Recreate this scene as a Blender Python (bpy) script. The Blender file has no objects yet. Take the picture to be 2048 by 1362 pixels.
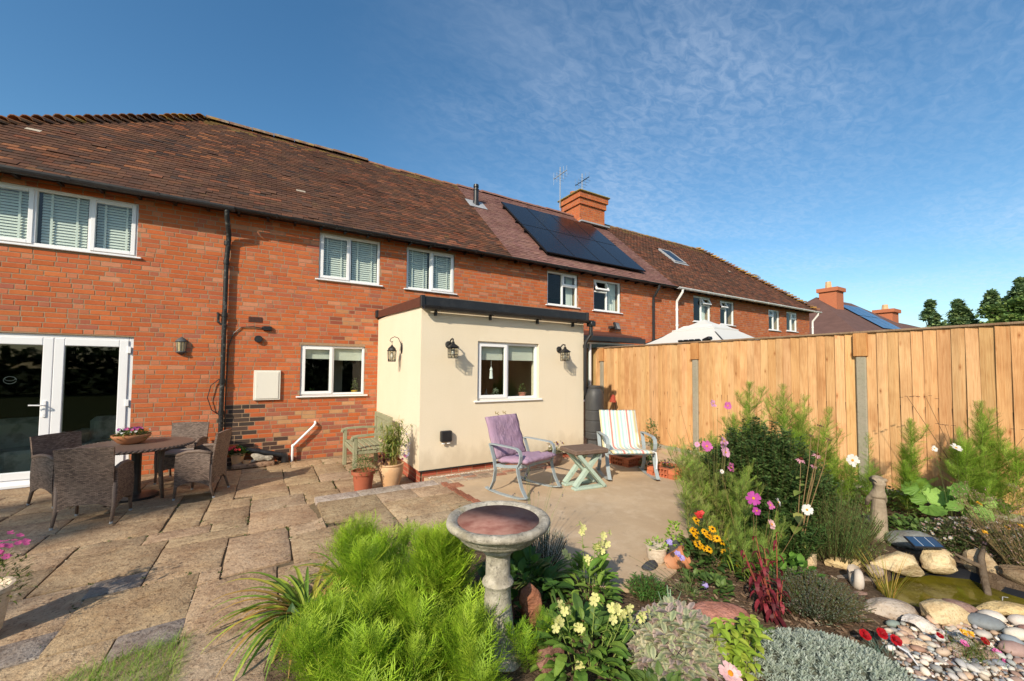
import bpy, math, random
import numpy as np
from mathutils import Vector, Matrix
rnd = random.Random(11)
rg = np.random.default_rng(5)
sc = bpy.context.scene
COL = sc.collection
PI = math.pi
R = math.radians

# ------------------------------------------------------------------ camera, sky, sun, exposure
cam_d = bpy.data.cameras.new('camera')
cam = bpy.data.objects.new('camera', cam_d)
COL.objects.link(cam)
cam_d.sensor_width = 36.0
cam_d.lens = 14.055
cam_d.shift_y = 0.0132
cam_d.clip_start = 0.05
cam_d.clip_end = 2000
_r = Vector((0.85439407, -0.51956699, 0.00780474))
_u = Vector((-0.02672158, -0.02893192, 0.99922415))
_f = Vector((0.51893808, 0.85393975, 0.03860291))
_m = Matrix((( _r.x, _u.x, -_f.x, 0.0), (_r.y, _u.y, -_f.y, -8.1967), (_r.z, _u.z, -_f.z, 1.65), (0, 0, 0, 1)))
cam.matrix_world = _m
sc.camera = cam

SUN = Vector((-0.66, -0.45, 0.50)).normalized()
sun_d = bpy.data.lights.new('sun', 'SUN')
sun_d.energy = 4.1
sun_d.angle = R(0.9)
sun_d.color = (1.0, 0.88, 0.71)
sun = bpy.data.objects.new('sun', sun_d)
COL.objects.link(sun)
sun.location = SUN * 30
sun.rotation_euler = SUN.to_track_quat('Z', 'Y').to_euler()

world = bpy.data.worlds.new('World')
sc.world = world
world.use_nodes = True
wn = world.node_tree
wn.nodes.clear()
def N(nt, t, **kw):
    n = nt.nodes.new(t)
    for k, v in kw.items():
        if k in n.inputs: n.inputs[k].default_value = v
        else: setattr(n, k, v)
    return n
sky = N(wn, 'ShaderNodeTexSky')
sky.sky_type = 'NISHITA'
sky.sun_disc = False
sky.sun_elevation = math.asin(SUN.z)
sky.sun_rotation = math.atan2(SUN.x, SUN.y)
sky.air_density = 1.0
sky.dust_density = 0.9
sky.ozone_density = 2.2
tc = N(wn, 'ShaderNodeTexCoord')
sep = N(wn, 'ShaderNodeSeparateXYZ')
wn.links.new(tc.outputs['Generated'], sep.inputs[0])
def wmath(op, a, b=None, clamp=False):
    n = N(wn, 'ShaderNodeMath'); n.operation = op; n.use_clamp = clamp
    for i, v in enumerate((a, b)):
        if v is None: continue
        if isinstance(v, (int, float)): n.inputs[i].default_value = v
        else: wn.links.new(v, n.inputs[i])
    return n.outputs[0]
zc = wmath('ADD', wmath('MAXIMUM', sep.outputs['Z'], 0.0), 0.12)
px = wmath('DIVIDE', sep.outputs['X'], zc)
py = wmath('DIVIDE', sep.outputs['Y'], zc)
cmb = N(wn, 'ShaderNodeCombineXYZ')
wn.links.new(px, cmb.inputs[0]); wn.links.new(py, cmb.inputs[1])
def wnoise(scale, detail, rough, dist, mscale=(1, 1, 1), rot=0):
    mp = N(wn, 'ShaderNodeMapping')
    mp.inputs['Scale'].default_value = mscale
    mp.inputs['Rotation'].default_value = (0, 0, rot)
    wn.links.new(cmb.outputs[0], mp.inputs[0])
    n = N(wn, 'ShaderNodeTexNoise')
    n.inputs['Scale'].default_value = scale; n.inputs['Detail'].default_value = detail
    n.inputs['Roughness'].default_value = rough; n.inputs['Distortion'].default_value = dist
    wn.links.new(mp.outputs[0], n.inputs['Vector'])
    return n.outputs['Fac']
def wramp(v, a, b):
    n = N(wn, 'ShaderNodeMapRange'); n.interpolation_type = 'SMOOTHSTEP'
    n.inputs['From Min'].default_value = a; n.inputs['From Max'].default_value = b
    wn.links.new(v, n.inputs[0]); return n.outputs[0]
ripple = wramp(wnoise(21.0, 4, 0.62, 0.7, (1, 1.6, 1), 0.5), 0.30, 0.74)
patch = wramp(wnoise(0.9, 3, 0.5, 0.8, (1, 1.3, 1), 0.9), 0.40, 0.66)
veil = wramp(wnoise(0.55, 5, 0.6, 1.2, (1, 2.4, 1), 0.35), 0.46, 0.78)
# cloud sheet lies over the eastern half of the sky
east = wramp(wmath('SUBTRACT', wmath('MULTIPLY', sep.outputs['X'], 1.0), wmath('MULTIPLY', sep.outputs['Y'], 0.42)), -0.30, 0.34)
cl = wmath('MULTIPLY', wmath('MULTIPLY', wmath('ADD', wmath('MULTIPLY', ripple, 0.42), 0.16), wmath('ADD', wmath('MULTIPLY', patch, 0.55), 0.28)), east)
cl = wmath('ADD', cl, wmath('MULTIPLY', wmath('MULTIPLY', veil, east), 0.34), True)
hs = N(wn, 'ShaderNodeHueSaturation')
hs.inputs['Saturation'].default_value = 1.24
hs.inputs['Value'].default_value = 1.0
wn.links.new(sky.outputs[0], hs.inputs['Color'])
cm = N(wn, 'ShaderNodeMixRGB')
cm.inputs['Color2'].default_value = (4.6, 5.2, 6.1, 1)
wn.links.new(wmath('MULTIPLY', cl, 0.62), cm.inputs['Fac'])
tn = N(wn, 'ShaderNodeMixRGB'); tn.blend_type = 'MULTIPLY'; tn.inputs['Fac'].default_value = 1.0; tn.inputs['Color2'].default_value = (.93, 1.0, .93, 1)
wn.links.new(hs.outputs[0], tn.inputs['Color1'])
wn.links.new(tn.outputs[0], cm.inputs['Color1'])
bgn = N(wn, 'ShaderNodeBackground')
bgn.inputs['Strength'].default_value = 0.135
wn.links.new(cm.outputs[0], bgn.inputs['Color'])
wo = N(wn, 'ShaderNodeOutputWorld')
wn.links.new(bgn.outputs[0], wo.inputs[0])
sc.view_settings.view_transform = 'Standard'
sc.view_settings.look = 'None'
sc.view_settings.gamma = 1.0
sc.view_settings.use_curve_mapping = False
sc.view_settings.exposure = 0.4
sc.cycles.max_bounces = 7
sc.cycles.transparent_max_bounces = 12
sc.cycles.caustics_reflective = False
sc.cycles.caustics_refractive = False

# ------------------------------------------------------------------ objects and tags
def link(o, parent=None):
    COL.objects.link(o)
    if parent is not None: o.parent = parent
    return o
def tag(o, label=None, cat=None, group=None, kind=None):
    if label: o['label'] = label
    if cat: o['category'] = cat
    if group: o['group'] = group
    if kind: o['kind'] = kind
    return o
def thing(name, label, cat, loc=(0, 0, 0), rz=0.0, group=None):
    o = bpy.data.objects.new(name, None)
    o.empty_display_size = 0.1
    link(o)
    o.location = loc; o.rotation_euler = (0, 0, rz)
    return tag(o, label, cat, group)
def copy_tree(o, parent=None):
    c = o.copy(); COL.objects.link(c); c.parent = parent
    for ch in o.children: copy_tree(ch, c)
    return c

class MB:
    """collects shapes, then builds ONE mesh object"""
    def __init__(s): s.v = []; s.f = []; s.m = []; s.c = []
    def add(s, vs, fs, mi=0, col=None):
        n = len(s.v)
        s.v += [tuple(p) for p in vs]
        s.f += [tuple(i + n for i in f) for f in fs]
        s.m += [mi] * len(fs)
        s.c += [col or (0, 0, 0)] * len(vs)
        return s
    def box(s, x0, y0, z0, x1, y1, z1, mi=0, col=None, M=None):
        vs = [Vector(p) for p in ((x0,y0,z0),(x1,y0,z0),(x1,y1,z0),(x0,y1,z0),(x0,y0,z1),(x1,y0,z1),(x1,y1,z1),(x0,y1,z1))]
        if M is not None: vs = [M @ p for p in vs]
        return s.add(vs, [(0,3,2,1),(4,5,6,7),(0,1,5,4),(1,2,6,5),(2,3,7,6),(3,0,4,7)], mi, col)
    def cbox(s, x0, y0, z0, x1, y1, z1, c=0.005, mi=0, col=None, M=None):
        """box with chamfered edges: 24 corners"""
        c = min(c, (x1-x0)*.45, (y1-y0)*.45, (z1-z0)*.45)
        vs = []; X = (x0, x1); Y = (y0, y1); Z = (z0, z1)
        idx = {}
        for i in (0, 1):
            for j in (0, 1):
                for k in (0, 1):
                    sx, sy, sz = 1 - 2*i, 1 - 2*j, 1 - 2*k
                    for ax in range(3):
                        p = [X[i] + sx*c, Y[j] + sy*c, Z[k] + sz*c]
                        p[ax] = (X[i], Y[j], Z[k])[ax]
                        idx[(i, j, k, ax)] = len(vs); vs.append(Vector(p))
        fs = []
        for ax in range(3):
            a, b = [q for q in range(3) if q != ax]
            for s_ in (0, 1):
                q = []
                for (p1, p2) in ((0,0),(1,0),(1,1),(0,1)):
                    t = [0,0,0]; t[ax] = s_; t[a] = p1; t[b] = p2
                    q.append(idx[(t[0], t[1], t[2], ax)])
                fs.append(q)
        for ax in range(3):
            a, b = [q for q in range(3) if q != ax]
            for p1 in (0, 1):
                for p2 in (0, 1):
                    q = []
                    for (e, w) in ((0, a), (1, a), (1, b), (0, b)):
                        t = [0,0,0]; t[ax] = e; t[a] = p1; t[b] = p2
                        q.append(idx[(t[0], t[1], t[2], w)])
                    fs.append(q)
        for i in (0, 1):
            for j in (0, 1):
                for k in (0, 1):
                    fs.append([idx[(i, j, k, 0)], idx[(i, j, k, 1)], idx[(i, j, k, 2)]])
        # orient outwards
        cen = Vector(((x0+x1)/2, (y0+y1)/2, (z0+z1)/2)); out = []
        for f in fs:
            p = [vs[i] for i in f]; n = (p[1]-p[0]).cross(p[2]-p[0])
            m = sum(p, Vector()) / len(p)
            out.append(f if n.dot(m - cen) > 0 else f[::-1])
        if M is not None: vs = [M @ p for p in vs]
        return s.add(vs, out, mi, col)
    def tube(s, pts, r, seg=8, mi=0, col=None, cap=True):
        pts = [Vector(p) for p in pts]; n = len(pts)
        rs = r if isinstance(r, (list, tuple)) else [r] * n
        vs = []; fs = []; prev = None
        for i, p in enumerate(pts):
            d = (pts[min(i+1, n-1)] - pts[max(i-1, 0)]).normalized()
            if prev is None:
                a = d.cross(Vector((0, 0, 1)))
                if a.length < 1e-3: a = Vector((1, 0, 0))
            else: a = prev - d * prev.dot(d)
            a.normalize(); prev = a; b = d.cross(a)
            for k in range(seg):
                t = 2*PI*k/seg
                vs.append(p + (a*math.cos(t) + b*math.sin(t)) * rs[i])
        for i in range(n-1):
            for k in range(seg):
                k2 = (k+1) % seg
                fs.append((i*seg+k, i*seg+k2, (i+1)*seg+k2, (i+1)*seg+k))
        if cap:
            fs.append(tuple(range(seg))[::-1]); fs.append(tuple((n-1)*seg + k for k in range(seg)))
        return s.add(vs, fs, mi, col)
    def bar(s, pts, w, t, up=(0, 0, 1), mi=0, col=None):
        """flat bar of width w along 'side' and thickness t swept through pts; side = fixed axis 'up'"""
        pts = [Vector(p) for p in pts]; n = len(pts); side = Vector(up).normalized()
        vs = []; fs = []
        for i, p in enumerate(pts):
            d = (pts[min(i+1, n-1)] - pts[max(i-1, 0)]).normalized()
            nn = d.cross(side)
            nn = nn.normalized() if nn.length > 1e-6 else Vector((1, 0, 0))
            for (a, b) in ((-1,-1),(1,-1),(1,1),(-1,1)):
                vs.append(p + side*(a*w/2) + nn*(b*t/2))
        for i in range(n-1):
            for k in range(4):
                k2 = (k+1) % 4
                fs.append((i*4+k, i*4+k2, (i+1)*4+k2, (i+1)*4+k))
        fs.append((3,2,1,0)); fs.append(tuple((n-1)*4+k for k in range(4)))
        return s.add(vs, fs, mi, col)
    def lathe(s, prof, seg=20, cx=0, cy=0, cz=0, mi=0, col=None, sx=1, sy=1):
        vs = []; fs = []
        for (r, z) in prof:
            for k in range(seg):
                t = 2*PI*k/seg
                vs.append((cx + r*sx*math.cos(t), cy + r*sy*math.sin(t), cz + z))
        n = len(prof)
        for i in range(n-1):
            for k in range(seg):
                k2 = (k+1) % seg
                fs.append((i*seg+k, i*seg+k2, (i+1)*seg+k2, (i+1)*seg+k))
        if prof[0][0] > 1e-4: fs.append(tuple(range(seg))[::-1])
        if prof[-1][0] > 1e-4: fs.append(tuple((n-1)*seg+k for k in range(seg)))
        return s.add(vs, fs, mi, col)
    def poly(s, pts, z0, z1, mi=0, col=None):
        n = len(pts)
        vs = [(x, y, z0) for x, y in pts] + [(x, y, z1) for x, y in pts]
        fs = [tuple(range(n))[::-1], tuple(range(n, 2*n))]
        fs += [(k, (k+1) % n, n + (k+1) % n, n + k) for k in range(n)]
        return s.add(vs, fs, mi, col)
    def mesh(s, name, mats, smooth=False):
        me = bpy.data.meshes.new(name)
        me.from_pydata(s.v, [], s.f)
        for m in (mats if isinstance(mats, (list, tuple)) else [mats]): me.materials.append(m)
        if any(s.m): me.polygons.foreach_set('material_index', s.m)
        if any(c != (0, 0, 0) for c in s.c):
            at = me.color_attributes.new('col', 'FLOAT_COLOR', 'POINT')
            at.data.foreach_set('color', np.array([(a, b, c, 1) for a, b, c in s.c], 'f').ravel())
        me.polygons.foreach_set('use_smooth', [bool(smooth)]*len(me.polygons))
        me.update()
        return me
    def build(s, name, mats, parent=None, smooth=False, angle=None, **tg):
        me = s.mesh(name, mats, smooth or angle is not None)
        if angle is not None:
            me.set_sharp_from_angle(angle=R(angle))
        o = link(bpy.data.objects.new(name, me), parent)
        o.color = (0, 0, 0, 1)
        return tag(o, **tg)

def np_mesh(name, V, F, C, mat, parent=None, smooth=False, **tg):
    """V (n,3), F (m,3|4), C (n,3)"""
    me = bpy.data.meshes.new(name)
    V = np.asarray(V, 'f'); F = np.asarray(F, 'i'); k = F.shape[1]
    me.vertices.add(len(V)); me.vertices.foreach_set('co', V.ravel())
    me.loops.add(F.size); me.loops.foreach_set('vertex_index', F.ravel())
    me.polygons.add(len(F))
    me.polygons.foreach_set('loop_start', np.arange(0, F.size, k, dtype='i'))
    me.polygons.foreach_set('loop_total', np.full(len(F), k, 'i'))
    me.update(calc_edges=True)
    me.polygons.foreach_set('use_smooth', np.full(len(F), bool(smooth)))
    if C is not None:
        at = me.color_attributes.new('col', 'FLOAT_COLOR', 'POINT')
        at.data.foreach_set('color', np.concatenate([C, np.ones((len(C), 1))], 1).astype('f').ravel())
    me.materials.append(mat)
    o = link(bpy.data.objects.new(name, me), parent)
    o.color = (0, 0, 0, 1)
    return tag(o, **tg)

# ------------------------------------------------------------------ materials
def links(nt, a, b): nt.links.new(a, b)
def new_mat(name):
    m = bpy.data.materials.new(name); m.use_nodes = True
    nt = m.node_tree; nt.nodes.clear()
    out = N(nt, 'ShaderNodeOutputMaterial')
    return m, nt, out
def mnoise(nt, vec, scale, detail=3, rough=0.55, stretch=None):
    if stretch:
        mp = N(nt, 'ShaderNodeMapping'); mp.inputs['Scale'].default_value = stretch
        links(nt, vec, mp.inputs[0]); vec = mp.outputs[0]
    n = N(nt, 'ShaderNodeTexNoise'); n.inputs['Scale'].default_value = scale
    n.inputs['Detail'].default_value = detail; n.inputs['Roughness'].default_value = rough
    links(nt, vec, n.inputs['Vector']); return n.outputs['Fac']
def mrange(nt, v, a, b, c=0.0, d=1.0):
    n = N(nt, 'ShaderNodeMapRange')
    for k, x in zip(('From Min', 'From Max', 'To Min', 'To Max'), (a, b, c, d)): n.inputs[k].default_value = x
    links(nt, v, n.inputs[0]); return n.outputs[0]
def mmix(nt, fac, a, b, mode='MIX'):
    n = N(nt, 'ShaderNodeMixRGB'); n.blend_type = mode
    for i, v in enumerate((fac, a, b)):
        if isinstance(v, (int, float)): n.inputs[i].default_value = v
        elif isinstance(v, tuple): n.inputs[i].default_value = (*v[:3], 1)
        else: links(nt, v, n.inputs[i])
    return n.outputs[0]
def mmath(nt, op, a, b=0.0, c=None):
    n = N(nt, 'ShaderNodeMath'); n.operation = op
    for i, v in enumerate((a, b) if c is None else (a, b, c)):
        if isinstance(v, (int, float)): n.inputs[i].default_value = v
        else: links(nt, v, n.inputs[i])
    return n.outputs[0]
def surf(name, col, rough=0.7, tint=False, layers=(), bump=(), spec=0.3, metal=0.0, coords='Object', world=False, transl=0.0, coat=0.0):
    """layers: (scale, lo, hi, colour, strength, stretch) blotches mixed over the colour; bump: (scale, strength, distance, stretch)"""
    m, nt, out = new_mat(name)
    if world:
        g = N(nt, 'ShaderNodeNewGeometry'); vec = g.outputs['Position']
    else:
        t = N(nt, 'ShaderNodeTexCoord'); vec = t.outputs[coords]
    p = N(nt, 'ShaderNodeBsdfPrincipled')
    p.inputs['Roughness'].default_value = rough
    p.inputs['Specular IOR Level'].default_value = spec
    p.inputs['Metallic'].default_value = metal
    p.inputs['Coat Weight'].default_value = coat
    if tint:
        a = N(nt, 'ShaderNodeAttribute'); a.attribute_name = 'col'
        oi = N(nt, 'ShaderNodeObjectInfo')
        c = mmix(nt, 1.0, a.outputs['Color'], oi.outputs['Color'], 'ADD')
        if col is not None: c = mmix(nt, 1.0, c, col, 'MULTIPLY')
    else:
        rgb = N(nt, 'ShaderNodeRGB'); rgb.outputs[0].default_value = (*col, 1); c = rgb.outputs[0]
    for L in layers:
        sc_, lo, hi, lc, st = L[:5]; stretch = L[5] if len(L) > 5 else None
        mode = L[6] if len(L) > 6 else 'MIX'
        f = mnoise(nt, vec, sc_, 4, 0.6, stretch)
        f = mrange(nt, f, lo, hi, 0, st)
        c = mmix(nt, f, c, lc, mode)
    links(nt, c, p.inputs['Base Color'])
    last = None
    for B in bump:
        bs, st, ds = B[:3]; stretch = B[3] if len(B) > 3 else None
        h = mnoise(nt, vec, bs, 4, 0.65, stretch)
        b = N(nt, 'ShaderNodeBump'); b.inputs['Strength'].default_value = st; b.inputs['Distance'].default_value = ds
        links(nt, h, b.inputs['Height'])
        if last is not None: links(nt, last, b.inputs['Normal'])
        last = b.outputs[0]
    if last is not None: links(nt, last, p.inputs['Normal'])
    sh = p.outputs[0]
    if transl > 0:
        tr = N(nt, 'ShaderNodeBsdfTranslucent'); links(nt, c, tr.inputs['Color'])
        mx = N(nt, 'ShaderNodeMixShader'); mx.inputs[0].default_value = transl
        links(nt, sh, mx.inputs[1]); links(nt, tr.outputs[0], mx.inputs[2]); sh = mx.outputs[0]
    links(nt, sh, out.inputs[0])
    return m
def glass(name, tint=(0.9, 0.95, 0.93), extra=0.05):
    m, nt, out = new_mat(name)
    t = N(nt, 'ShaderNodeBsdfTransparent'); t.inputs[0].default_value = (*tint, 1)
    g = N(nt, 'ShaderNodeBsdfGlossy'); g.inputs['Roughness'].default_value = 0.02
    lw = N(nt, 'ShaderNodeFresnel'); lw.inputs['IOR'].default_value = 1.55
    gm = N(nt, 'ShaderNodeNewGeometry')
    f = mmath(nt, 'MULTIPLY', mmath(nt, 'ADD', lw.outputs[0], extra), mmath(nt, 'SUBTRACT', 1.0, gm.outputs['Backfacing']))
    mx = N(nt, 'ShaderNodeMixShader'); links(nt, f, mx.inputs[0])
    links(nt, t.outputs[0], mx.inputs[1]); links(nt, g.outputs[0], mx.inputs[2])
    links(nt, mx.outputs[0], out.inputs[0]); return m
M = {}
M['brick'] = surf('brick', (1, 1, 1), 0.9, True, [(9, .45, .75, (.72, .62, .58), .4, None, 'MULTIPLY'), (60, .35, .75, (.78, .7, .66), .4, None, 'MULTIPLY'), (1.1, .45, .7, (.80, .76, .76), .5, None, 'MULTIPLY'), (3.3, .58, .8, (1.1, 1.35, 1.5), .5, None, 'MULTIPLY')], [(90, .5, .003)], .15, world=True)
M['mortar'] = surf('mortar', (.31, .20, .12), .95, False, [(1.3, .45, .7, (.33, .21, .13), .7), (30, .4, .7, (.42, .32, .22), .5)], [(50, .5, .004)], .1, world=True)
M['tile'] = surf('roof_tile', (1, 1, 1), .88, True, [(1.1, .45, .7, (.55, .5, .5), .6, None, 'MULTIPLY'), (25, .4, .8, (.6, .55, .5), .6, None, 'MULTIPLY'), (3.5, .62, .8, (.22, .16, .06), .35)], [(40, .5, .006)], .12, world=True)
M['underlay'] = surf('roof_underlay', (.03, .022, .018), .95)
M['ridge'] = surf('ridge_tile', (.20, .11, .075), .9, False, [(7, .45, .7, (.36, .30, .20), .8), (4, .5, .65, (.34, .20, .04), .8), (30, .5, .8, (.1, .08, .06), .7)], [(30, .7, .01)], .1, world=True)
M['stone'] = surf('paving_stone', (1, 1, 1), .86, True, [(2.3, .38, .72, (.62, .53, .50), .8, None, 'MULTIPLY'), (14, .46, .74, (.62, .55, .50), .8, None, 'MULTIPLY'), (48, .55, .68, (.25, .20, .18), .8, None, 'MULTIPLY'), (19, .60, .70, (.42, .36, .33), .6, None, 'MULTIPLY'), (33, .67, .74, (.62, .56, .44), .5), (5, .55, .8, (1.25, 1.15, .95), .5, None, 'MULTIPLY')], [(6, .55, .03), (26, .75, .018), (90, .5, .006)], .18, world=True)
M['slab'] = surf('concrete_slab', (.54, .405, .265), .9, False, [(.5, .46, .62, (.42, .31, .20), .6), (17, .58, .72, (.36, .27, .19), .45), (2.6, .6, .72, (.64, .52, .38), .6), (1.4, .35, .7, (.43, .31, .20), .9), (5, .5, .75, (.60, .47, .33), .6), (.8, .55, .7, (.34, .27, .19), .5), (70, .6, .75, (.32, .25, .18), .6)], [(9, .3, .01), (80, .5, .004)], .15, world=True)
M['render'] = surf('cream_render', (.79, .69, .53), .92, False, [(1.5, .4, .7, (.75, .645, .475), .5), (.9, .5, .75, (.70, .60, .44), .4, (1, 1, .3)), (110, .45, .7, (.66, .56, .41), .5)], [(110, .9, .006), (12, .15, .01)], .1, world=True)
def foot_dirt(m):
    nt = m.node_tree; p = [n for n in nt.nodes if n.type == 'BSDF_PRINCIPLED'][0]; src = p.inputs['Base Color'].links[0].from_socket
    g = N(nt, 'ShaderNodeNewGeometry'); s_ = N(nt, 'ShaderNodeSeparateXYZ'); links(nt, g.outputs['Position'], s_.inputs[0])
    n1 = mnoise(nt, g.outputs['Position'], 6, 4, .6, (1, 1, .5))
    lim = mmath(nt, 'ADD', .14, mmath(nt, 'MULTIPLY', n1, .55))
    f = mrange(nt, mmath(nt, 'SUBTRACT', s_.outputs[2], lim), .12, -.12, 0, .38)
    c = mmix(nt, f, src, (.40, .31, .20))
    n2 = mnoise(nt, g.outputs['Position'], 9, 3, .6, (1, 1, .07)); f2 = mrange(nt, n2, .60, .76, 0, .07)
    links(nt, mmix(nt, f2, c, (.50, .42, .31)), p.inputs['Base Color'])
foot_dirt(M['render'])
M['upvc'] = surf('white_plastic', (.80, .80, .81), .32, False, [(4, .5, .8, (.74, .74, .74), .3)], (), .45)
M['upvc2'] = surf('white_gutter', (.76, .75, .73), .45, False, [(3, .45, .75, (.6, .58, .54), .5)], (), .4)
M['glass'] = glass('window_glass', (.93, .97, .95), .0)
M['glass_door'] = glass('door_glass', (.80, .85, .83), .02)
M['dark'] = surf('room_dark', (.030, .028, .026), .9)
M['room'] = surf('room_wall', (.30, .26, .22), .9)
M['blind'] = surf('blind_slat', (.85, .85, .82), .5, transl=.2)
M['cloth_blind'] = surf('roller_blind', (.72, .70, .64), .8, transl=.2)
M['black'] = surf('black_plastic', (.018, .018, .02), .38, False, [(9, .5, .8, (.05, .05, .05), .5)], (), .4)
M['black_iron'] = surf('painted_iron', (.014, .014, .014), .55, False, [(16, .56, .66, (.25, .25, .23), .35), (40, .5, .8, (.06, .05, .04), .5)], [(60, .3, .003)], .35)
M['butt'] = surf('water_butt_plastic', (.045, .045, .047), .5, False, [(3, .4, .7, (.07, .068, .065), .6), (9, .55, .8, (.10, .095, .08), .4, (1, 1, .3))], (), .35)
def fence_wood():
    m, nt, out = new_mat('fence_wood')
    t = N(nt, 'ShaderNodeTexCoord'); oi = N(nt, 'ShaderNodeObjectInfo')
    off = N(nt, 'ShaderNodeVectorMath'); off.operation = 'ADD'
    cx = N(nt, 'ShaderNodeCombineXYZ'); r = mmath(nt, 'MULTIPLY', oi.outputs['Random'], 37.0)
    links(nt, r, cx.inputs[0]); links(nt, r, cx.inputs[1]); links(nt, r, cx.inputs[2])
    links(nt, t.outputs['Object'], off.inputs[0]); links(nt, cx.outputs[0], off.inputs[1]); v = off.outputs[0]
    at = N(nt, 'ShaderNodeAttribute'); at.attribute_name = 'col'
    c = mmix(nt, 1.0, at.outputs['Color'], oi.outputs['Color'], 'ADD')
    warp = mnoise(nt, v, 3.0, 2, .5, (2, 2, 1))
    g = mnoise(nt, v, 20, 3, .6, (5, 5, .16)); c = mmix(nt, mrange(nt, g, .45, .72, 0, .6), c, (.66, .49, .36), 'MULTIPLY')
    g2 = mnoise(nt, v, 60, 2, .6, (4, 4, .12)); c = mmix(nt, mrange(nt, g2, .42, .7, 0, .4), c, (.80, .68, .56), 'MULTIPLY')
    g3 = mnoise(nt, v, 1.6, 3, .6, (2, 2, 1)); c = mmix(nt, mrange(nt, g3, .48, .66, 0, .6), c, (.68, .56, .48), 'MULTIPLY')
    g4 = mnoise(nt, v, 2.3, 3, .6, (2, 2, .7)); c = mmix(nt, mrange(nt, g4, .52, .72, 0, .45), c, (1.18, 1.22, 1.25), 'MULTIPLY')
    vo = N(nt, 'ShaderNodeTexVoronoi'); vo.inputs['Scale'].default_value = 5.2
    mp = N(nt, 'ShaderNodeMapping'); mp.inputs['Scale'].default_value = (1.6, 1.6, .62); links(nt, v, mp.inputs[0]); links(nt, mp.outputs[0], vo.inputs['Vector'])
    ring = mrange(nt, vo.outputs['Distance'], .16, .05, 0, 1); c = mmix(nt, mmath(nt, 'MULTIPLY', ring, .6), c, (.50, .27, .13), 'MULTIPLY')
    knot = mrange(nt, vo.outputs['Distance'], .055, .03, 0, 1); c = mmix(nt, mmath(nt, 'MULTIPLY', knot, .75), c, (.10, .045, .02))
    # dark drip below the nail of each board
    s = N(nt, 'ShaderNodeSeparateXYZ'); links(nt, t.outputs['Object'], s.inputs[0])
    ay = mmath(nt, 'ABSOLUTE', mmath(nt, 'ADD', s.outputs[1], .040))
    my = mrange(nt, ay, .0065, .002, 0, 1)
    z1 = mrange(nt, s.outputs[2], .92, 1.05, 0, 1); z2 = mrange(nt, s.outputs[2], 1.075, 1.07, 0, 1)
    dr = mmath(nt, 'MULTIPLY', mmath(nt, 'MULTIPLY', my, z1), z2)
    c = mmix(nt, mmath(nt, 'MULTIPLY', dr, .85), c, (.06, .04, .03))
    p = N(nt, 'ShaderNodeBsdfPrincipled'); links(nt, c, p.inputs['Base Color']); p.inputs['Roughness'].default_value = .85; p.inputs['Specular IOR Level'].default_value = .15
    bp = N(nt, 'ShaderNodeBump'); bp.inputs['Strength'].default_value = .6; bp.inputs['Distance'].default_value = .006; links(nt, g, bp.inputs['Height'])
    bp2 = N(nt, 'ShaderNodeBump'); bp2.inputs['Strength'].default_value = .35; bp2.inputs['Distance'].default_value = .03; links(nt, mnoise(nt, v, 4, 2, .5, (2, 2, .8)), bp2.inputs['Height']); links(nt, bp.outputs[0], bp2.inputs['Normal'])
    links(nt, bp2.outputs[0], p.inputs['Normal']); links(nt, p.outputs[0], out.inputs[0]); return m
M['wood'] = fence_wood()
M['concrete'] = surf('concrete', (.33, .295, .23), .92, False, [(5, .4, .7, (.26, .25, .18), .7), (40, .5, .75, (.22, .19, .15), .6), (2.2, .5, .7, (.30, .30, .2), .5)], [(30, .5, .008), (110, .5, .004)], .1, world=True)
M['panel'] = surf('solar_glass', (.004, .005, .008), .22, False, (), (), .32)
M['panel_frame'] = surf('solar_frame', (.012, .012, .014), .4)
M['lead'] = surf('lead', (.30, .31, .33), .55, False, [(6, .4, .7, (.42, .42, .42), .6)], [(20, .3, .005)])
M['alu'] = surf('aluminium', (.32, .33, .34), .5)
M['terracotta'] = surf('terracotta', (.46, .185, .085), .85, False, [(5, .45, .7, (.56, .33, .20), .7), (20, .5, .75, (.34, .14, .07), .5)], [(50, .3, .003)], .2)
M['terracotta_pale'] = surf('terracotta_pale', (.60, .36, .19), .9, False, [(6, .45, .7, (.68, .50, .32), .7), (25, .5, .8, (.45, .25, .13), .5)], [(40, .3, .004)], .15)
M['soil'] = surf('soil', (.095, .065, .042), .98, False, [(9, .42, .7, (.13, .09, .06), .8), (40, .5, .7, (.20, .15, .10), .5)], [(12, .9, .04), (60, .8, .01)], .05, world=True)
M['lawn'] = surf('lawn_ground', (.06, .085, .025), .95, False, [(.6, .4, .7, (.09, .10, .03), .7)], [(20, .8, .03)], .05, world=True)
M['leaf'] = surf('leaf', (1, 1, 1), .55, True, [(30, .4, .8, (.8, .8, .7), .4, None, 'MULTIPLY')], (), .35, transl=.33)
M['leaf_far'] = surf('leaf_far', (1, 1, 1), .7, True, (), (), .15, transl=.25)
M['petal'] = surf('petal', (1, 1, 1), .6, True, (), (), .2, transl=.35)
M['stem'] = surf('stem', (1, 1, 1), .7, True, (), (), .2)
M['bark'] = surf('bark', (.10, .07, .045), .95, False, [(12, .4, .7, (.2, .16, .12), .7)], [(20, .9, .02)], .1)
M['rock'] = surf('rock', (1, 1, 1), .88, True, [(7, .42, .66, (.60, .50, .42), .8, (1, 1, 3), 'MULTIPLY'), (22, .5, .75, (1.15, 1.05, .9), .6, None, 'MULTIPLY'), (70, .52, .7, (.5, .45, .38), .7, None, 'MULTIPLY')], [(12, .7, .03, (1, 1, 2)), (55, .8, .010)], .12)
M['pebble'] = surf('pebble', (1, 1, 1), .62, True, [(22, .45, .7, (.75, .7, .66), .6, None, 'MULTIPLY'), (90, .55, .7, (.7, .66, .6), .4, None, 'MULTIPLY')], (), .35, world=True)
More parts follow.
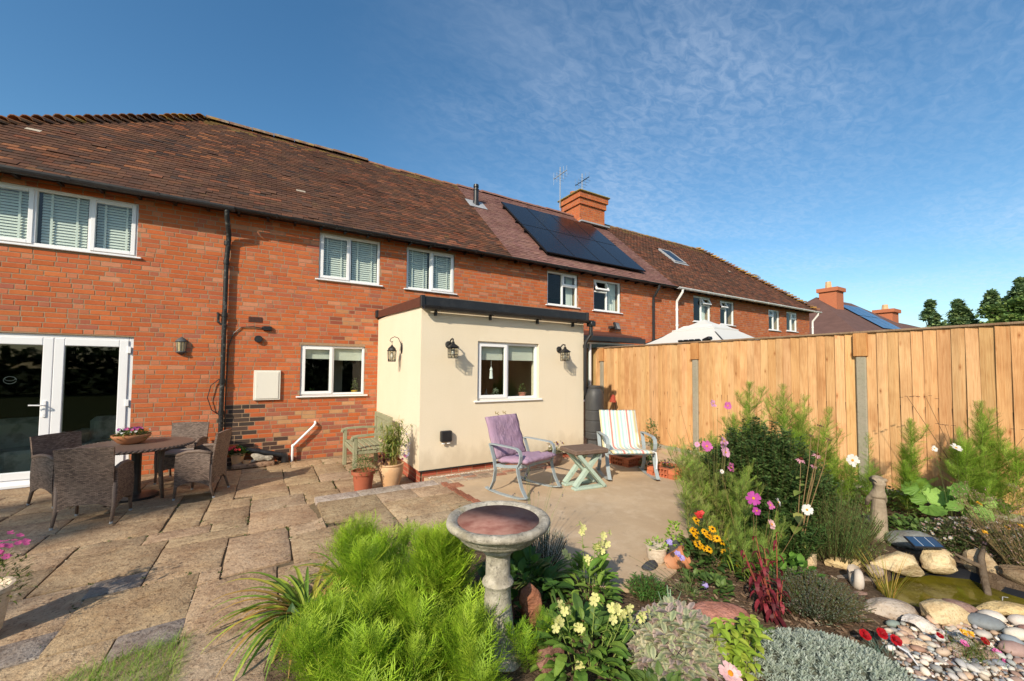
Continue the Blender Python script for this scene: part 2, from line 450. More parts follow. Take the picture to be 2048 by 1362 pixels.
M['aged_stone'] = surf('aged_cast_stone', (.43, .39, .315), .92, False, [(7, .42, .66, (.23, .205, .165), .9), (24, .5, .68, (.55, .50, .42), .7), (5, .58, .72, (.33, .27, .10), .5), (60, .54, .7, (.10, .09, .075), .7)], [(14, .6, .012), (70, .8, .006)], .12)
M['blue_metal'] = surf('grey_blue_metal', (.30, .345, .36), .42, False, [(8, .55, .75, (.20, .20, .19), .5)], (), .4)
M['purple'] = surf('mauve_fabric', (.37, .25, .33), .92, False, [(3, .4, .7, (.34, .21, .33), .6), (5, .55, .75, (.47, .32, .46), .5)], [(9, .75, .03, (2.2, 1, .8)), (200, .3, .002)], .1)
M['teal_paint'] = surf('pale_green_paint', (.40, .50, .42), .6, False, [(9, .5, .75, (.32, .42, .36), .5)], [(30, .2, .003)], .25)
M['table_wood'] = surf('weathered_table_top', (.15, .10, .075), .85, False, [(14, .4, .7, (.25, .18, .14), .7, (1, 12, 4)), (30, .5, .8, (.07, .05, .04), .6, (1, 12, 4))], [(14, .6, .01, (1, 12, 4))], .15)
M['bench_wood'] = surf('green_grey_bench_wood', (.27, .27, .165), .85, False, [(10, .4, .7, (.37, .34, .24), .7, (5, 5, 1)), (6, .5, .75, (.16, .19, .09), .6)], [(20, .4, .006)], .12)
M['wet'] = None
def wicker_mat():
    m, nt, out = new_mat('wicker')
    t = N(nt, 'ShaderNodeTexCoord'); s = N(nt, 'ShaderNodeSeparateXYZ'); links(nt, t.outputs['Object'], s.inputs[0])
    c = N(nt, 'ShaderNodeCombineXYZ')
    links(nt, mmath(nt, 'ADD', s.outputs[0], s.outputs[1]), c.inputs[0]); links(nt, s.outputs[2], c.inputs[1])
    b = N(nt, 'ShaderNodeTexBrick'); links(nt, c.outputs[0], b.inputs['Vector'])
    b.inputs['Scale'].default_value = 1; b.inputs['Brick Width'].default_value = .034; b.inputs['Row Height'].default_value = .0125
    b.inputs['Mortar Size'].default_value = .0019; b.inputs['Mortar Smooth'].default_value = .6; b.inputs['Bias'].default_value = 0
    b.inputs['Color1'].default_value = (.30, .21, .16, 1); b.inputs['Color2'].default_value = (.10, .064, .048, 1); b.inputs['Mortar'].default_value = (.03, .02, .016, 1)
    n = mnoise(nt, t.outputs['Object'], 5, 3)
    col = mmix(nt, mrange(nt, n, .45, .7, 0, .35), b.outputs['Color'], (.22, .165, .13))
    p = N(nt, 'ShaderNodeBsdfPrincipled'); links(nt, col, p.inputs['Base Color']); p.inputs['Roughness'].default_value = .55
    bp = N(nt, 'ShaderNodeBump'); bp.invert = True; bp.inputs['Strength'].default_value = .9; bp.inputs['Distance'].default_value = .004
    links(nt, b.outputs['Fac'], bp.inputs['Height']); links(nt, bp.outputs[0], p.inputs['Normal'])
    links(nt, p.outputs[0], out.inputs[0]); return m
M['wicker'] = wicker_mat()
M['wicker_trim'] = surf('wicker_binding', (.20, .145, .112), .6, False, [(60, .4, .6, (.12, .08, .06), .8, (1, 1, 3))], [(90, .6, .003)])
def wicker_top():
    m, nt, out = new_mat('wicker_table_weave')
    t = N(nt, 'ShaderNodeTexCoord')
    b = N(nt, 'ShaderNodeTexChecker'); b.inputs['Scale'].default_value = 55
    b.inputs['Color1'].default_value = (.19, .13, .095, 1); b.inputs['Color2'].default_value = (.09, .06, .05, 1)
    links(nt, t.outputs['Object'], b.inputs[0])
    p = N(nt, 'ShaderNodeBsdfPrincipled'); links(nt, b.outputs[0], p.inputs['Base Color']); p.inputs['Roughness'].default_value = .5
    bp = N(nt, 'ShaderNodeBump'); bp.inputs['Strength'].default_value = .7; bp.inputs['Distance'].default_value = .003
    links(nt, b.outputs['Fac'], bp.inputs['Height']); links(nt, bp.outputs[0], p.inputs['Normal'])
    links(nt, p.outputs[0], out.inputs[0]); return m
M['wicker_top'] = wicker_top()
def stripes():
    m, nt, out = new_mat('striped_canvas')
    t = N(nt, 'ShaderNodeTexCoord'); s = N(nt, 'ShaderNodeSeparateXYZ'); links(nt, t.outputs['Object'], s.inputs[0])
    f = mmath(nt, 'FRACT', mmath(nt, 'MULTIPLY', mmath(nt, 'ADD', s.outputs[0], 1.015), 1/.235))
    r = N(nt, 'ShaderNodeValToRGB'); links(nt, f, r.inputs[0]); cr = r.color_ramp; cr.interpolation = 'CONSTANT'
    W = (.70, .67, .58, 1); B = (.36, .50, .50, 1); Y = (.60, .52, .30, 1); K = (.62, .22, .19, 1)
    st = [(0, W), (.07, B), (.20, W), (.30, Y), (.42, W), (.50, B), (.62, W), (.72, K), (.83, W), (.88, B), (.95, W)]
    cr.elements[0].color = st[0][1]; cr.elements[0].position = 0
    cr.elements[1].color = st[1][1]; cr.elements[1].position = st[1][0]
    for p_, c_ in st[2:]:
        e = cr.elements.new(p_); e.color = c_
    p = N(nt, 'ShaderNodeBsdfPrincipled'); links(nt, r.outputs[0], p.inputs['Base Color']); p.inputs['Roughness'].default_value = .9
    h = mnoise(nt, t.outputs['Object'], 7, 3); bp = N(nt, 'ShaderNodeBump'); bp.inputs['Strength'].default_value = .4; bp.inputs['Distance'].default_value = .02
    links(nt, h, bp.inputs['Height']); links(nt, bp.outputs[0], p.inputs['Normal'])
    links(nt, p.outputs[0], out.inputs[0]); return m
M['stripe'] = stripes()
def water(name, col, rough, bs, st):
    m, nt, out = new_mat(name)
    g = N(nt, 'ShaderNodeNewGeometry')
    n = mnoise(nt, g.outputs['Position'], 5, 4)
    c = mmix(nt, mrange(nt, n, .4, .65), col, tuple(x*.45 for x in col))
    n2 = mnoise(nt, g.outputs['Position'], 60, 2)
    c = mmix(nt, mrange(nt, n2, .68, .74, 0, .35), c, (.30, .26, .16))
    p = N(nt, 'ShaderNodeBsdfPrincipled'); links(nt, c, p.inputs['Base Color']); p.inputs['Roughness'].default_value = rough
    p.inputs['IOR'].default_value = 1.33; p.inputs['Specular IOR Level'].default_value = .5
    h = mnoise(nt, g.outputs['Position'], bs, 2); bp = N(nt, 'ShaderNodeBump'); bp.inputs['Strength'].default_value = st; bp.inputs['Distance'].default_value = .01
    links(nt, h, bp.inputs['Height']); links(nt, bp.outputs[0], p.inputs['Normal'])
    links(nt, p.outputs[0], out.inputs[0]); return m
M['pond'] = water('pond_water', (.13, .11, .010), .05, 14, .06)
M['bathwater'] = water('bath_water', (.105, .028, .012), .05, 20, .05)
M['canvas'] = surf('white_canvas', (.80, .79, .76), .8, False, [(3, .5, .8, (.74, .73, .70), .4)], [(4, .15, .02)], .2, transl=.3)
M['lantern_glass'] = glass('lantern_glass', (.85, .84, .78), .12)
M['bulb'] = surf('bulb_white', (.8, .8, .76), .3)
M['amber'] = surf('ribbed_lamp_glass', (.46, .38, .22), .25, False, [(3, .4, .7, (.34, .28, .16), .6)], (), .5)
M['flood_glass'] = surf('flood_glass', (.22, .23, .24), .08, spec=.6)
M['cream_metal'] = surf('cream_painted_metal', (.72, .69, .61), .5)
M['brown_trim'] = surf('brown_trim', (.10, .035, .022), .6, False, [(20, .5, .8, (.18, .08, .05), .5)])
M['brown_glaze'] = surf('brown_glaze', (.075, .045, .04), .3, False, [(14, .5, .6, (.16, .10, .08), .7)], (), .5)
M['sofa'] = surf('sofa_fabric', (.55, .52, .42), .9, False, [(6, .5, .65, (.18, .17, .12), .6)], ())
M['cushion'] = surf('beige_cushion', (.35, .30, .26), .9)
M['rust'] = surf('red_rust', (.36, .06, .035), .8, False, [(20, .5, .7, (.2, .05, .03), .6)])
M['shell'] = surf('shell', (.70, .62, .52), .4, False, [(14, .45, .7, (.50, .36, .25), .7, (1, 4, 1))], [(30, .4, .004, (1, 5, 1))])
M['pond_liner'] = surf('pond_liner', (.012, .012, .013), .4)
M['slate'] = surf('slate', (.075, .08, .085), .6, False, [(9, .4, .7, (.12, .12, .12), .6)], [(20, .5, .005)])
M['blue_cell'] = surf('small_solar_cell', (.02, .06, .13), .12, False, (), (), .6)
M['silverline'] = surf('silver_line', (.5, .55, .6), .3)
M['white_paint'] = surf('white_pot', (.62, .52, .40), .7, False, [(30, .45, .6, (.45, .36, .26), .7, (1, 1, 2))], [(60, .5, .004)])
M['ornament'] = surf('moss_gold', (.34, .24, .07), .6)
M['pale_gravel'] = surf('pale_gravel', (1, 1, 1), .85, True)
CAM = np.array((0.0, -8.1967, 1.65))
# ------------------------------------------------------------------ bricks, walls
def sub_intervals(a, b, cuts):
    out = [(a, b)]
    for c0, c1 in cuts:
        nxt = []
        for p, q in out:
            if c1 <= p or c0 >= q: nxt.append((p, q))
            else:
                if c0 > p: nxt.append((p, c0))
                if c1 < q: nxt.append((c1, q))
        out = nxt
    return [(p, q) for p, q in out if q - p > 0.03]
def brick_list(x0, x1, z0, z1, openings, phase=0, course=.073):
    L = []; row = 0; z = z0
    while z < z1 - .02:
        cuts = [(o[0], o[1]) for o in openings if o[2] < z + .05 and o[3] > z + .02]
        x = x0 - rnd.random() * .3 - (.11 if row % 2 else 0); k = (row * 2 + phase) % 4
        while x < x1:
            head = (k % 4 == 3) or rnd.random() < .1
            w = .1025 if head else .215
            for a, b in sub_intervals(max(x, x0), min(x + w, x1), cuts):
                L.append((a, b, z, min(z + course - .0110, z1), head))
            x += w + .0110; k += 1
        z += course; row += 1
    return L
BT = np.array([(0,1,0),(1,1,0),(1,1,1),(0,1,1),(0,0,0),(1,0,0),(1,0,1),(0,0,1)], float)
BF = np.array([(4,5,9,8),(5,6,10,9),(6,7,11,10),(7,4,8,11),(8,9,10,11),(0,1,5,4),(1,2,6,5),(2,3,7,6),(3,0,4,7)])
def brick_geo(a, b, z0, z1, proud, frame):
    """frame(u, depth, z) -> world; depth grows into the wall"""
    ch = .0025
    P = [(a,.02,z0),(b,.02,z0),(b,.02,z1),(a,.02,z1),(a,-proud+.004,z0),(b,-proud+.004,z0),(b,-proud+.004,z1),(a,-proud+.004,z1),
         (a+ch,-proud,z0+ch),(b-ch,-proud,z0+ch),(b-ch,-proud,z1-ch),(a+ch,-proud,z1-ch)]
    return [frame(*p) for p in P]
def lay_bricks(parent, L, frame, colf, n_parts, name='brick'):
    C = []
    for (a, b, z0, z1, hd) in L:
        p = np.array(frame((a+b)/2, 0, (z0+z1)/2)); C.append(np.linalg.norm(p - CAM))
    order = sorted(range(len(L)), key=lambda i: C[i])
    # a brick counts as large when it is near and whole
    near = set([i for i in order if L[i][1]-L[i][0] > .2][:n_parts])
    cache = {}
    V = []; F = []; K = []
    for i, (a, b, z0, z1, hd) in enumerate(L):
        col = colf((a+b)/2, (z0+z1)/2, hd); proud = .0015 + rnd.random()*.003
        if i in near:
            key = (round(b-a, 3), round(z1-z0, 3))
            f0 = np.array(frame(0, 0, 0)); f1 = np.array(frame(1, 0, 0)); f2 = np.array(frame(0, 1, 0))
            if key not in cache:
                vs = brick_geo(-(b-a)/2, (b-a)/2, -(z1-z0)/2, (z1-z0)/2, .003, lambda u, d, z: tuple(np.array(frame(u, d, z)) - f0))
                me = bpy.data.meshes.new(name); me.from_pydata([tuple(v) for v in vs], [], [tuple(int(q) for q in f) for f in BF]); me.materials.append(M['brick']); me.polygons.foreach_set('use_smooth', [False]*len(me.polygons)); cache[key] = me
            o = bpy.data.objects.new(name, cache[key]); COL.objects.link(o); o.parent = parent
            o.location = frame((a+b)/2, -(proud-.003), (z0+z1)/2); o.color = (*col, 1)
        else:
            n = len(V); V += brick_geo(a, b, z0, z1, proud, frame); F.append(BF + n); K += [col] * 12
    if V:
        np_mesh('brickwork', V, np.concatenate(F), np.array(K), M['brick'], parent, kind='stuff')
def jit(c, a=.12, h=.03):
    k = 1 + rnd.uniform(-a, a)
    return tuple(max(0, x * k * (1 + rnd.uniform(-h, h))) for x in c)
BRK = [(.53,.145,.05), (.50,.13,.045), (.56,.165,.058), (.48,.122,.045), (.53,.14,.048), (.47,.13,.06)]
def brick_col(x, z, hd):
    c = rnd.choice(BRK); r = rnd.random()
    if hd: c = rnd.choice([(.55,.21,.11), (.52,.18,.09), (.44,.15,.08), (.40,.135,.08), (.50,.14,.06)])
    elif r < .04: c = (.38,.13,.085)
    elif r < .10: c = (.57,.25,.14)
    if 0 < x < 1.9 and z < 1.1 and r > .55: c = rnd.choice([(.28,.11,.085), (.50,.30,.15), (.33,.12,.08)])
    if 1.0 < x < 1.9 and 2.1 < z < 2.9 and r > .5: c = rnd.choice([(.24,.075,.05), (.50,.25,.12)])
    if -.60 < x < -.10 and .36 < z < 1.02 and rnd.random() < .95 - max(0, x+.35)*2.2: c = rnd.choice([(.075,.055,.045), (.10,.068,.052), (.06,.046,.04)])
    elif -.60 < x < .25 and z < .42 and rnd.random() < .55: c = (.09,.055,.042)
    if .95 < x < 1.17 and .98 < z < 1.05: c = (.50,.42,.36)
    return tuple(v*k_ for v, k_ in zip(jit(tuple(.82*v + .18*w for v, w in zip(c, (.51,.145,.05))) if max(c) > .12 else c, .06), (.98, .98, 1.0)))
def wall_cells(mb, x0, x1, z0, z1, y0, y1, openings, M4=None):
    xs = sorted({x0, x1, *[v for o in openings for v in (o[0], o[1]) if x0 < v < x1]})
    zs = sorted({z0, z1, *[v for o in openings for v in (o[2], o[3]) if z0 < v < z1]})
    for i in range(len(xs)-1):
        j = 0
        while j < len(zs)-1:
            def isop(jj):
                cx, cz = (xs[i]+xs[i+1])/2, (zs[jj]+zs[jj+1])/2
                return any(o[0] < cx < o[1] and o[2] < cz < o[3] for o in openings)
            if isop(j): j += 1; continue
            k = j
            while k + 1 < len(zs)-1 and not isop(k+1): k += 1
            mb.box(xs[i], y0, zs[j], xs[i+1], y1, zs[k+1], M=M4)
            j = k + 1
# ------------------------------------------------------------------ windows
def frame_rect(mb, x0, x1, z0, z1, y0, y1, w, c=.006):
    mb.cbox(x0, y0, z0, x0+w, y1, z1, c); mb.cbox(x1-w, y0, z0, x1, y1, z1, c)
    mb.cbox(x0+w, y0, z0, x1-w, y1, z0+w, c); mb.cbox(x0+w, y0, z1-w, x1-w, y1, z1, c)
def make_blind(parent, x0, x1, z0, z1, y):
    b = MB(); z = z1 - .02
    while z > z0 + .01:
        a = R(66); h = .021
        dy, dz = math.cos(a)*h, math.sin(a)*h
        b.add([(x0, y-dy, z-dz), (x1, y-dy, z-dz), (x1, y+dy, z+dz), (x0, y+dy, z+dz)], [(0,1,2,3)])
        z -= .042
    for t in (.22, .78):
        xx = x0 + (x1-x0)*t
        b.box(xx-.012, y-.028, z0, xx+.012, y-.024, z1)
    return b.build('blind', M['blind'], parent)
def window(parent, x0, x1, z0, z1, y, lights, blind=False, name='window', sill=True, fw=.045, curtain=None):
    """y = front face of the frame. lights: (x0, x1, z0, z1, kind) with kind fixed|sash|open"""
    f = MB(); frame_rect(f, x0, x1, z0, z1, y, y+.06, fw)
    xs = sorted({l[1] for l in lights if l[1] < x1 - .02})
    for x in xs: f.cbox(x-.022, y+.001, z0+fw, x+.022, y+.058, z1-fw, .005)
    for l in lights:
        if l[2] > z0 + .02:
            a = l[0] if l[0] == x0 else l[0]+.022; b = l[1]-.022 if l[1] < x1-.02 else l[1]-fw
            f.cbox(max(a, x0+fw), y+.002, l[2]-.022, b, y+.056, l[2]+.022, .005)
    w = f.build(name, M['upvc'], parent)
    for (a, b, c, d, kind) in lights:
        a1 = a + (fw if a == x0 else .022); b1 = b - (fw if b > x1-.02 else .022)
        c1 = c + (fw if c < z0+.02 else .022); d1 = d - (fw if d > z1-.02 else .022)
        if kind == 'fixed':
            g = MB().box(a1-.004, y+.03, c1-.004, b1+.004, y+.036, d1+.004)
            g.build('pane', M['glass'], w)
            continue
        s = MB(); frame_rect(s, a1-.018, b1+.018, c1-.018, d1+.018, y-.014, y+.03, .052, .005)
        so = s.build('sash', M['upvc'], w)
        g = MB().box(a1+.03, y+.004, c1+.03, b1-.03, y+.009, d1-.03).build('pane', M['glass'], w)
        if kind == 'open':
            Mx = Matrix.Translation((0, y, d1)) @ Matrix.Rotation(R(-24), 4, 'X') @ Matrix.Translation((0, -y, -d1))
            so.data.transform(Mx); g.data.transform(Mx)
    if sill:
        s = MB().cbox(x0-.06, y-.075, z0-.028, x1+.06, y+.03, z0-.001, .006)
        s.build('sill', M['upvc'], w)
    if blind:
        for (a, b, c, d, kind) in lights: make_blind(w, a+.05, b-.05, c+.04, d-.04, y+.085)
    if curtain:
        for (a, b) in curtain:
            n = 14; c = MB(); vs = []
            for k in range(n+1):
                xx = a + (b-a)*k/n; yy = y + .15 + .02*math.sin(k*1.9)
                vs += [(xx, yy, z0+.02), (xx, yy, z1-.02)]
            c.add(vs, [(2*k, 2*k+2, 2*k+3, 2*k+1) for k in range(n)])
            c.build('curtain', M['blind'], w, smooth=True)
    return w
# ------------------------------------------------------------------ roof
PT = R(42); TP = math.tan(PT)
EZ, EY, RY = 4.30, -.20, 3.2
RZ = EZ + TP*(RY-EY)
def on_slope(x, y, n=0.0):
    return (x, y - math.sin(PT)*n, EZ + TP*(y-EY) + math.cos(PT)*n)
def tile_geo(x, s, w, c, lift):
    """plain tile, tail at slope distance s"""
    L_ = .15; t0, t1 = .025 + lift, .013 + lift*.3
    P = []
    for (ss, n) in ((s, t0), (s+L_, t1)):
        for u, k in ((0, 0), (.5, c), (1, 0)): P.append((x + w*u, ss, n + k))
    for u, k in ((0, 0), (.5, c), (1, 0)): P.append((x + w*u, s + .002, t0 - .013 + k))
    for u in (0, 1): P.append((x + w*u, s+L_, t1-.013))
    out = []
    cy, sy = math.cos(PT), math.sin(PT)
    for (X, S, n) in P:
        out.append((X, EY + S*cy - sy*n, EZ + S*sy + cy*n))
    return out
TF = np.array([(0,1,4,3),(1,2,5,4),(6,7,1,0),(7,8,2,1),(0,3,9,6),(8,10,5,2)])
def tile_roof(parent, x0, x1, colf, hipL=None, hipR=None, n_parts=300, holes=(), camber=.0015, gauge=.1, tw=.168):
    L = []; SL = (RY-EY)/math.cos(PT); row = 0; s = -.03
    while s < SL - .03:
        y = EY + (s+.05)*math.cos(PT)
        x = x0 + (tw/2 if row % 2 else 0) - tw
        while x < x1:
            a, b = max(x, x0), min(x+tw-.004, x1)
            if b - a > .05:
                ok = True; xc = (a+b)/2
                if hipL is not None and xc < hipL + (y-EY)*1.0 + .02: ok = False
                if hipR is not None and xc > hipR - (y-EY)*1.0 - .02: ok = False
                for h in holes:
                    if h[0] < xc < h[1] and h[2] < y < h[3]: ok = False
                if ok: L.append((a, s + rnd.uniform(-.004, .004), b-a, xc, y))
            x += tw
        s += gauge; row += 1
    d = [np.linalg.norm(np.array(on_slope(l[3], l[4])) - CAM) for l in L]
    near = set(sorted(range(len(L)), key=lambda i: d[i])[:n_parts])
    V = []; F = []; K = []; me = None
    for i, (a, s_, w, xc, y) in enumerate(L):
        lift = rnd.uniform(0, .004) if rnd.random() > .04 else rnd.uniform(.005, .014)
        col = colf(xc, y)
        if i in near and w > tw*.9:
            if me is None:
                me = bpy.data.meshes.new('roof_tile')
                o0 = tile_geo(0, 0, w, camber, 0)
                me.from_pydata([(p[0], p[1]-EY, p[2]-EZ) for p in o0], [], [tuple(int(q) for q in f) for f in TF]); me.materials.append(M['tile']); me.polygons.foreach_set('use_smooth', [False]*len(me.polygons))
            o = bpy.data.objects.new('roof_tile', me); COL.objects.link(o); o.parent = parent
            o.location = (a, EY + s_*math.cos(PT) - math.sin(PT)*lift, EZ + s_*math.sin(PT) + math.cos(PT)*lift)
            o.rotation_euler = (rnd.uniform(-.01, .02), 0, 0)
            o.color = (*col, 1)
        else:
            n = len(V); V += tile_geo(a, s_, w, camber, lift); F.append(TF + n); K += [col]*11
    np_mesh('tiling', V, np.concatenate(F), np.array(K), M['tile'], parent, kind='stuff')
OLD = [(.118,.060,.039), (.10,.053,.036), (.13,.065,.041), (.092,.052,.038), (.145,.067,.040), (.11,.058,.040)]
def old_tile(x, y):
    c = rnd.choice(OLD); r = rnd.random()
    redder = min(1, max(0, (x-1.0)/3.0))*.45
    if r < .05 + redder*.7: c = rnd.choice([(.20,.078,.044), (.17,.070,.042), (.21,.088,.05)])
    elif r < .10 + redder*.4: c = (.065,.045,.038)
    elif r > .9994: c = (.45,.38,.30)
    if y > 2.9 and rnd.random() < .45: c = (.19,.12,.045)
    if x < -3.0 + (y+.35) + .5 and rnd.random() < .10: c = (.24,.10,.05)
    return jit(c, .12)
def new_tile(x, y): return jit(rnd.choice([(.235,.125,.105), (.21,.11,.095), (.255,.14,.115)]), .08)
def roof_shell(h, x0, x1, hipL=None, hipR=None):
    r = MB(); t = -.012
    def P(x, y, n=t): return on_slope(x, y, n)
    a = hipL if hipL is not None else x0; b = hipR if hipR is not None else x1
    tl = (RY-EY) if hipL is not None else 0; tr = (RY-EY) if hipR is not None else 0
    ye = 2*RY - EY
    A = (a, EY, EZ-.02); B = (b, EY, EZ-.02); C_ = (b-tr, RY, RZ-.03); D = (a+tl, RY, RZ-.03)
    E = (a, ye, EZ-.02); F_ = (b, ye, EZ-.02)
    vs = [A, B, C_, D, E, F_]
    fs = [(0,1,2,3), (3,2,5,4)]
    fs.append((0,3,4)); fs.append((1,5,2)); fs.append((0,4,5,1))
    r.add(vs, fs)
    return r.build('roof', M['underlay'], h)
def ridge(parent, pts, mat, r0=.10, L_=.42, step=True):
    a = Vector(pts[0]); b = Vector(pts[1]); d = (b-a); n = max(1, int(d.length/L_)); 
    mb = MB(); dn = d.normalized(); side = dn.cross(Vector((0,0,1))).normalized(); up = side.cross(dn)
    for i in range(n):
        p = a + d*(i/n); q = a + d*((i+1)/n - .012/d.length); lift = rnd.uniform(-.008, .012)
        vs = []
        for pt, e in ((p, .012), (q, 0)):
            for k in range(7):
                t = PI*k/6; vs.append(pt + side*math.cos(t)*(r0+e) + up*(math.sin(t)*(r0+e)*.8 - .03 + lift))
        mb.add(vs, [(k, k+1, 8+k, 7+k) for k in range(6)] + [tuple(range(7)), tuple(range(13, 6, -1))])
    return mb.build('ridge_tiles', mat, parent, kind='stuff')
def bonnets(parent, a, b, mat, outward):
    """hip tiles: overlapping curved tiles whose tails stand up like saw teeth"""
    a = Vector(a); b = Vector(b); d = b - a; L_ = d.length; n = int(L_/.15); dn = d.normalized()
    side = dn.cross(Vector((0,0,1))).normalized(); up = side.cross(dn)
    me = None
    for i in range(n):
        if me is None:
            mb = MB(); vs = []
            for (s, r0, h) in ((0, .15, .075), (.22, .10, -.01)):
                for th in (0, -.013):
                    for k in range(7):
                        t = PI*k/6; vs.append(dn*s + side*math.cos(t)*(r0+th) + up*(math.sin(t)*(r0*.7+th) - .03 + h))
            fs = [(k, k+1, 15+k, 14+k) for k in range(6)] + [(k, 7+k, 8+k, k+1) for k in range(6)]
            mb.add(vs, fs); me = mb.mesh('hip_tile', M['tile'])
        o = link(bpy.data.objects.new('hip_tile', me), parent)
        o.location = a + d*(i/n) + up*rnd.uniform(-.01, .015)
        o.color = (*jit(rnd.choice([(.26,.12,.06), (.16,.09,.06), (.34,.19,.05), (.22,.12,.07)]), .15), 1)
def gutter(h, x0, x1, mat, r=.055, y=EY-.075, z=EZ-.055):
    g = MB(); n = 9; vs = []
    for x in (x0, x1):
        for k in range(n):
            t = PI + PI*k/(n-1); vs.append((x, y + r*math.cos(t), z + .03 + r*math.sin(t)))
        for k in range(n):
            t = 2*PI - PI*k/(n-1); vs.append((x, y + (r-.005)*math.cos(t), z + .03 + (r-.005)*math.sin(t)))
    m = 2*n
    g.add(vs, [(k, (k+1) % m, m+(k+1) % m, m+k) for k in range(m)] + [tuple(range(m)), tuple(range(2*m-1, m-1, -1))])
    x = x0 + .6
    while x < x1 - .2:
        g.bar([(x, y-r-.004, z+.035), (x, y-r*.75, z-.015), (x, y, z-.034), (x, y+r*.8, z-.01), (x, y+r+.02, z+.04)], .03, .008, up=(1,0,0))
        x += .95
    o = g.build('gutter', mat, h, smooth=False)
    return o
def rafters(h, x0, x1):
    m = MB(); x = x0 + .2
    while x < x1:
        m.box(x-.02, EY+.02, EZ-.075, x+.02, -.004, EZ-.035); x += .42
    m.box(x0, EY-.01, EZ-.03, x1, .02, EZ-.015)
    m.build('rafter_feet', M['black'], h)

WX0 = -4.55
def house_box(h, x0, x1, openings, side0=True, side1=True):
    w = MB(); wall_cells(w, x0, x1, -.15, EZ-.0, .0, .24, openings)
    if side0: w.box(x0, .24, -.15, x0+.22, 6.6, EZ)
    if side1: w.box(x1-.22, .24, -.15, x1, 6.6, EZ)
    w.box(x0+.22, 6.4, -.15, x1-.22, 6.6, EZ)
    wall = w.build('wall', M['mortar'], h)
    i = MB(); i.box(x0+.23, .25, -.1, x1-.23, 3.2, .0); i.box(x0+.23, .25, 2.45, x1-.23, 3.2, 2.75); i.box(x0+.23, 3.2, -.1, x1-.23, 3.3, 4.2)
    i.build('room', M['dark'], h)
    return wall

# ---- house with the patio
h1 = thing('terraced_house', 'red brick terraced house with weathered brown tiles and white patio doors beside the extension', 'house')
W0 = (-3.47, -1.78, 3.33, 4.165); W1 = (.75, 1.86, 3.315, 4.20); W2 = (2.40, 3.47, 3.315, 4.20)
WL = (.49, 1.605, 1.14, 2.07); WD = (-3.45, -1.77, .03, 2.10)
AB = (-.32, -.12, 2.43, 2.53)
ops = [W0, W1, W2, WL, WD]
wall1 = house_box(h1, WX0, 4.84, ops, True, True)
lay_bricks(wall1, brick_list(WX0, 4.838, .0, EZ-.03, ops), lambda u, d, z: (u, d, z), brick_col, 300)
roof1 = roof_shell(h1, -4.75, 4.84, hipL=-4.75)
tile_roof(roof1, -4.75, 4.835, old_tile, hipL=-4.75)
ridge(roof1, ((-1.38, RY, RZ+.02), (2.2, RY, RZ+.03)), M['ridge'], .12)
ridge(roof1, ((2.2, RY, RZ-.03), (4.84, RY, RZ-.02)), surf('red_ridge', (.26,.12,.075), .9, False, [(6, .5, .7, (.34,.24,.1), .6)], [(30, .6, .01)], world=True), .10)
bonnets(roof1, (-4.75, EY, EZ-.05), (-1.38, RY, RZ-.03), M['tile'], 0)
gutter(h1, -4.95, -.55, surf('grey_gutter', (.045,.045,.05), .42, False, [(5, .5, .7, (.09,.09,.085), .5)], (), .4), .068)
gutter(h1, -.55, 4.84, M['black'], .052)
rafters(h1, -4.9, 4.84)
window(h1, *W0, .035, [(-3.47, -2.875, 3.33, 4.165, 'sash'), (-2.875, -2.31, 3.33, 4.165, 'fixed'), (-2.31, -1.78, 3.33, 4.165, 'sash')], blind=True)
window(h1, *W1, .03, [(.75, 1.29, W1[2], W1[3], 'sash'), (1.29, 1.86, W1[2], W1[3], 'fixed')], blind=True)
window(h1, *W2, .03, [(2.40, 2.93, W2[2], W2[3], 'fixed'), (2.93, 3.47, W2[2], W2[3], 'sash')], blind=True)
wl = window(h1, *WL, .03, [(.49, 1.03, WL[2], WL[3], 'sash'), (1.03, 1.605, WL[2], WL[3], 'fixed')])
b = MB().box(.56, .10, 1.82, 1.00, .103, 2.03); b.box(1.06, .10, 1.80, 1.58, .103, 2.03); b.build('roller_blind', M['cloth_blind'], wl)
MB().box(1.06, .95, .9, 1.34, 1.0, 2.4).build('partition', M['room'], h1)
MB().cbox(.40, .10, 1.085, 1.70, .36, 1.115, .006).build('inner_sill', M['upvc'], wl)
# patio doors
fr = MB(); frame_rect(fr, -3.45, -1.77, .03, 2.10, .03, .10, .055)
fr.cbox(-3.5, -.05, -.01, -1.72, .06, .035, .006)
pd = fr.build('patio_door_frame', M['upvc'], h1)
for (a, b_, hx) in ((-3.395, -2.612, 1), (-2.608, -1.825, 0)):
    d = MB(); frame_rect(d, a, b_, .088, 2.045, .012, .075, .105, .008)
    dl = d.build('patio_door', M['upvc'], h1)
    MB().box(a+.10, .034, .188, b_-.10, .042, 1.945).build('pane', M['glass_door'], dl)
    if hx:
        k = MB(); k.cbox(b_-.075, -.004, .93, b_-.04, .013, 1.16, .004)
        k.tube([(b_-.057, -.002, 1.10), (b_-.057, -.05, 1.10), (b_-.075, -.06, 1.10), (b_-.19, -.055, 1.105)], .009, 8)
        k.tube([(b_-.057, -.008, .97), (b_-.057, .0, .97)], .012, 8, col=(0.01,0.01,0.01))
        k.build('handle', M['upvc'], dl)
    else:
        k = MB()
        for z in (.45, 1.1, 1.9): k.cbox(b_-.012, -.006, z-.05, b_+.03, .02, z+.05, .004)
        k.build('hinge', M['upvc'], dl)
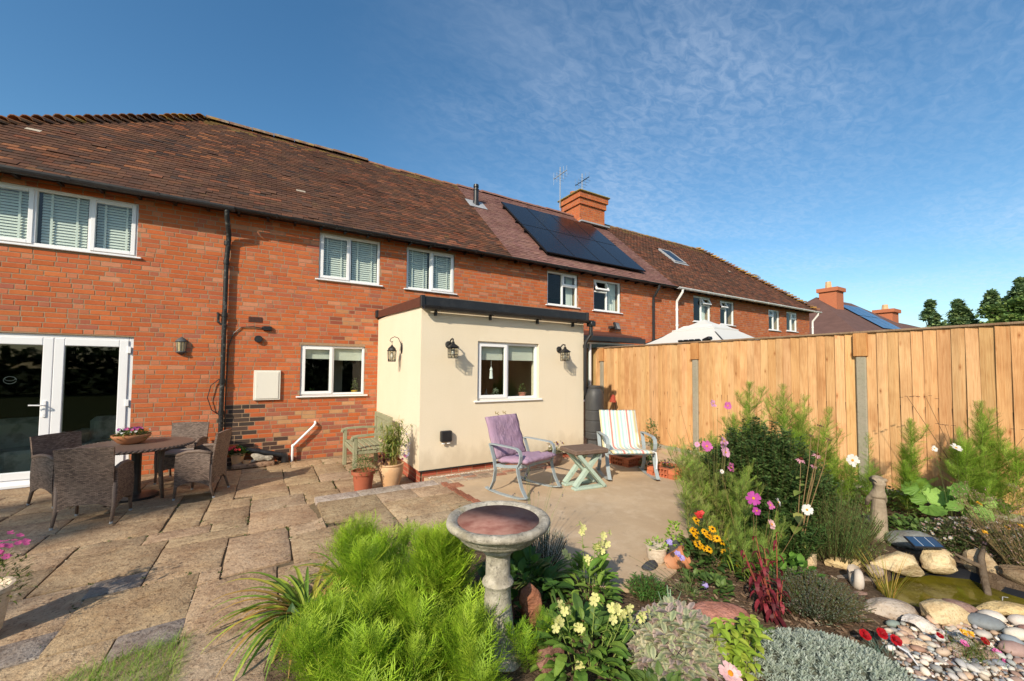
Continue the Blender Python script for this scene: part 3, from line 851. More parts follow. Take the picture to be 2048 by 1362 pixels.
# sofas seen in the room behind the patio doors
sf = thing('sofa', 'pale patterned sofa in the dark room behind the patio doors', 'sofa', (-2.0, 1.0, 0))
MB().cbox(-.55, -.35, .0, .55, .35, .42, .05).build('seat', M['sofa'], sf)
MB().cbox(-.55, .22, .3, .55, .45, .80, .07).build('backrest', M['sofa'], sf)
a_ = MB().cbox(-.72, -.38, .0, -.54, .45, .60, .05); a_.build('armrest', M['sofa'], sf)
a_ = MB().cbox(.54, -.38, .0, .72, .45, .60, .05); a_.build('armrest', M['sofa'], sf)
ac = thing('armchair', 'pale patterned armchair close behind the glass of the door with the lever handle', 'armchair', (-3.05, .75, 0), .5)
MB().cbox(-.32, -.3, .0, .32, .3, .42, .05).build('seat', M['sofa'], ac)
MB().cbox(-.34, .2, .3, .34, .42, .85, .08).build('backrest', M['sofa'], ac)
MB().cbox(-.47, -.32, .0, -.31, .4, .58, .05).build('armrest', M['sofa'], ac)
MB().cbox(.31, -.32, .0, .47, .4, .58, .05).build('armrest', M['sofa'], ac)
# downpipe with its swan neck
p = MB(); X = -.65
p.tube([(X, EY-.075, EZ-.06), (X, EY-.075, EZ-.17), (X+.02, -.10, EZ-.42), (X+.02, -.07, EZ-.50), (X, -.07, 3.4)], .036, 10)
p.tube([(X, -.07, 3.42), (X-.0, -.068, 2.0), (X, -.068, .02)], .034, 10)
for z in (3.72, 3.4, 2.52, 1.42, .9): p.tube([(X, -.07, z-.035), (X, -.07, z+.035)], .043, 10); 
p.tube([(X, -.05, 2.40), (X-.05, -.05, 2.36), (X-.085, -.05, 2.40), (X-.085, -.05, 2.53), (X-.10, .01, 2.55)], .02, 8)
p.build('downpipe', M['black_iron'], h1, angle=40)
# cables and small fittings on the wall
c = MB(); c.tube([(-.10, -.02, 2.33), (-.25, -.03, 2.35), (-.42, -.02, 2.33), (-.52, -.02, 2.22), (-.585, -.02, 2.0), (-.60, -.02, 1.0), (-.585, -.02, .35)], .009, 6)
c.tube([(-.70, -.02, 1.45), (-.80, -.05, 1.35), (-.84, -.05, 1.15), (-.78, -.04, .95), (-.70, -.03, .88)], .007, 6)
c.build('cable', M['black'], h1)
c = MB().cbox(-.10, -.055, 2.295, .03, .0, 2.37, .01); c.tube([(-.12, -.03, 2.335), (-.02, -.03, 2.335)], .028, 8); c.build('junction_box', M['black'], h1)
v = MB().lathe([(.0, 0), (.035, 0), (.04, .02), (.06, .02), (.062, .05), (.055, .06)][::-1], 16); v.v = [(-.165+x, -z, 2.14+y) for x, y, z in v.v]
v.build('boiler_flue', M['black'], h1)
v = MB().cbox(AB[0], -.014, AB[2]+.004, AB[1], .0, AB[3]-.006, .003)
for k in range(9): v.box(AB[0]+.015+k*.02, -.018, AB[2]+.02, AB[0]+.022+k*.02, -.013, AB[3]-.02)
v.build('air_brick', surf('dark_air_brick', (.09,.04,.03), .9), h1)
m = MB().cbox(-.215, -.045, 1.085, .185, .0, 1.60, .006); m.cbox(-.185, -.056, 1.11, .155, -.040, 1.575, .004); m.tube([(-.165, -.058, 1.33), (-.165, -.062, 1.33)], .008, 8)
m.build('meter_box', M['cream_metal'], h1)
w_ = MB().tube([(.755, .0, .66), (.755, -.06, .64), (.73, -.075, .60), (.44, -.075, .30), (.40, -.075, .27), (.395, -.075, -.02)], .021, 10)
w_.tube([(.415, -.075, .285), (.395, -.075, .25)], .027, 10)
w_.build('waste_pipe', M['upvc'], h1, angle=40)
w_ = MB().tube([(-.35, -.08, .27), (-.18, -.09, .24), (.23, -.10, .13)], .045, 12); w_.tube([(.21, -.10, .135), (.27, -.10, .12), (.285, -.10, .06), (.285, -.10, -.03)], .055, 12)
w_.tube([(-.16, -.09, .235), (-.10, -.09, .22)], .055, 12)
w_.build('drain_pipe', M['black'], h1, angle=40)

# ---- house with the solar panels
h2 = thing('terraced_house', 'brick terraced house with smooth pinkish roof tiles, black solar panels and chimney', 'house')
W3 = (6.02, 7.03, 3.315, 4.19); W4 = (7.60, 8.64, 3.30, 4.18)
wall2 = house_box(h2, 4.842, 10.85, [W3, W4], False, True)
lay_bricks(wall2, brick_list(4.842, 10.848, 1.9, EZ-.03, [W3, W4], 1), lambda u, d, z: (u, d, z), brick_col, 300)
roof2 = roof_shell(h2, 4.842, 10.85)
tile_roof(roof2, 4.842, 10.845, new_tile, holes=[(6.2, 9.65, .2, 2.25)], camber=.001)
ridge(roof2, ((4.85, RY, RZ), (10.85, RY, RZ)), surf('smooth_ridge', (.24,.125,.10), .85, world=True), .11)
gutter(h2, 4.845, 10.85, M['black'], .052)
rafters(h2, 4.845, 10.85)
window(h2, *W3, .03, [(6.02, 6.53, W3[2], W3[3], 'fixed'), (6.53, 7.03, W3[2], 3.86, 'fixed'), (6.53, 7.03, 3.86, W3[3], 'sash')], curtain=[(6.75, 7.0)])
window(h2, *W4, .03, [(7.60, 8.12, W4[2], 3.84, 'fixed'), (7.60, 8.12, 3.84, W4[3], 'open'), (8.12, 8.64, W4[2], W4[3], 'fixed')], curtain=[(8.3, 8.62)])
S0 = .42; SH = 1.62; SWd = .925
for r_ in range(2):
    for k in range(4):
        x = 6.02 + k*(SWd+.012); s0 = S0 + r_*(SH+.015)
        pm = MB()
        def Q(x_, s_, n_): return (x_, EY + s_*math.cos(PT) - math.sin(PT)*n_, EZ + s_*math.sin(PT) + math.cos(PT)*n_)
        vs = [Q(x, s0, .10), Q(x+SWd, s0, .10), Q(x+SWd, s0+SH, .10), Q(x, s0+SH, .10), Q(x, s0, .135), Q(x+SWd, s0, .135), Q(x+SWd, s0+SH, .135), Q(x, s0+SH, .135)]
        pm.add(vs, [(0,3,2,1), (4,5,6,7), (0,1,5,4), (1,2,6,5), (2,3,7,6), (3,0,4,7)])
        so = pm.build('solar_panel', M['panel_frame'], h2)
        g = MB(); e = .018
        g.add([Q(x+e, s0+e, .1375), Q(x+SWd-e, s0+e, .1375), Q(x+SWd-e, s0+SH-e, .1375), Q(x+e, s0+SH-e, .1375)], [(0,1,2,3)])
        g.build('glass', M['panel'], so)
ra = MB()
for s_ in (S0+.3, S0+1.3, S0+SH+.3, S0+SH+1.3): ra.box(-.05, -.015, .035, 3.8, .015, .10, M=Matrix.Translation((6.02, EY+s_*math.cos(PT), EZ+s_*math.sin(PT))) @ Matrix.Rotation(PT, 4, 'X'))
ra.build('mounting_rail', M['panel_frame'], h2)
fl = MB(); fx, fy = 5.02, 2.15; fz = on_slope(fx, fy)[2]
fl.lathe([(.075, -.1), (.075, .42), (.085, .43), (.085, .47), (.06, .48), (.06, .52), (.08, .525), (.075, .60), (.02, .62)], 14, fx, fy, fz); fl.lathe([(.12, -.06), (.085, .12)], 14, fx, fy, fz)
fl.build('flue_pipe', M['black'], h2, angle=40)
ld = MB(); ld.box(-.28, -.26, .032, .28, .24, .040, M=Matrix.Translation((fx, fy, fz)) @ Matrix.Rotation(PT, 4, 'X')); ld.build('lead_slate', M['lead'], h2)
# chimney
CX0, CX1, CY0, CY1, CZ1 = 9.50, 10.70, 2.75, 3.75, 8.10
def chim(parent, x0, x1, y0, y1, zb, zt, corbels=True, parts=300, seen_left=True, detail=True):
    c = MB(); c.box(x0, y0, zb, x1, y1, zt)
    if corbels:
        c.box(x0-.05, y0-.05, zt-.42, x1+.05, y1+.05, zt-.003); c.box(x0-.10, y0-.10, zt-.20, x1+.10, y1+.10, zt-.001)
    ch = c.build('chimney', M['mortar'], parent)
    L1 = []
    if detail:
        for (e, a, b_) in ((0, zb, zt-.42), (.05, zt-.42, zt-.20), (.10, zt-.20, zt)):
            Lf = brick_list(x0-e, x1+e, a, b_, [], 1)
            lay_bricks(ch, Lf, lambda u, d, z, e=e: (u, y0-e+d, z), lambda *q: jit(rnd.choice(BRK), .1), 60 if parts else 0)
            Lf = brick_list(y0-e, y1+e, a, b_, [], 1)
            lay_bricks(ch, Lf, lambda u, d, z, e=e: (x0-e+d, y0+y1-u, z), lambda *q: jit(rnd.choice(BRK), .1), 30 if parts else 0)
    fl_ = MB().cbox(x0-.16, y0-.16, zt, x1+.16, y1+.16, zt+.06, .02)
    fl_.build('moss_cap', surf('moss', (.25,.19,.05), .95, False, [(9, .4, .6, (.33,.24,.09), .8)], [(14, .9, .05)]), ch)
    return ch
ch = chim(h2, CX0, CX1, CY0, CY1, 6.9, CZ1)
MB().box(CX0-.08, CY0-.16, 6.99, CX1+.12, CY0-.002, 7.04, M=None).build('lead_flashing', M['lead'], ch)
MB().lathe([(.13, 0), (.10, .22), (.12, .25), (.12, .28), (.09, .28)], 12, CX0+.25, CY1-.3, CZ1+.05).build('chimney_pot', M['terracotta'], ch)
def antenna(loc, h, label, dark=False):
    t = thing('aerial', label, 'aerial', loc)
    m = MB().tube([(0,0,0), (0,0,h)], .017, 6); m.build('mast', M['alu'], t)
    a = MB(); z0 = h-.55
    a.tube([(-.02, -.42, z0+.25), (.02, .42, z0+.25)], .016, 5)
    for k in range(5): y = -.4 + k*.2; l = .20 + .05*(k % 3); a.tube([(0, y, z0+.25-l), (0, y, z0+.25+l)], .005, 4)
    for k in range(4): a.tube([(-.26, -.1*k+.1, z0+.10+.05*k), (.26, -.1*k+.1, z0+.10+.05*k)], .005, 4)
    a.build('dipoles', M['alu'] if not dark else M['panel_frame'], t)
    return t
antenna((9.32, 3.7, 7.45), 1.95, 'tall silver television aerial on a mast beside the chimney flank')
antenna((10.2, 3.45, CZ1+.02), 1.15, 'shorter television aerial rising from the top of the brick chimney', True)

# ---- house at the far end with the white gutter
h3 = thing('terraced_house', 'end terraced house with white gutter, mossy brown hipped roof and rooflight', 'house')
W5 = (12.05, 13.0, 3.30, 4.17); W6 = (13.57, 14.44, 3.30, 4.15); W7 = (16.86, 17.7, 3.30, 4.13); W8 = (18.28, 19.18, 3.34, 4.14)
o3 = [W5, W6, W7, W8]
wall3 = house_box(h3, 10.852, 20.3, o3, False, True)
lay_bricks(wall3, brick_list(10.852, 20.3, 2.0, EZ-.03, o3, 2), lambda u, d, z: (u, d, z), lambda x, z, h: tuple(v*.9 for v in brick_col(x, 3, h)), 0)
roof3 = roof_shell(h3, 10.852, 20.6, hipR=20.6)
tile_roof(roof3, 10.852, 20.6, old_tile, hipR=20.6, n_parts=0, holes=[(12.9, 13.6, 1.35, 2.2)], camber=.004)
ridge(roof3, ((10.86, RY, RZ-.03), (17.05, RY, RZ-.02)), M['ridge'], .11)
bonnets(roof3, (20.6, EY, EZ+.03), (17.05, RY, RZ+.03), M['tile'], 0)
gutter(h3, 10.86, 20.7, M['upvc2'], .06)
rafters(h3, 10.86, 20.5)
for (w, xm, side) in ((W5, 12.52, 'R'), (W6, 13.98, 'L'), (W7, 17.28, 'L'), (W8, 18.74, 'R')):
    zt = w[3] - .27; k = 'open' if side == 'R' and w is W5 or w is W6 else 'sash'
    if side == 'R': li = [(w[0], xm, w[2], w[3], 'fixed'), (xm, w[1], w[2], zt, 'fixed'), (xm, w[1], zt, w[3], k)]
    else: li = [(w[0], xm, w[2], zt, 'fixed'), (w[0], xm, zt, w[3], k), (xm, w[1], w[2], w[3], 'fixed')]
    window(h3, *w, .03, li, curtain=[(w[0]+.05, w[0]+.25)] if side == 'L' else [(w[1]-.3, w[1]-.05)])
rl = MB(); frame_rect(rl, -.35, .35, -.05, .95, -.02, .05, .05); rl.v = [(x, z, -y) for x, y, z in rl.v]
Mr = Matrix.Translation(on_slope(13.25, 1.40, .06)) @ Matrix.Rotation(PT, 4, 'X')
rl.v = [tuple(Mr @ Vector(v)) for v in rl.v]; ro = rl.build('rooflight', M['lead'], h3)
MB().box(-.31, 0, -.01, .31, .90, .01, M=Mr).build('pane', M['panel'], ro)
MB().box(-.42, -.16, -.03, .42, -.05, -.015, M=Mr).build('flashing', M['lead'], ro)
for x, zt, zb in ((9.98, EZ-.08, 1.2), (11.10, EZ-.08, 1.5), (20.45, EZ-.08, 1.5)):
    mt = M['black'] if x < 10 else M['upvc2']
    d = MB().tube([(x, EY-.075, zt), (x, EY-.075, zt-.08), (x, -.07, zt-.34), (x, -.06, zt-.45), (x, -.06, zb)], .038, 8)
    for z in (3.6, 3.1, 2.6): d.tube([(x, -.06, z-.03), (x, -.06, z+.03)], .046, 8)
    d.build('downpipe', mt, h2 if x < 10 else h3, angle=40)
t = thing('aerial', 'small aerial on the far hip of the end house', 'aerial', (19.9, 2.0, 5.0)); m = MB().tube([(0,0,0), (0,0,1.3)], .02, 5); m.build('mast', M['alu'], t)
a = MB().tube([(-.25, 0, 1.28), (.25, 0, 1.22)], .014, 5)
for k in range(5): a.tube([(-.22+.1*k, -.1, 1.27-.012*k), (-.22+.1*k, .1, 1.27-.012*k)], .01, 4)
a.build('dipoles', M['alu'], t)
# ------------------------------------------------------------------ cream extension
ex = thing('house_extension', 'cream rendered single storey extension with flat roof and black edge trim', 'extension')
EX0, EX1, EYF = 1.85, 4.90, -2.646
EW = (2.755, 3.905, 1.165, 2.085)
w = MB(); wall_cells(w, EX0, EX1, .20, 2.62, EYF, EYF+.22, [EW])
w.box(EX0, EYF+.22, .20, EX0+.22, -.002, 2.62); w.box(EX1-.22, EYF+.22, .0, EX1, -.002, 2.62)
w.build('wall', M['render'], ex)
MB().box(EX0-.004, EYF-.006, .185, EX1, EYF+.01, .205).build('damp_course', M['black'], ex)
pl = MB(); pl.box(EX0+.03, EYF+.03, -.15, EX1-.02, EYF+.2, .199); pl.box(EX0+.03, EYF+.2, -.15, EX0+.2, -.003, .199)
plo = pl.build('plinth', M['mortar'], ex)
rb = lambda *q: jit(rnd.choice([(.40,.10,.06), (.34,.085,.05), (.46,.13,.075)]), .12)
lay_bricks(plo, brick_list(EX0+.03, EX1-.02, -.03, .197, [], 0), lambda u, d, z: (u, EYF+.03+d, z), rb, 40)
lay_bricks(plo, brick_list(.003, -EYF-.03, -.03, .197, [], 0), lambda u, d, z: (EX0+.03+d, -u, z), rb, 40)
r_ = MB(); r_.box(EX0-.01, EYF-.02, 2.622, EX1+.03, -.003, 2.66); r_.build('flat_roof', M['underlay'], ex)
f = MB(); f.cbox(EX0-.02, EYF-.06, 2.545, EX1+.06, EYF-.012, 2.69, .008); f.cbox(EX1+.02, EYF-.07, 2.535, EX1+.075, EYF+.01, 2.70, .006); f.cbox(EX0-.03, EYF-.075, 2.535, EX0+.03, EYF-.005, 2.70, .006)
f.build('fascia', M['black'], ex)
f = MB(); v0 = [(EX0-.028, EYF-.005, 2.54), (EX0-.028, -.01, 2.66), (EX0-.028, -.01, 2.79), (EX0-.028, EYF-.005, 2.68)]
f.add(v0 + [(x+.024, y, z) for x, y, z in v0], [(0,3,2,1), (4,5,6,7), (0,1,5,4), (1,2,6,5), (2,3,7,6), (3,0,4,7)])
f.build('side_trim', M['brown_trim'], ex)
f = MB()
f.add([(EX0-.003, EYF+.01, 2.6), (EX0-.003, -.005, 2.6), (EX0-.003, -.005, 2.70), (EX0+.2, EYF+.01, 2.6), (EX0+.2, -.005, 2.6), (EX0+.2, -.005, 2.70)], [(0,1,2), (3,5,4), (0,3,4,1), (1,4,5,2), (2,5,3,0)])
f.build('wall_top', M['render'], ex)
MB().cbox(EX0-.07, -.10, 2.66, EX0+.02, -.01, 2.80, .006).build('corner_cap', M['black'], ex)
g = MB(); n = 9; vs = []
for x in (EX0-.01, EX1+.10):
    for k in range(n): t_ = PI + PI*k/(n-1); vs.append((x, EYF-.12 + .055*math.cos(t_), 2.545 + .055*math.sin(t_)))
    for k in range(n): t_ = 2*PI - PI*k/(n-1); vs.append((x, EYF-.12 + .05*math.cos(t_), 2.545 + .05*math.sin(t_)))
m_ = 2*n; g.add(vs, [(k, (k+1) % m_, m_+(k+1) % m_, m_+k) for k in range(m_)] + [tuple(range(m_)), tuple(range(2*m_-1, m_-1, -1))])
go = g.build('gutter', M['black'], ex)
for x in (2.05, 2.95, 3.85, 4.62):
    MB().bar([(x, EYF-.182, 2.55), (x, EYF-.16, 2.50), (x, EYF-.12, 2.482), (x, EYF-.05, 2.50), (x, EYF-.005, 2.47)], .03, .010, up=(1,0,0)).box(x-.012, EYF-.06, 2.42, x+.012, EYF-.003, 2.50).build('bracket', M['black'], go)
d = MB(); d.cbox(EX1+.02, EYF-.19, 2.44, EX1+.13, EYF-.05, 2.53, .01)
d.tube([(EX1+.07, EYF-.12, 2.46), (EX1+.07, EYF-.12, 2.30), (EX1+.04, EYF-.10, 2.24), (EX1+.0, EYF-.06, 2.15), (EX1-.01, EYF-.055, 2.05), (EX1-.01, EYF-.055, 1.45)], .034, 10)
for z in (2.3, 2.08): d.tube([(EX1+.07 if z > 2.2 else EX1-.01, EYF-.12 if z > 2.2 else EYF-.055, z-.03), (EX1+.07 if z > 2.2 else EX1-.01, EYF-.12 if z > 2.2 else EYF-.055, z+.03)], .042, 10)
d.tube([(EX1-.01, EYF-.055, 1.45), (EX1-.01, EYF-.055, 1.30), (EX1+.03, EYF-.02, 1.2)], .032, 10)
d.build('downpipe', M['black'], ex, angle=40)
we = window(ex, *EW, EYF+.045, [(2.755, 3.31, EW[2], EW[3], 'sash'), (3.31, 3.905, EW[2], EW[3], 'fixed')])
b = MB(); b.box(2.81, EYF+.13, 1.80, 3.27, EYF+.133, 2.05); b.box(3.34, EYF+.13, 1.80, 3.87, EYF+.133, 2.05); b.build('roller_blind', M['cloth_blind'], we)
MB().cbox(2.70, EYF+.11, 1.13, 3.96, EYF+.40, 1.16, .006).build('inner_sill', M['upvc'], we)
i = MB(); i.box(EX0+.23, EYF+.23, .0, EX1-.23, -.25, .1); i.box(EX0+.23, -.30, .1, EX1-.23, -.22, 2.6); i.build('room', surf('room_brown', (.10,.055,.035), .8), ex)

def potplant(loc, name, label, r, h, mat, col, n=70, ph=.14, group=None, flower=None):
    t = thing(name, label, 'plant pot', loc, rnd.random()*6, group)
    MB().lathe([(r*.75, 0), (r, h*.85), (r*1.1, h*.86), (r*1.12, h), (r*.98, h), (r*.95, h*.88), (0, h*.86)], 14).build('pot', mat, t, angle=40)
    leafy(t, n, r*1.2, ph, (0, 0, h*.85), col, .03)
    if flower: blossoms(t, (0, 0, h*.85), r, ph, flower, 8, .016)
    return t
# ------------------------------------------------------------------ plant kit (vectorised)
def tmpl_blade(k, width, bend, fold=0.0, prof=None, curl=0.0):
    """a leaf template along +Y of length 1, width in x, bends towards +Z then droops. returns V,F"""
    V = []; F = []
    prof = prof or (lambda t: math.sin(PI*min(1, t*.9+.06))**.8)
    for i in range(k+1):
        t = i/k; w = width*prof(t)
        y = t*math.cos(bend*t); z = t*math.sin(-bend*t*.9) if bend else 0
        y = (math.sin(bend*t)/bend) if abs(bend) > 1e-3 else t
        z = -((1-math.cos(bend*t))/bend) if abs(bend) > 1e-3 else 0
        z += curl*math.sin(t*PI*1.5)
        if fold: V += [(-w, y, z+fold*w), (0, y, z), (w, y, z+fold*w)]
        else: V += [(-w, y, z), (w, y, z)]
    c = 3 if fold else 2
    for i in range(k):
        for j in range(c-1): F.append((i*c+j, i*c+j+1, (i+1)*c+j+1, (i+1)*c+j))
    return np.array(V, float), np.array(F)
def tmpl_feather(pairs=7, tl=.34, w=.010):
    """thread-fine compound leaf of length 1: rachis and forked threads"""
    V = []; F = []
    def rib(pts, w):
        n = len(V)
        for i, p in enumerate(pts):
            p = Vector(p); d = Vector(pts[min(i+1, len(pts)-1)]) - Vector(pts[max(i-1, 0)])
            s = d.cross(Vector((.3, .2, 1))).normalized()*w*(1 - .75*i/(len(pts)-1))
            V.append(tuple(p-s)); V.append(tuple(p+s))
        for i in range(len(pts)-1): F.append((n+2*i, n+2*i+1, n+2*i+3, n+2*i+2))
    rib([(0,0,0), (0,.35,.02), (0,.7,.09), (0,1,.22)], w*1.4)
    for i in range(pairs):
        t = .18 + .74*i/pairs; l = tl*(1 - .5*abs(t-.45)) * rnd.uniform(.8, 1.15); z = .02+.09*t*t
        for s in (-1, 1):
            a = rnd.uniform(.55, .85); x1 = s*l*math.sin(a)*.55; y1 = t + l*math.cos(a)*.5
            x2 = s*l*math.sin(a)*.85; y2 = t + l*math.cos(a)*1.05
            up = rnd.uniform(-.02, .12)
            rib([(0,t,z), (x1,y1,z+up*.5), (x2,y2,z+up+.05)], w)
            rib([(x1,y1,z+up*.5), (x1+s*l*.35,y1+l*.22,z+up+.06*rnd.random())], w*.9)
    return np.array(V), np.array(F)
def orient(dirs, roll=None, upref=(0, 0, 1)):
    """matrices whose y axis follows dirs and whose z axis stays as near to up as it can"""
    d = np.asarray(dirs, float); d = d/np.linalg.norm(d, axis=1, keepdims=True)
    u = np.tile(np.array(upref, float), (len(d), 1)) + rg.normal(0, .02, (len(d), 3))
    x = np.cross(d, u); x /= np.linalg.norm(x, axis=1, keepdims=True) + 1e-9
    z = np.cross(x, d)
    if roll is not None:
        c, s = np.cos(roll)[:, None], np.sin(roll)[:, None]; x, z = x*c + z*s, z*c - x*s
    return np.stack([x, d, z], 2)
def scatter(parent, name, T, locs, dirs, scales, cols, mat, roll=None, tc=None, smooth=False, upref=(0, 0, 1), **tg):
    V, F = T; n = len(locs)
    if n == 0: return None
    Rm = orient(dirs, roll, upref); scales = np.asarray(scales, float)
    sc3 = scales[:, None] if scales.ndim == 1 else scales
    P = np.einsum('nij,kj->nki', Rm, V)*1.0
    if scales.ndim == 1: P = P*scales[:, None, None]
    else: P = np.einsum('nij,nkj->nki', Rm, V[None]*scales[:, None, :])
    P = P + np.asarray(locs, float)[:, None, :]
    k = len(V)
    FF = (F[None] + (np.arange(n)*k)[:, None, None]).reshape(-1, F.shape[1])
    C = np.repeat(np.asarray(cols, float)[:, None, :], k, 1)
    if tc is not None: C = C*tc[None]
    return np_mesh(name, P.reshape(-1, 3), FF, C.reshape(-1, 3), mat, parent, smooth, **tg)
def vary(col, n, a=.25, hue=.08):
    c = np.array(col)[None]*(1 + rg.uniform(-a, a, (n, 1)))*(1 + rg.uniform(-hue, hue, (n, 3)))
    return np.clip(c, 0, 1)
def mixcols(cols, n, a=.2):
    idx = rg.integers(0, len(cols), n)
    return np.array(cols)[idx]*(1 + rg.uniform(-a, a, (n, 1)))
OVATE = tmpl_blade(4, .30, .7, .25, lambda t: max(.02, math.sin(PI*t**.75)))
LANCE = tmpl_blade(4, .13, .8, .3, lambda t: max(.04, math.sin(PI*t**.7)))
NEEDLE = tmpl_blade(2, .045, .3, 0, lambda t: 1-.8*t)
STRAP = tmpl_blade(9, .027, 1.9, .5, lambda t: max(.05, 1-t**2.2))
GRASS = tmpl_blade(4, .014, .9, 0, lambda t: 1-.9*t)
SMALL = tmpl_blade(2, .26, .4, .3, lambda t: max(.05, math.sin(PI*t)))
FEATH = [tmpl_feather(7, .40, .0105) for _ in range(3)]
def rdirs(n, zmin=-1, zmax=1):
    z = rg.uniform(zmin, zmax, n); a = rg.uniform(0, 2*PI, n); r = np.sqrt(np.maximum(0, 1-z*z))
    return np.stack([r*np.cos(a), r*np.sin(a), z], 1)
def leafy(t, n, rad, h, base, cols, ll, T=None, name='foliage', zbias=.2, up=.4, mat='leaf'):
    """a loose cushion of leaves on a half-ellipsoid volume"""
    d = rdirs(n, 0, 1); r = rg.uniform(.45, 1.05, n)**.6
    P = d*np.stack([r*rad, r*rad, r*h], 1) + np.array(base)
    dr = d + rg.normal(0, .45, (n, 3)); dr[:, 2] += up
    c = mixcols(cols if isinstance(cols, list) else [cols], n)
    return scatter(t, name, T or OVATE, P, dr, rg.uniform(.6, 1.25, n)*ll, c, M[mat])
def stems_mesh(t, paths, r=.002, col=(.12,.16,.04), name='stem', seg=4):
    m = MB()
    for p in paths: m.tube(p, [r*(1-.5*i/(len(p)-1)) for i in range(len(p))], seg, col=col, cap=False)
    return m.build(name, M['stem'], t)
def flower_mesh(kind):
    """flowers face +Z, radius 1"""
    m = MB()
    def petals(n, l, w, col, z=.0, lift=.15, notch=False, r0=.12, droop=0, tip=None):
        for k in range(n):
            a = 2*PI*k/n + rnd.uniform(-.09, .09); jz = rnd.uniform(-.22, .26); c, s = math.cos(a), math.sin(a)
            ll = l*rnd.uniform(.92, 1.05); vs = []
            for (t_, ww) in ((0, .3), (.45, .85), (.8, 1.0), (1.0, .55)):
                rr = r0 + (ll-r0)*t_; zz = z + lift*t_*.6 - droop*t_*t_ + jz*t_*t_
                for sg in (-1, 0, 1):
                    x = rr - (.05 if (notch and sg == 0 and t_ == 1) else 0); y = sg*w*ww*.5
                    vs.append((x*c - y*s, x*s + y*c, zz + abs(sg)*.02))
            cc = col
            m.add(vs, [(i*3+j, i*3+j+1, i*3+j+4, i*3+j+3) for i in range(3) for j in (0, 1)], 0, cc)
    def disc(r, h, col, z=0): m.lathe([(r, z), (r*.95, z+h*.6), (r*.5, z+h), (0, z+h*1.02)], 8, col=col)
    if kind == 'cosmos': petals(8, 1, .62, (.62,.16,.42), notch=True); disc(.2, .12, (.75,.42,.03), .03)
    elif kind == 'cosmos_pale': petals(8, 1, .62, (.74,.38,.58), notch=True); disc(.2, .12, (.75,.42,.03), .03)
    elif kind == 'cosmos_deep': petals(8, 1, .55, (.48,.07,.35), notch=True, lift=-.1); disc(.2, .12, (.75,.40,.03), .03)
    elif kind == 'cosmos_white': petals(8, 1, .62, (.80,.78,.74), notch=True); disc(.2, .14, (.80,.40,.03), .03)
    elif kind == 'dahlia': petals(10, 1, .5, (.80,.50,.52), notch=True); petals(7, .62, .36, (.82,.60,.58), .06, .3); disc(.26, .2, (.75,.32,.02), .05)
    elif kind == 'rudbeckia': petals(10, 1, .42, (.80,.42,.01), lift=.02, droop=.12); disc(.3, .28, (.035,.015,.01))
    elif kind == 'echinacea': petals(12, 1, .28, (.70,.34,.42), lift=-.3, droop=.35); disc(.42, .45, (.11,.03,.015))
    elif kind == 'nicotiana': petals(5, 1, .75, (.74,.72,.30), lift=.1, r0=.08); m.lathe([(.05,-1.6), (.10,-.5), (.16,.02)], 6, col=(.50,.56,.16))
    elif kind == 'daisy': petals(9, 1, .3, (.80,.76,.74)); disc(.3, .15, (.7,.45,.05), .02)
    elif kind == 'daisy_pink': petals(9, 1, .3, (.70,.42,.46)); disc(.3, .15, (.6,.38,.05), .02)
    elif kind == 'scabious': petals(11, 1, .42, (.42,.34,.72), notch=True); petals(9, .65, .36, (.50,.42,.78), .1, .3); disc(.3, .3, (.55,.47,.75), .1)
    elif kind == 'pansy': petals(4, 1, .95, (.10,.02,.12), lift=.05); petals(1, .9, 1, (.55,.38,.06), .03); disc(.14, .1, (.7,.5,.05), .04)
    elif kind == 'geranium': petals(5, 1, .8, (.72,.06,.06)); petals(5, .7, .7, (.80,.10,.10), .2, .3)
    elif kind == 'dianthus': petals(7, 1, .8, (.50,.012,.018), notch=True, lift=.1); petals(6, .75, .7, (.42,.01,.02), .12, .35); petals(5, .5, .5, (.35,.01,.015), .22, .5)
    elif kind == 'portulaca_pink': petals(6, 1, .8, (.72,.14,.40), lift=.3); petals(5, .6, .6, (.78,.25,.50), .15, .5)
    elif kind == 'portulaca_yellow': petals(6, 1, .8, (.80,.42,.03), lift=.3); petals(5, .6, .6, (.80,.50,.06), .15, .5)
    elif kind == 'pink': petals(6, 1, .7, (.62,.12,.32), lift=.2)
    elif kind == 'purple': petals(6, 1, .7, (.30,.06,.26), lift=.2)
    elif kind == 'white': petals(5, 1, .7, (.8,.78,.74), lift=.2)
    elif kind == 'lilac': petals(5, 1, .7, (.52,.48,.72), lift=.2)
    elif kind == 'fennel': 
        for k in range(9): a = k*2.4; m.lathe([(0,-.1), (.22,0), (0,.16)], 5, math.cos(a)*.75*math.sqrt(k/9), math.sin(a)*.75*math.sqrt(k/9), 0, col=(.13,.075,.05))
    return m.mesh('flower', M['petal'])
FM = {}
def flower(t, kind, loc, r, face=(0, -.5, .8), name='flower', col=None):
    if kind not in FM: FM[kind] = flower_mesh(kind)
    o = bpy.data.objects.new(name, FM[kind]); COL.objects.link(o); o.parent = t
    o.location = loc; o.scale = (r, r, r); o.color = (0, 0, 0, 1)
    o.rotation_euler = (Vector(face).to_track_quat('Z', 'Y') @ Matrix.Rotation(rnd.random()*6, 3, 'Z').to_quaternion()).to_euler()
    return o
def blossoms(t, base, rad, h, kind, n, r):
    for i in range(n):
        a = rnd.random()*6.28; q = rad*math.sqrt(rnd.random())*1.1
        flower(t, kind, (base[0]+q*math.cos(a), base[1]+q*math.sin(a), base[2]+h*rnd.uniform(.85, 1.15)), r*rnd.uniform(.8, 1.2), (math.cos(a)*.4, math.sin(a)*.4-.4, .8))
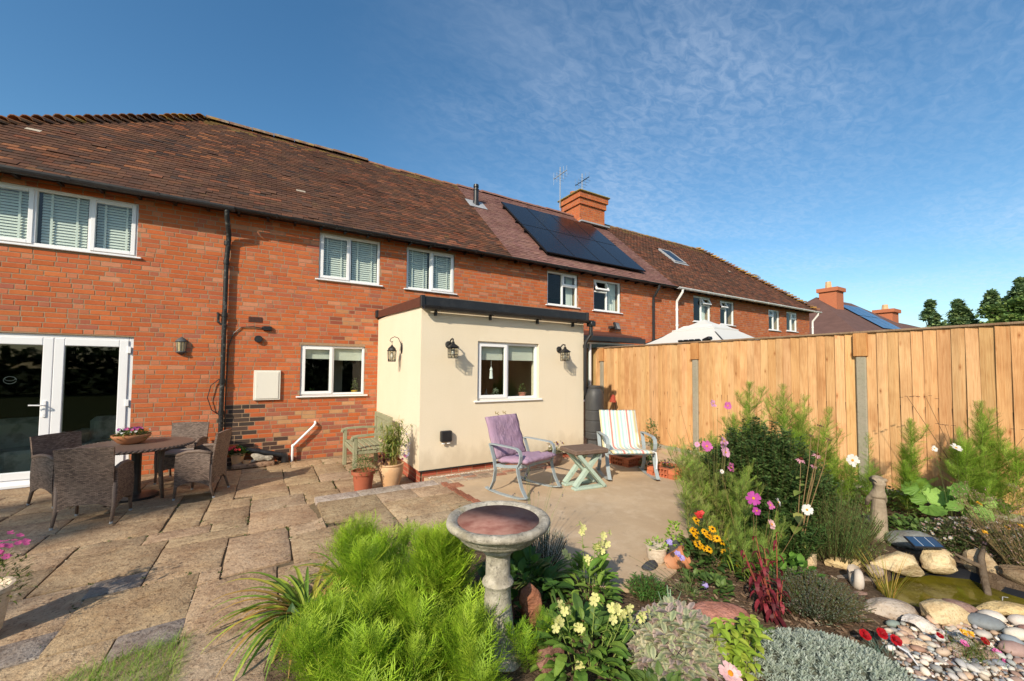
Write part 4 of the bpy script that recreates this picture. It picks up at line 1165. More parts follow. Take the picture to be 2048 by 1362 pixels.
def feathery(name, label, loc, stems, cols, gap=.03, ll=.10, leafn=5, cat='plant', group=None, el=(.35, 1.0), low=.12, branch=0, stemcol=(.16,.17,.05), topcol=None, dens=1.0):
    """stems: list of (dx, dy, height, leanx, leany)"""
    t = thing(name, label, cat, loc, 0, group)
    P = []; D = []; S = []; K = []; paths = []
    for (dx, dy, h, lx, ly) in stems:
        path = []; nn = 7
        for i in range(nn+1):
            u = i/nn; path.append((dx + lx*u**1.5, dy + ly*u**1.5, h*u))
        paths.append(path)
        sub = [(path, h, 1.0)]
        for b in range(branch):
            u = rnd.uniform(.25, .8); a = rnd.random()*6.28; bl = h*rnd.uniform(.22, .38)*(1.1-u*.5)
            p0 = (dx + lx*u**1.5, dy + ly*u**1.5, h*u)
            bp = [p0, (p0[0]+math.cos(a)*bl*.35, p0[1]+math.sin(a)*bl*.35, p0[2]+bl*.35), (p0[0]+math.cos(a)*bl*.6, p0[1]+math.sin(a)*bl*.6, p0[2]+bl*.9)]
            paths.append(bp); sub.append((bp, bl, .7))
        for (pp, hh, ks) in sub:
            pv = [Vector(p) for p in pp]; m = max(3, int(hh/gap)); a0 = rnd.random()*6
            for j in range(m):
                u = low + (1-low)*(j+.5)/m; fi = u*(len(pv)-1); i0 = min(int(fi), len(pv)-2); p = pv[i0].lerp(pv[i0+1], fi-i0)
                size = ll*ks*min(1, .42+(1-u)*2.0)*min(1, .5+u*1.2)*rnd.uniform(.6, 1.25)
                for q in range(leafn):
                    if rnd.random() > dens: continue
                    a = a0 + q*2*PI/leafn + j*1.1 + rnd.uniform(-.3, .3)
                    e = el[0] + (el[1]-el[0])*u**1.5 + rnd.uniform(-.4, .35)
                    P.append(tuple(p)); D.append((math.cos(a)*math.cos(e), math.sin(a)*math.cos(e), math.sin(e))); S.append(max(size, ll*.25)); K.append(u)
    P = np.array(P); D = np.array(D); S = np.array(S); K = np.array(K)[:, None]; n = len(P)
    c = mixcols(cols, n, .38)
    if topcol: c = c*(1-K**2*.6) + np.array(topcol)[None]*K**2*.6
    g = rg.integers(0, 3, n)
    for v in range(3):
        s_ = g == v
        scatter(t, 'foliage', FEATH[v], P[s_], D[s_], S[s_], c[s_], M['leaf'], kind='stuff')
    stems_mesh(t, paths, .0035, stemcol)
    return t

# ------------------------------------------------------------------ ground, paving, concrete, bed
def hgt(x, y):
    if x > .505 and y < -2.80: return .10
    u = min(1, max(0, (-y-2.2)/2.2)); v = min(1, max(0, (x+1.7)/2.1))
    return .10*u*u*(3-2*u)*v
g = MB(); g.add([(-400,-400,-.16), (600,-400,-.16), (600,600,-.16), (-400,600,-.16)], [(0,1,2,3)])
g.build('ground', M['lawn'], kind='structure')
# patio bed below the stones
vs = []; fs = []; nx, ny = 30, 30
for j in range(ny+1):
    for i_ in range(nx+1):
        x = -5.4 + 6.0*i_/nx; y = -6.6 + 6.6*j/ny; vs.append((x, y, hgt(x, y)-.018 + rnd.uniform(-.003, .003)))
for j in range(ny):
    for i_ in range(nx): a = j*(nx+1)+i_; fs.append((a, a+1, a+nx+2, a+nx+1))
M['joint'] = surf('joint_sand', (.17, .125, .08), .98, False, [(9, .42, .7, (.10, .075, .04), .8), (40, .5, .7, (.24, .19, .12), .5)], [(60, .8, .01)], .05, world=True)
pb = MB().add(vs, fs); pbo = pb.build('patio', M['joint'], kind='structure')
MB().box(.6, -2.76, -.15, 1.88, 0, -.03).build('patio', M['soil'], kind='structure')
MB().box(.55, -4.9, -.15, 2.3, -2.78, .066).build('patio', M['soil'], kind='structure')
STC = [(.46,.335,.205), (.43,.31,.19), (.49,.36,.225), (.45,.33,.205), (.41,.30,.19), (.47,.355,.23)]
def paver(x0, x1, y0, y1, col=None, name='paving_stone', th=.05, jx=.004, rough=.004, H=hgt, parent=None):
    m = MB(); n = 4; vs = []; y0 -= .006; y1 += .006; x0 -= .0065; x1 += .0065
    cx = [x0 + rnd.uniform(-jx, jx), x1 + rnd.uniform(-jx, jx), x1 + rnd.uniform(-jx, jx), x0 + rnd.uniform(-jx, jx)]
    cy = [y0 + rnd.uniform(-jx, jx), y0 + rnd.uniform(-jx, jx), y1 + rnd.uniform(-jx, jx), y1 + rnd.uniform(-jx, jx)]
    tx, ty, off = rnd.uniform(-.003, .003), rnd.uniform(-.003, .003), rnd.uniform(-.002, .002)
    def pt(u, v, e=0):
        x = (cx[0]*(1-u)+cx[1]*u)*(1-v) + (cx[3]*(1-u)+cx[2]*u)*v
        y = (cy[0]*(1-u)+cy[1]*u)*(1-v) + (cy[3]*(1-u)+cy[2]*u)*v
        return x, y
    N_ = 4; U = [0, .03, .35, .68, .97, 1]
    xm, ym = (x0+x1)/2, (y0+y1)/2
    for j, v in enumerate(U):
        for i_, u in enumerate(U):
            x, y = pt(u, v); z = H(min(max(x, x0+.01), x1-.01), min(max(y, y0+.01), y1-.01)) + off + tx*(x-xm)*2 + ty*(y-ym)*2 + rnd.uniform(-rough, rough)*.6
            if i_ in (0, 5) or j in (0, 5): z -= .006; 
            if (i_ in (0, 5) or j in (0, 5)): x += rnd.uniform(-.004, .004); y += rnd.uniform(-.004, .004)
            vs.append((x, y, z))
    k = 6; fs = [(j*k+i_, j*k+i_+1, (j+1)*k+i_+1, (j+1)*k+i_) for j in range(5) for i_ in range(5)]
    ring = [i_ for i_ in range(k)] + [j*k+5 for j in range(1, k)] + [5*k+i_ for i_ in range(4, -1, -1)] + [j*k for j in range(4, 0, -1)]
    b0 = len(vs)
    for r in ring: x, y, z = vs[r]; vs.append((x, y, z-th))
    L = len(ring); fs += [(ring[(i_+1) % L], ring[i_], b0+i_, b0+(i_+1) % L) for i_ in range(L)]
    m.add(vs, fs)
    o = m.build(name, M['stone'], parent or pbo, smooth=True); o.data.set_sharp_from_angle(angle=R(35))
    o.color = (*(col or jit(rnd.choice(STC), .08)), 1)
    return o
GR = (.27,.235,.20)
stones = [
 (-1.42,-.775,-3.93,-3.26), (-.75,-.29,-4.22,-3.50), (-.26,.19,-4.42,-3.56), (-1.04,-.42,-4.88,-4.24), (-1.07,-.77,-4.215,-3.95,GR),
 (-.40,.085,-5.14,-4.47), (-.40,-.28,-4.45,-4.24), (.22,.52,-3.84,-3.56), (.22,.74,-4.50,-3.87), (.11,.78,-5.19,-4.53), (-1.62,-1.06,-4.60,-3.96), (-1.45,-1.06,-4.87,-4.62,(.31,.27,.235)),
 (-1.75,-.735,-5.30,-4.905), (-.715,-.415,-5.14,-4.905,(.29,.245,.21)), (-.71,-.40,-5.32,-5.165), (-1.8,-1.47,-4.88,-4.62),
 (-.75,-.13,-3.475,-3.235), (-.95,-.47,-3.215,-2.965), (-1.42,-.97,-3.235,-2.965), (-.445,-.155,-3.215,-2.965), (-.13,.495,-3.53,-2.76),
 (-.86,-.585,-2.945,-1.95), (-.56,-.155,-2.42,-2.09), (-.56,-.155,-2.945,-2.44), (-.13,.42,-2.735,-2.22), (-.13,.27,-2.195,-1.99), (.29,.83,-2.195,-1.75), (.445,.85,-2.735,-2.22), (.87,1.84,-2.74,-2.28), (.87,1.36,-2.26,-1.79), (1.38,1.84,-2.26,-1.79),
 (-.56,-.34,-2.07,-1.32), (-.32,.26,-1.965,-1.60), (-.32,.225,-1.58,-1.15), (.25,.67,-1.725,-1.30), (.70,1.30,-1.765,-1.28), (1.32,1.84,-1.765,-1.28),
 (.25,.67,-1.275,-.62), (.70,1.12,-1.255,-.62), (1.14,1.84,-1.255,-.62), (-.32,.225,-1.13,-.62), (-.56,-.34,-1.30,-.36), (-.32,.0,-.595,-.36), (.02,.35,-.595,-.15), (.37,.84,-.595,-.15), (.86,1.30,-.595,-.15), (1.32,1.84,-.595,-.15),
 (.22,.52,-3.555,-3.545)]
stones = stones[:-1]
for s in stones: paver(*s[:4], col=s[4] if len(s) > 4 else None)
# rows to the left of the traced stones
y = -.10
rows = [(-.55,-.10), (-1.0,-.575), (-1.5,-1.025), (-1.93,-1.525), (-2.42,-1.955), (-2.945,-2.445)]
for j, (a, b_) in enumerate(rows):
    x = -.89 if j >= 3 else -.58
    while x > -5.2:
        w_ = rnd.choice([.45, .6, .75, .9, .42]); paver(x-w_+.012, x-.012, a+.004, b_-.004, jit(rnd.choice(STC), .1)); x -= w_
for j, (a, b_) in enumerate([(-3.4,-2.97), (-3.93,-3.425), (-4.6,-3.955), (-5.2,-4.625), (-5.9,-5.225)]):
    x = -1.44 if j < 2 else (-1.64 if j == 2 else -1.82)
    while x > -5.2:
        w_ = rnd.choice([.6, .75, .9]); paver(x-w_+.012, x-.012, a+.004, b_-.004, jit(rnd.choice(STC), .1)); x -= w_
# raised part: edging strip and stones towards the extension corner
SL = (.47,.40,.33)
for (a, b_) in ((.515,.985), (1.0,1.53), (1.545,2.05)): paver(a, b_, -3.03, -2.80, jit(SL, .06), 'edging_stone', th=.13, rough=.002)
for s in ((.53,1.16,-3.72,-3.05), (1.18,1.60,-3.40,-3.05), (1.62,2.10,-3.45,-3.05), (1.18,1.78,-4.0,-3.42), (.77,1.16,-4.35,-3.74), (1.62,2.06,-3.84,-3.47), (1.80,2.10,-4.30,-3.86), (1.77,2.10,-4.92,-4.32), (1.18,1.75,-4.5,-4.02), (.80,1.45,-5.0,-4.52), (1.47,1.75,-4.95,-4.53)): paver(*s)
paver(-.39, .10, -6.6, -5.335, (.44,.33,.225), th=.06, rough=.001); paver(-1.5, -.41, -6.6, -5.335, (.40,.30,.20))
for s in ((-.395,.10,-5.32,-5.16),): paver(*s, (.41,.31,.21))
# brick edging and setts between paving and concrete
be = thing('brick_edging', 'row of worn brick setts at the extension corner edging the concrete slab', 'edging')
me_ = MB().cbox(-.10, -.048, 0, .10, .048, .045, .006).mesh('sett', M['stone'])
x = 2.10
for (px_, py_, rz, cc) in [(2.07+.012*k, -3.10-.215*k, 1.52, (.36,.15,.09)) for k in range(6)] + [(2.16+.0*k, -3.14-.105*k, .0, (.40,.18,.11)) for k in range(2)] + [(2.10+.215*(k % 9), -2.80-.105*(k//9), 0, rnd.choice([(.33,.29,.25), (.40,.30,.22), (.44,.24,.16), (.42,.34,.26)])) for k in range(27)]:
    o = link(bpy.data.objects.new('brick', me_), be); o.location = (px_, py_, .060+rnd.uniform(0, .004)); o.rotation_euler = (0, 0, rz+rnd.uniform(-.03, .03)); o.color = (*jit(cc, .12), 1)
# concrete
SB = [(1.93,-2.60), (6.84,-2.60), (6.84,-4.5), (5.1,-5.2), (4.1,-5.55), (3.4,-5.85), (2.95,-6.0), (2.75,-6.16), (2.42,-6.22), (2.12,-6.10), (1.98,-5.85), (1.88,-5.4), (1.86,-4.9), (2.15,-4.2), (2.12,-3.3)]
MB().poly(SB, -.15, .097).build('concrete_path', M['slab'], kind='structure')
MB().poly([(4.93,-2.598), (6.84,-2.598), (6.84,-.01), (4.93,-.01)], -.15, .09).build('concrete_path', M['slab'], kind='structure')
def pebble_mesh(seed):
    r2 = random.Random(seed); m = MB(); sg = 7; vs = [(0,0,-.5)]; fs = []
    sx, sy = r2.uniform(.75, 1.1), r2.uniform(.5, .8)
    for z, r in ((-.38,.62), (-.05,1.0), (.26,.80), (.43,.42)):
        for k in range(sg):
            a = 2*PI*k/sg; q = r*(1+r2.uniform(-.08, .08)); vs.append((q*math.cos(a)*.5*sx, q*math.sin(a)*.5*sy, z*.5))
    vs.append((0,0,.235)); n = 4
    for k in range(sg): fs.append((0, 1+(k+1) % sg, 1+k)); fs.append((len(vs)-1, 1+(n-1)*sg+k, 1+(n-1)*sg+(k+1) % sg))
    for i_ in range(n-1):
        for k in range(sg): fs.append((1+i_*sg+k, 1+i_*sg+(k+1) % sg, 1+(i_+1)*sg+(k+1) % sg, 1+(i_+1)*sg+k))
    return m.add(vs, fs)
PM = [pebble_mesh(s) for s in range(10)]
PMM = [p.mesh('pebble', M['pebble'], smooth=True) for p in PM]
def loose(name, pts, sizes, cols, parent=None, mat='pebble', **tg):
    V = []; F = []; C = []; n = 0
    for (p, s, c) in zip(pts, sizes, cols):
        pm = PM[rnd.randrange(10)]; a = rnd.random()*6; ca, sa = math.cos(a)*s, math.sin(a)*s
        V += [(p[0]+x*ca-y_*sa, p[1]+x*sa+y_*ca, p[2]+z*s) for x, y_, z in pm.v]
        for f in pm.f: F.append(tuple(q+n for q in f) if len(f) == 4 else tuple(q+n for q in f) + (f[0]+n,))
        C += [c]*len(pm.v); n += len(pm.v)
    me = bpy.data.meshes.new(name); me.from_pydata(V, [], [f if f[3] != f[0] else f[:3] for f in F]); me.materials.append(M[mat])
    at = me.color_attributes.new('col', 'FLOAT_COLOR', 'POINT'); at.data.foreach_set('color', np.array([(*c, 1) for c in C], 'f').ravel())
    o = link(bpy.data.objects.new(name, me), parent); o.color = (0,0,0,1); return tag(o, **tg)
pts = [(rnd.uniform(1.98, 4.2), rnd.uniform(-2.73, -2.655), .105) for _ in range(380)]
loose('gravel', pts, [rnd.uniform(.012, .024) for _ in pts], [jit((.62,.56,.47), .15) for _ in pts], label='strip of pale gravel along the foot of the extension wall', kind='stuff')
# crumbs and weeds in the joints
pts = []; 
for s in stones:
    for _ in range(12):
        e = rnd.random()
        if e < .65: x, y = s[rnd.randrange(2)] + rnd.uniform(-.013, .013), rnd.uniform(s[2], s[3])
        else: x, y = rnd.uniform(s[0], s[1]), s[2+rnd.randrange(2)] + rnd.uniform(-.013, .013)
        pts.append((x, y, hgt(x, y)-.010))
loose('joint_gravel', pts, [rnd.uniform(.008, .026) for _ in pts], [jit(rnd.choice([(.35,.28,.20), (.18,.13,.09), (.5,.42,.32), (.12,.11,.05)]), .2) for _ in pts], label='grit and crumbs lying in the open joints of the paving', kind='stuff')
wp_ = [p for p in pts if rnd.random() < .18]; P = []; D = []
for p in wp_:
    for _ in range(14): P.append((p[0]+rnd.gauss(0, .012), p[1]+rnd.gauss(0, .018), p[2]-.004)); D.append((rnd.gauss(0, .6), rnd.gauss(0, .6), 1))
scatter(None, 'moss', SMALL, P, D, rg.uniform(.012, .03, len(P)), mixcols([(.07,.11,.02), (.12,.14,.03)], len(P)), M['leaf'], label='moss and tiny weeds growing in the paving joints', kind='stuff')
# ------------------------------------------------------------------ garden bed (soil) with the pond hollow
BED = [(.10,-5.2), (.8,-5.0), (1.9,-4.92), (1.99,-5.6), (2.2,-6.03), (2.7,-6.08), (2.95,-5.92), (4.3,-5.42), (5.1,-5.08), (6.9,-4.4), (6.9,-12), (-.3,-12), (-.2,-6.4)]
POND = [(3.80,-7.02), (4.05,-6.98), (4.35,-7.03), (4.62,-7.14), (4.80,-7.32), (4.74,-7.52), (4.74,-7.75), (4.82,-8.1), (4.7,-8.5), (4.35,-8.45), (4.28,-8.0), (4.22,-7.70), (3.98,-7.42), (3.80,-7.26), (3.75,-7.12)]
def inside(x, y, P_):
    c = False; j = len(P_)-1
    for i_ in range(len(P_)):
        if (P_[i_][1] > y) != (P_[j][1] > y) and x < (P_[j][0]-P_[i_][0])*(y-P_[i_][1])/(P_[j][1]-P_[i_][1]) + P_[i_][0]: c = not c
        j = i_
    return c
def dist_poly(x, y, P_):
    d = 9
    for i_ in range(len(P_)):
        a, b_ = P_[i_-1], P_[i_]; dx, dy = b_[0]-a[0], b_[1]-a[1]; t_ = max(0, min(1, ((x-a[0])*dx+(y-a[1])*dy)/(dx*dx+dy*dy)))
        d = min(d, math.hypot(x-a[0]-t_*dx, y-a[1]-t_*dy))
    return d
def bedz(x, y):
    return .085 + .012*math.sin(x*5.1+y*2.3) + .010*math.sin(y*7.3-x*3)
vs = []; fs = []; G_ = .085; nx = int(7.4/G_); ny = int(7.6/G_); idx = {}
for j in range(ny+1):
    for i_ in range(nx+1):
        x = -.4 + G_*i_; y = -12 + G_*j
        if inside(x, y, BED) or dist_poly(x, y, BED) < G_:
            z = bedz(x, y) + rnd.uniform(-.006, .006)
            if not inside(x, y, BED): z = .03
            if inside(x, y, POND): z = -.25
            idx[(i_, j)] = len(vs); vs.append((x, y, z))
for (i_, j) in list(idx):
    q = [(i_, j), (i_+1, j), (i_+1, j+1), (i_, j+1)]
    if all(k in idx for k in q): fs.append(tuple(idx[k] for k in q))
MB().add(vs, fs).build('soil', M['soil'], smooth=True, kind='structure')
MB().poly([(x, y) for x, y in POND], -.10, .012).build('water', M['pond'], kind='structure')
# liner rim round the pond
m = MB(); n = len(POND)
cx = sum(p[0] for p in POND)/n; cy = sum(p[1] for p in POND)/n
vs = []
for k, (x, y) in enumerate(POND):
    d = math.hypot(x-cx, y-cy); ux, uy = (x-cx)/d, (y-cy)/d
    vs += [(x-ux*.02, y-uy*.02, -.06), (x+ux*.03, y+uy*.03, .055+.01*math.sin(k*2.1)), (x+ux*.10, y+uy*.10, .075), (x+ux*.14, y+uy*.14, .02)]
fs = [(4*k+q, 4*((k+1) % n)+q, 4*((k+1) % n)+q+1, 4*k+q+1) for k in range(n) for q in range(3)]
tag(m.add(vs, fs).build('pond_liner', M['pond_liner'], smooth=True), 'black rubber liner edge around the green garden pond', 'pond liner')
# mulch chips
P = []; D = []
for _ in range(3200):
    x, y = rnd.uniform(1.9, 6.5), rnd.uniform(-8.2, -5.1)
    if inside(x, y, BED) and not inside(x, y, POND) and dist_poly(x, y, POND) > .1: P.append((x, y, bedz(x, y)+rnd.uniform(.0, .015))); D.append((rnd.gauss(0,1), rnd.gauss(0,1), rnd.gauss(0,.15)))
for _ in range(1500):
    x, y = rnd.uniform(2.2, 3.4), rnd.uniform(-7.2, -6.2)
    P.append((x, y, bedz(x, y)+rnd.uniform(.0, .015))); D.append((rnd.gauss(0,1), rnd.gauss(0,1), rnd.gauss(0,.15)))
CH = (np.array([(-.15,0,0), (.15,0,.02), (.12,1,.05), (-.13,.95,0), (-.15,0,-.1), (.15,0,-.08), (.12,1,-.05), (-.13,.95,-.1)]), np.array([(0,1,2,3), (0,4,5,1), (1,5,6,2), (3,2,6,7), (0,3,7,4)]))
scatter(None, 'bark_mulch', CH, P, D, rg.uniform(.015, .05, len(P)), mixcols([(.26,.18,.12), (.16,.10,.065), (.38,.29,.21), (.10,.065,.045)], len(P)), M['rock'], label='bark mulch and wood chips covering the flower bed soil', kind='stuff')
# ------------------------------------------------------------------ fence
fe = thing('fence', 'tall new wooden board fence with concrete posts along the garden', 'fence', (6.8, -2.6, 0))
FX = 6.80; ys = [.9, -1.17, -3.61, -6.05, -8.50, -10.95]
WD = [(.62,.375,.18), (.60,.355,.165), (.65,.40,.20), (.56,.33,.15), (.63,.385,.19), (.60,.37,.185)]
bm = []
for v in range(8):
    r2 = random.Random(v); m = MB(); prof = []
    zs = [0, .3, .65, 1.0, 1.35, 1.65, 2.005]
    vs = []; w0 = .125; cup = r2.uniform(-.004, .012); ph = r2.random()*6; am = r2.uniform(.001, .006)
    for z in zs:
        o = am*math.sin(z*3+ph); tw = am*.8*math.sin(z*2.1+ph*2)
        for (yy, xx) in ((-w0/2, .004), (0, -.004-cup), (w0/2, -.014)): vs.append((xx+o+tw*yy*8, yy+o*.6, z))
    nb = len(zs)*3
    for z in zs:
        for (yy, xx) in ((-w0/2, .012), (0, .012), (w0/2, .012)): vs.append((xx, yy, z))
    fs = []
    for i_ in range(len(zs)-1):
        for j in range(2): a = i_*3+j; fs.append((a+1, a, a+3, a+4)); 
        a = i_*3; fs.append((a, nb+a, nb+a+3, a+3)); fs.append((a+2, a+5, nb+a+5, nb+a+2))
    t_ = (len(zs)-1)*3; fs.append((t_, t_+1, nb+t_+1, nb+t_)); fs.append((t_+1, t_+2, nb+t_+2, nb+t_+1))
    bm.append(m.add(vs, fs).mesh('board', M['wood']))
for bi in range(len(ys)-1):
    y0, y1 = ys[bi+1]+.06, ys[bi]-.06; n = int((y1-y0)/.107)
    p_ = (y1-y0)/n
    for k in range(n):
        o = link(bpy.data.objects.new('board', bm[rnd.randrange(8)]), fe)
        o.location = (FX-6.8+.0+rnd.uniform(-.004, .003), y0+p_*(k+.5)+2.6, .165+rnd.uniform(-.004, .004)); o.rotation_euler = (rnd.uniform(-.005, .005), 0, rnd.uniform(-.06, .04))
        o.color = (*jit(rnd.choice(WD), .08, .03), 1)
    MB().cbox(-.02, y0+2.6-.02, .05, .03, y1+2.6+.02, .160, .006).build('gravel_board', M['concrete'], fe)
    r_ = MB(); 
    for z in (.5, 1.2, 1.9): r_.box(.0135, y0+2.6-.02, z, .06, y1+2.6+.02, z+.07)
    ro_ = r_.build('rail', M['wood'], fe); ro_.color = (.55,.3,.13,1)
    c_ = MB().cbox(-.035, y0+2.6-.06, 2.172, .045, y1+2.6+.06, 2.20, .005).build('capping', M['wood'], fe); c_.color = (.28,.20,.13,1)
for yy in ys:
    MB().cbox(-.045, yy+2.6-.055, -.1, .07, yy+2.6+.055, 1.86, .012).build('post', M['concrete'], fe)
    o = MB().cbox(-.06, yy+2.6-.075, 1.862, -.012, yy+2.6+.075, 2.171, .006).build('post_cap_board', M['wood'], fe); o.color = (.56,.30,.12,1)
MB().add([(6.86,-14,.08), (26,-14,.08), (26,1,.08), (6.86,1,.08)], [(0,1,2,3)]).build('lawn', M['lawn'], kind='structure')
# ------------------------------------------------------------------ lanterns
def wall_lantern(loc, rz, label, ornate=False):
    """local: wall behind at +y, lantern hangs at origin"""
    t = thing('wall_lantern', label, 'wall lantern', loc, rz, None)
    b = MB()
    back = .17
    if ornate:
        b.lathe([(0, 0), (.035, 0), (.05, .01), (.045, .02), (.02, .03)], 12)
        b.v = [(x, back - z, y*1.9 + .05) for x, y, z in b.v]
        pts = [(0, back-.02, .05), (0, back-.03, .13), (0, back-.07, .215), (0, .04, .235), (0, -.02, .205), (0, -.035, .165), (0, -.01, .145), (0, .01, .16)]
        b.tube(pts, .006, 6); b.tube([(0, 0, .16), (0, 0, .10)], .004, 6)
    else:
        b.lathe([(0, 0), (.055, 0), (.055, .012), (.03, .025), (0, .03)], 14); b.v = [(x, back - z, y + .05) for x, y, z in b.v]
        b.tube([(0, back-.02, .05), (0, back-.05, .09), (0, back-.10, .125), (0, .03, .13), (0, 0, .115)], .011, 8); b.tube([(0,0,.13), (0,0,.085)], .010, 6)
    b.build('bracket', M['black_iron'], t, angle=40)
    if ornate:
        MB().lathe([(.074, .0), (.078, .008), (.066, .018), (.06, .045), (.03, .075), (.02, .08), (.02, .09), (.008, .10), (0, .105)], 8).build('cap', M['black_iron'], t)
        rt, rb_, zt, zb = .068, .058, 0, -.165; sides = 6
    else:
        MB().lathe([(.100, .0), (.098, .008), (.03, .055), (.026, .06), (.02, .085), (.0, .09)], 4).build('cap', M['black_iron'], t)
        rt, rb_, zt, zb = .078, .074, 0, -.15; sides = 4
    c = MB(); off = PI/4 if False else 0
    P = lambda k, z, r: (r*math.cos(2*PI*k/sides+off), r*math.sin(2*PI*k/sides+off), z)
    for k in range(sides):
        c.tube([P(k, zt, rt), P(k, zb, rb_)], .0048, 5)
        for z, r in ((zt-.004, rt), ((zt+zb)*.33, rt-.003), ((zt+zb)*.66, rt-.006), (zb, rb_)):
            if ornate and 0 > z > zb: continue
            c.tube([P(k, z, r), P(k+1, z, r)], .0042, 5)
        if ornate: 
            m_ = [(P(k, -.13, .06)[i]+P(k+1, -.13, .06)[i])/2 for i in range(3)]
            c.tube([P(k, -.165, rb_), m_, P(k+1, -.165, rb_)], .0035, 4)
        else:
            m0 = [(P(k, zt, rt)[i]+P(k+1, zt, rt)[i])/2 for i in range(3)]; m1 = [(P(k, zb, rb_)[i]+P(k+1, zb, rb_)[i])/2 for i in range(3)]
            c.tube([m0, m1], .0035, 4)
    c.build('cage', M['black_iron'], t)
    g = MB(); vs = [P(k, zt, rt-.006) for k in range(sides)] + [P(k, zb, rb_-.006) for k in range(sides)]
    g.add(vs, [(k, (k+1) % sides, sides+(k+1) % sides, sides+k) for k in range(sides)]).build('glass', M['lantern_glass'], t)
    MB().lathe([(0, -.125), (.02, -.12), (.03, -.095), (.028, -.07), (.015, -.045), (.013, -.02), (0, -.018)], 10).build('bulb', M['bulb'], t, smooth=True)
    return t
wall_lantern((1.69, -1.69, 1.93), -PI/2, 'ornate black wall lantern with scrolled arm on the sunlit side wall of the extension', True)
wall_lantern((2.27, -2.82, 1.96), PI/4*0, 'black wall lantern with pitched cap between the extension corner and its window')
wall_lantern((4.33, -2.82, 1.955), 0, 'black wall lantern with pitched cap near the black downpipe of the extension')
for o in [o for o in bpy.data.objects if o.name.startswith('wall_lantern')]:
    for c_ in o.children:
        if c_.name.startswith(('cap', 'cage', 'glass')) and o.location.y < -2.7: c_.rotation_euler = (0, 0, PI/4 + .0)
        if o.location.y > -2.7: pass
# half lantern on the brick wall
t = thing('wall_lantern', 'grey coach lamp with ribbed amber glass on the red brick wall', 'wall lantern', (-1.20, 0, 2.0))
b = MB().lathe([(.075, .045), (.082, .05), (.07, .075), (.045, .10), (.02, .115), (.014, .125), (0, .13)], 12); b.v = [(x, y*.95-.02, z) for x, y, z in b.v]; b.build('cap', M['slate'], t, smooth=True)
b = MB().lathe([(0, -.16), (.02, -.155), (.045, -.13), (.072, -.12), (.072, -.105), (.055, -.10)], 12); b.v = [(x, y*.95-.02, z) for x, y, z in b.v]; b.build('base', M['slate'], t, smooth=True)
b = MB().lathe([(.052, -.10), (.066, .045)], 16); b.v = [(x, y*.95-.02, z) for x, y, z in b.v]; b.build('glass', M['amber'], t)
b = MB()
for k in range(5):
    a = PI + PI*k/4; b.tube([(.054*math.cos(a), .054*math.sin(a)*.95-.02, -.10), (.068*math.cos(a), .068*math.sin(a)*.95-.02, .045)], .005, 5)
b.build('ribs', M['slate'], t)
# floodlight over the neighbour's lean-to
t = thing('floodlight', 'black floodlight on the brick wall above the neighbouring lean-to roof', 'floodlight', (8.28, -.14, 2.86), .35)
MB().cbox(-.15, -.09, -.12, .15, -.02, .12, .02, M=Matrix.Rotation(R(-18), 4, 'X')).build('housing', M['black'], t)
MB().box(-.115, -.095, -.09, .115, -.091, .09, M=Matrix.Rotation(R(-18), 4, 'X')).build('glass', M['flood_glass'], t)
MB().bar([(-.17, .05, -.02), (-.17, -.05, 0)], .03, .01).bar([(.17, .05, -.02), (.17, -.05, 0)], .03, .01).box(-.17, .04, -.05, .17, .13, .02).build('bracket', M['black'], t)
# outdoor socket
t = thing('outdoor_socket', 'small black weatherproof socket box low on the cream wall', 'socket', (2.235, -2.65, .665))
MB().cbox(-.085, -.075, -.075, .085, 0, .085, .014).build('housing', M['black'], t)
b = MB().lathe([(.028, 0), (.028, .02), (.02, .028), (0, .03)], 10); b.v = [(x+.04, -.04-y*.6, -.09-z*.6) for x, y, z in b.v]; b.add([(x-.08, y, z) for x, y, z in b.v], [f for f in b.f]); b.build('plug', M['upvc'], t)
# ------------------------------------------------------------------ neighbour's lean-to and canopy
t = thing('lean_to', "neighbour's lean-to with dark roof edge and white window behind the fence", 'extension')
lm = MB(); lm.add([(5.1,-1.1,2.50), (8.25,-1.1,2.50), (8.25,-.02,2.72), (5.1,-.02,2.72), (5.1,-1.1,2.45), (8.25,-1.1,2.45), (8.25,-.02,2.67), (5.1,-.02,2.67)], [(0,1,2,3), (7,6,5,4), (0,4,5,1), (1,5,6,2), (2,6,7,3), (3,7,4,0)])
lm.build('roof', M['brown_trim'], t)
MB().cbox(5.08, -1.17, 2.34, 8.32, -1.02, 2.46, .01).build('fascia', M['black'], t)
nl = window(t, 5.2, 8.1, .9, 2.33, -.98, [(5.2, 6.6, .9, 2.33, 'fixed'), (6.6, 8.1, .9, 2.33, 'fixed')], sill=False)
MB().box(5.15, -.90, 0, 8.2, -.85, .9).build('wall', M['mortar'], t)
MB().box(5.2, -.80, .0, 8.15, -.78, 2.3).build('blind', M['dark'], t)  # plain dark sheet behind the panes, its colour stands in for the dark room
t = thing('garden_canopy', 'white two-tier fabric canopy roof rising behind the board fence', 'canopy', (9.95, -1.75, 0), .0)
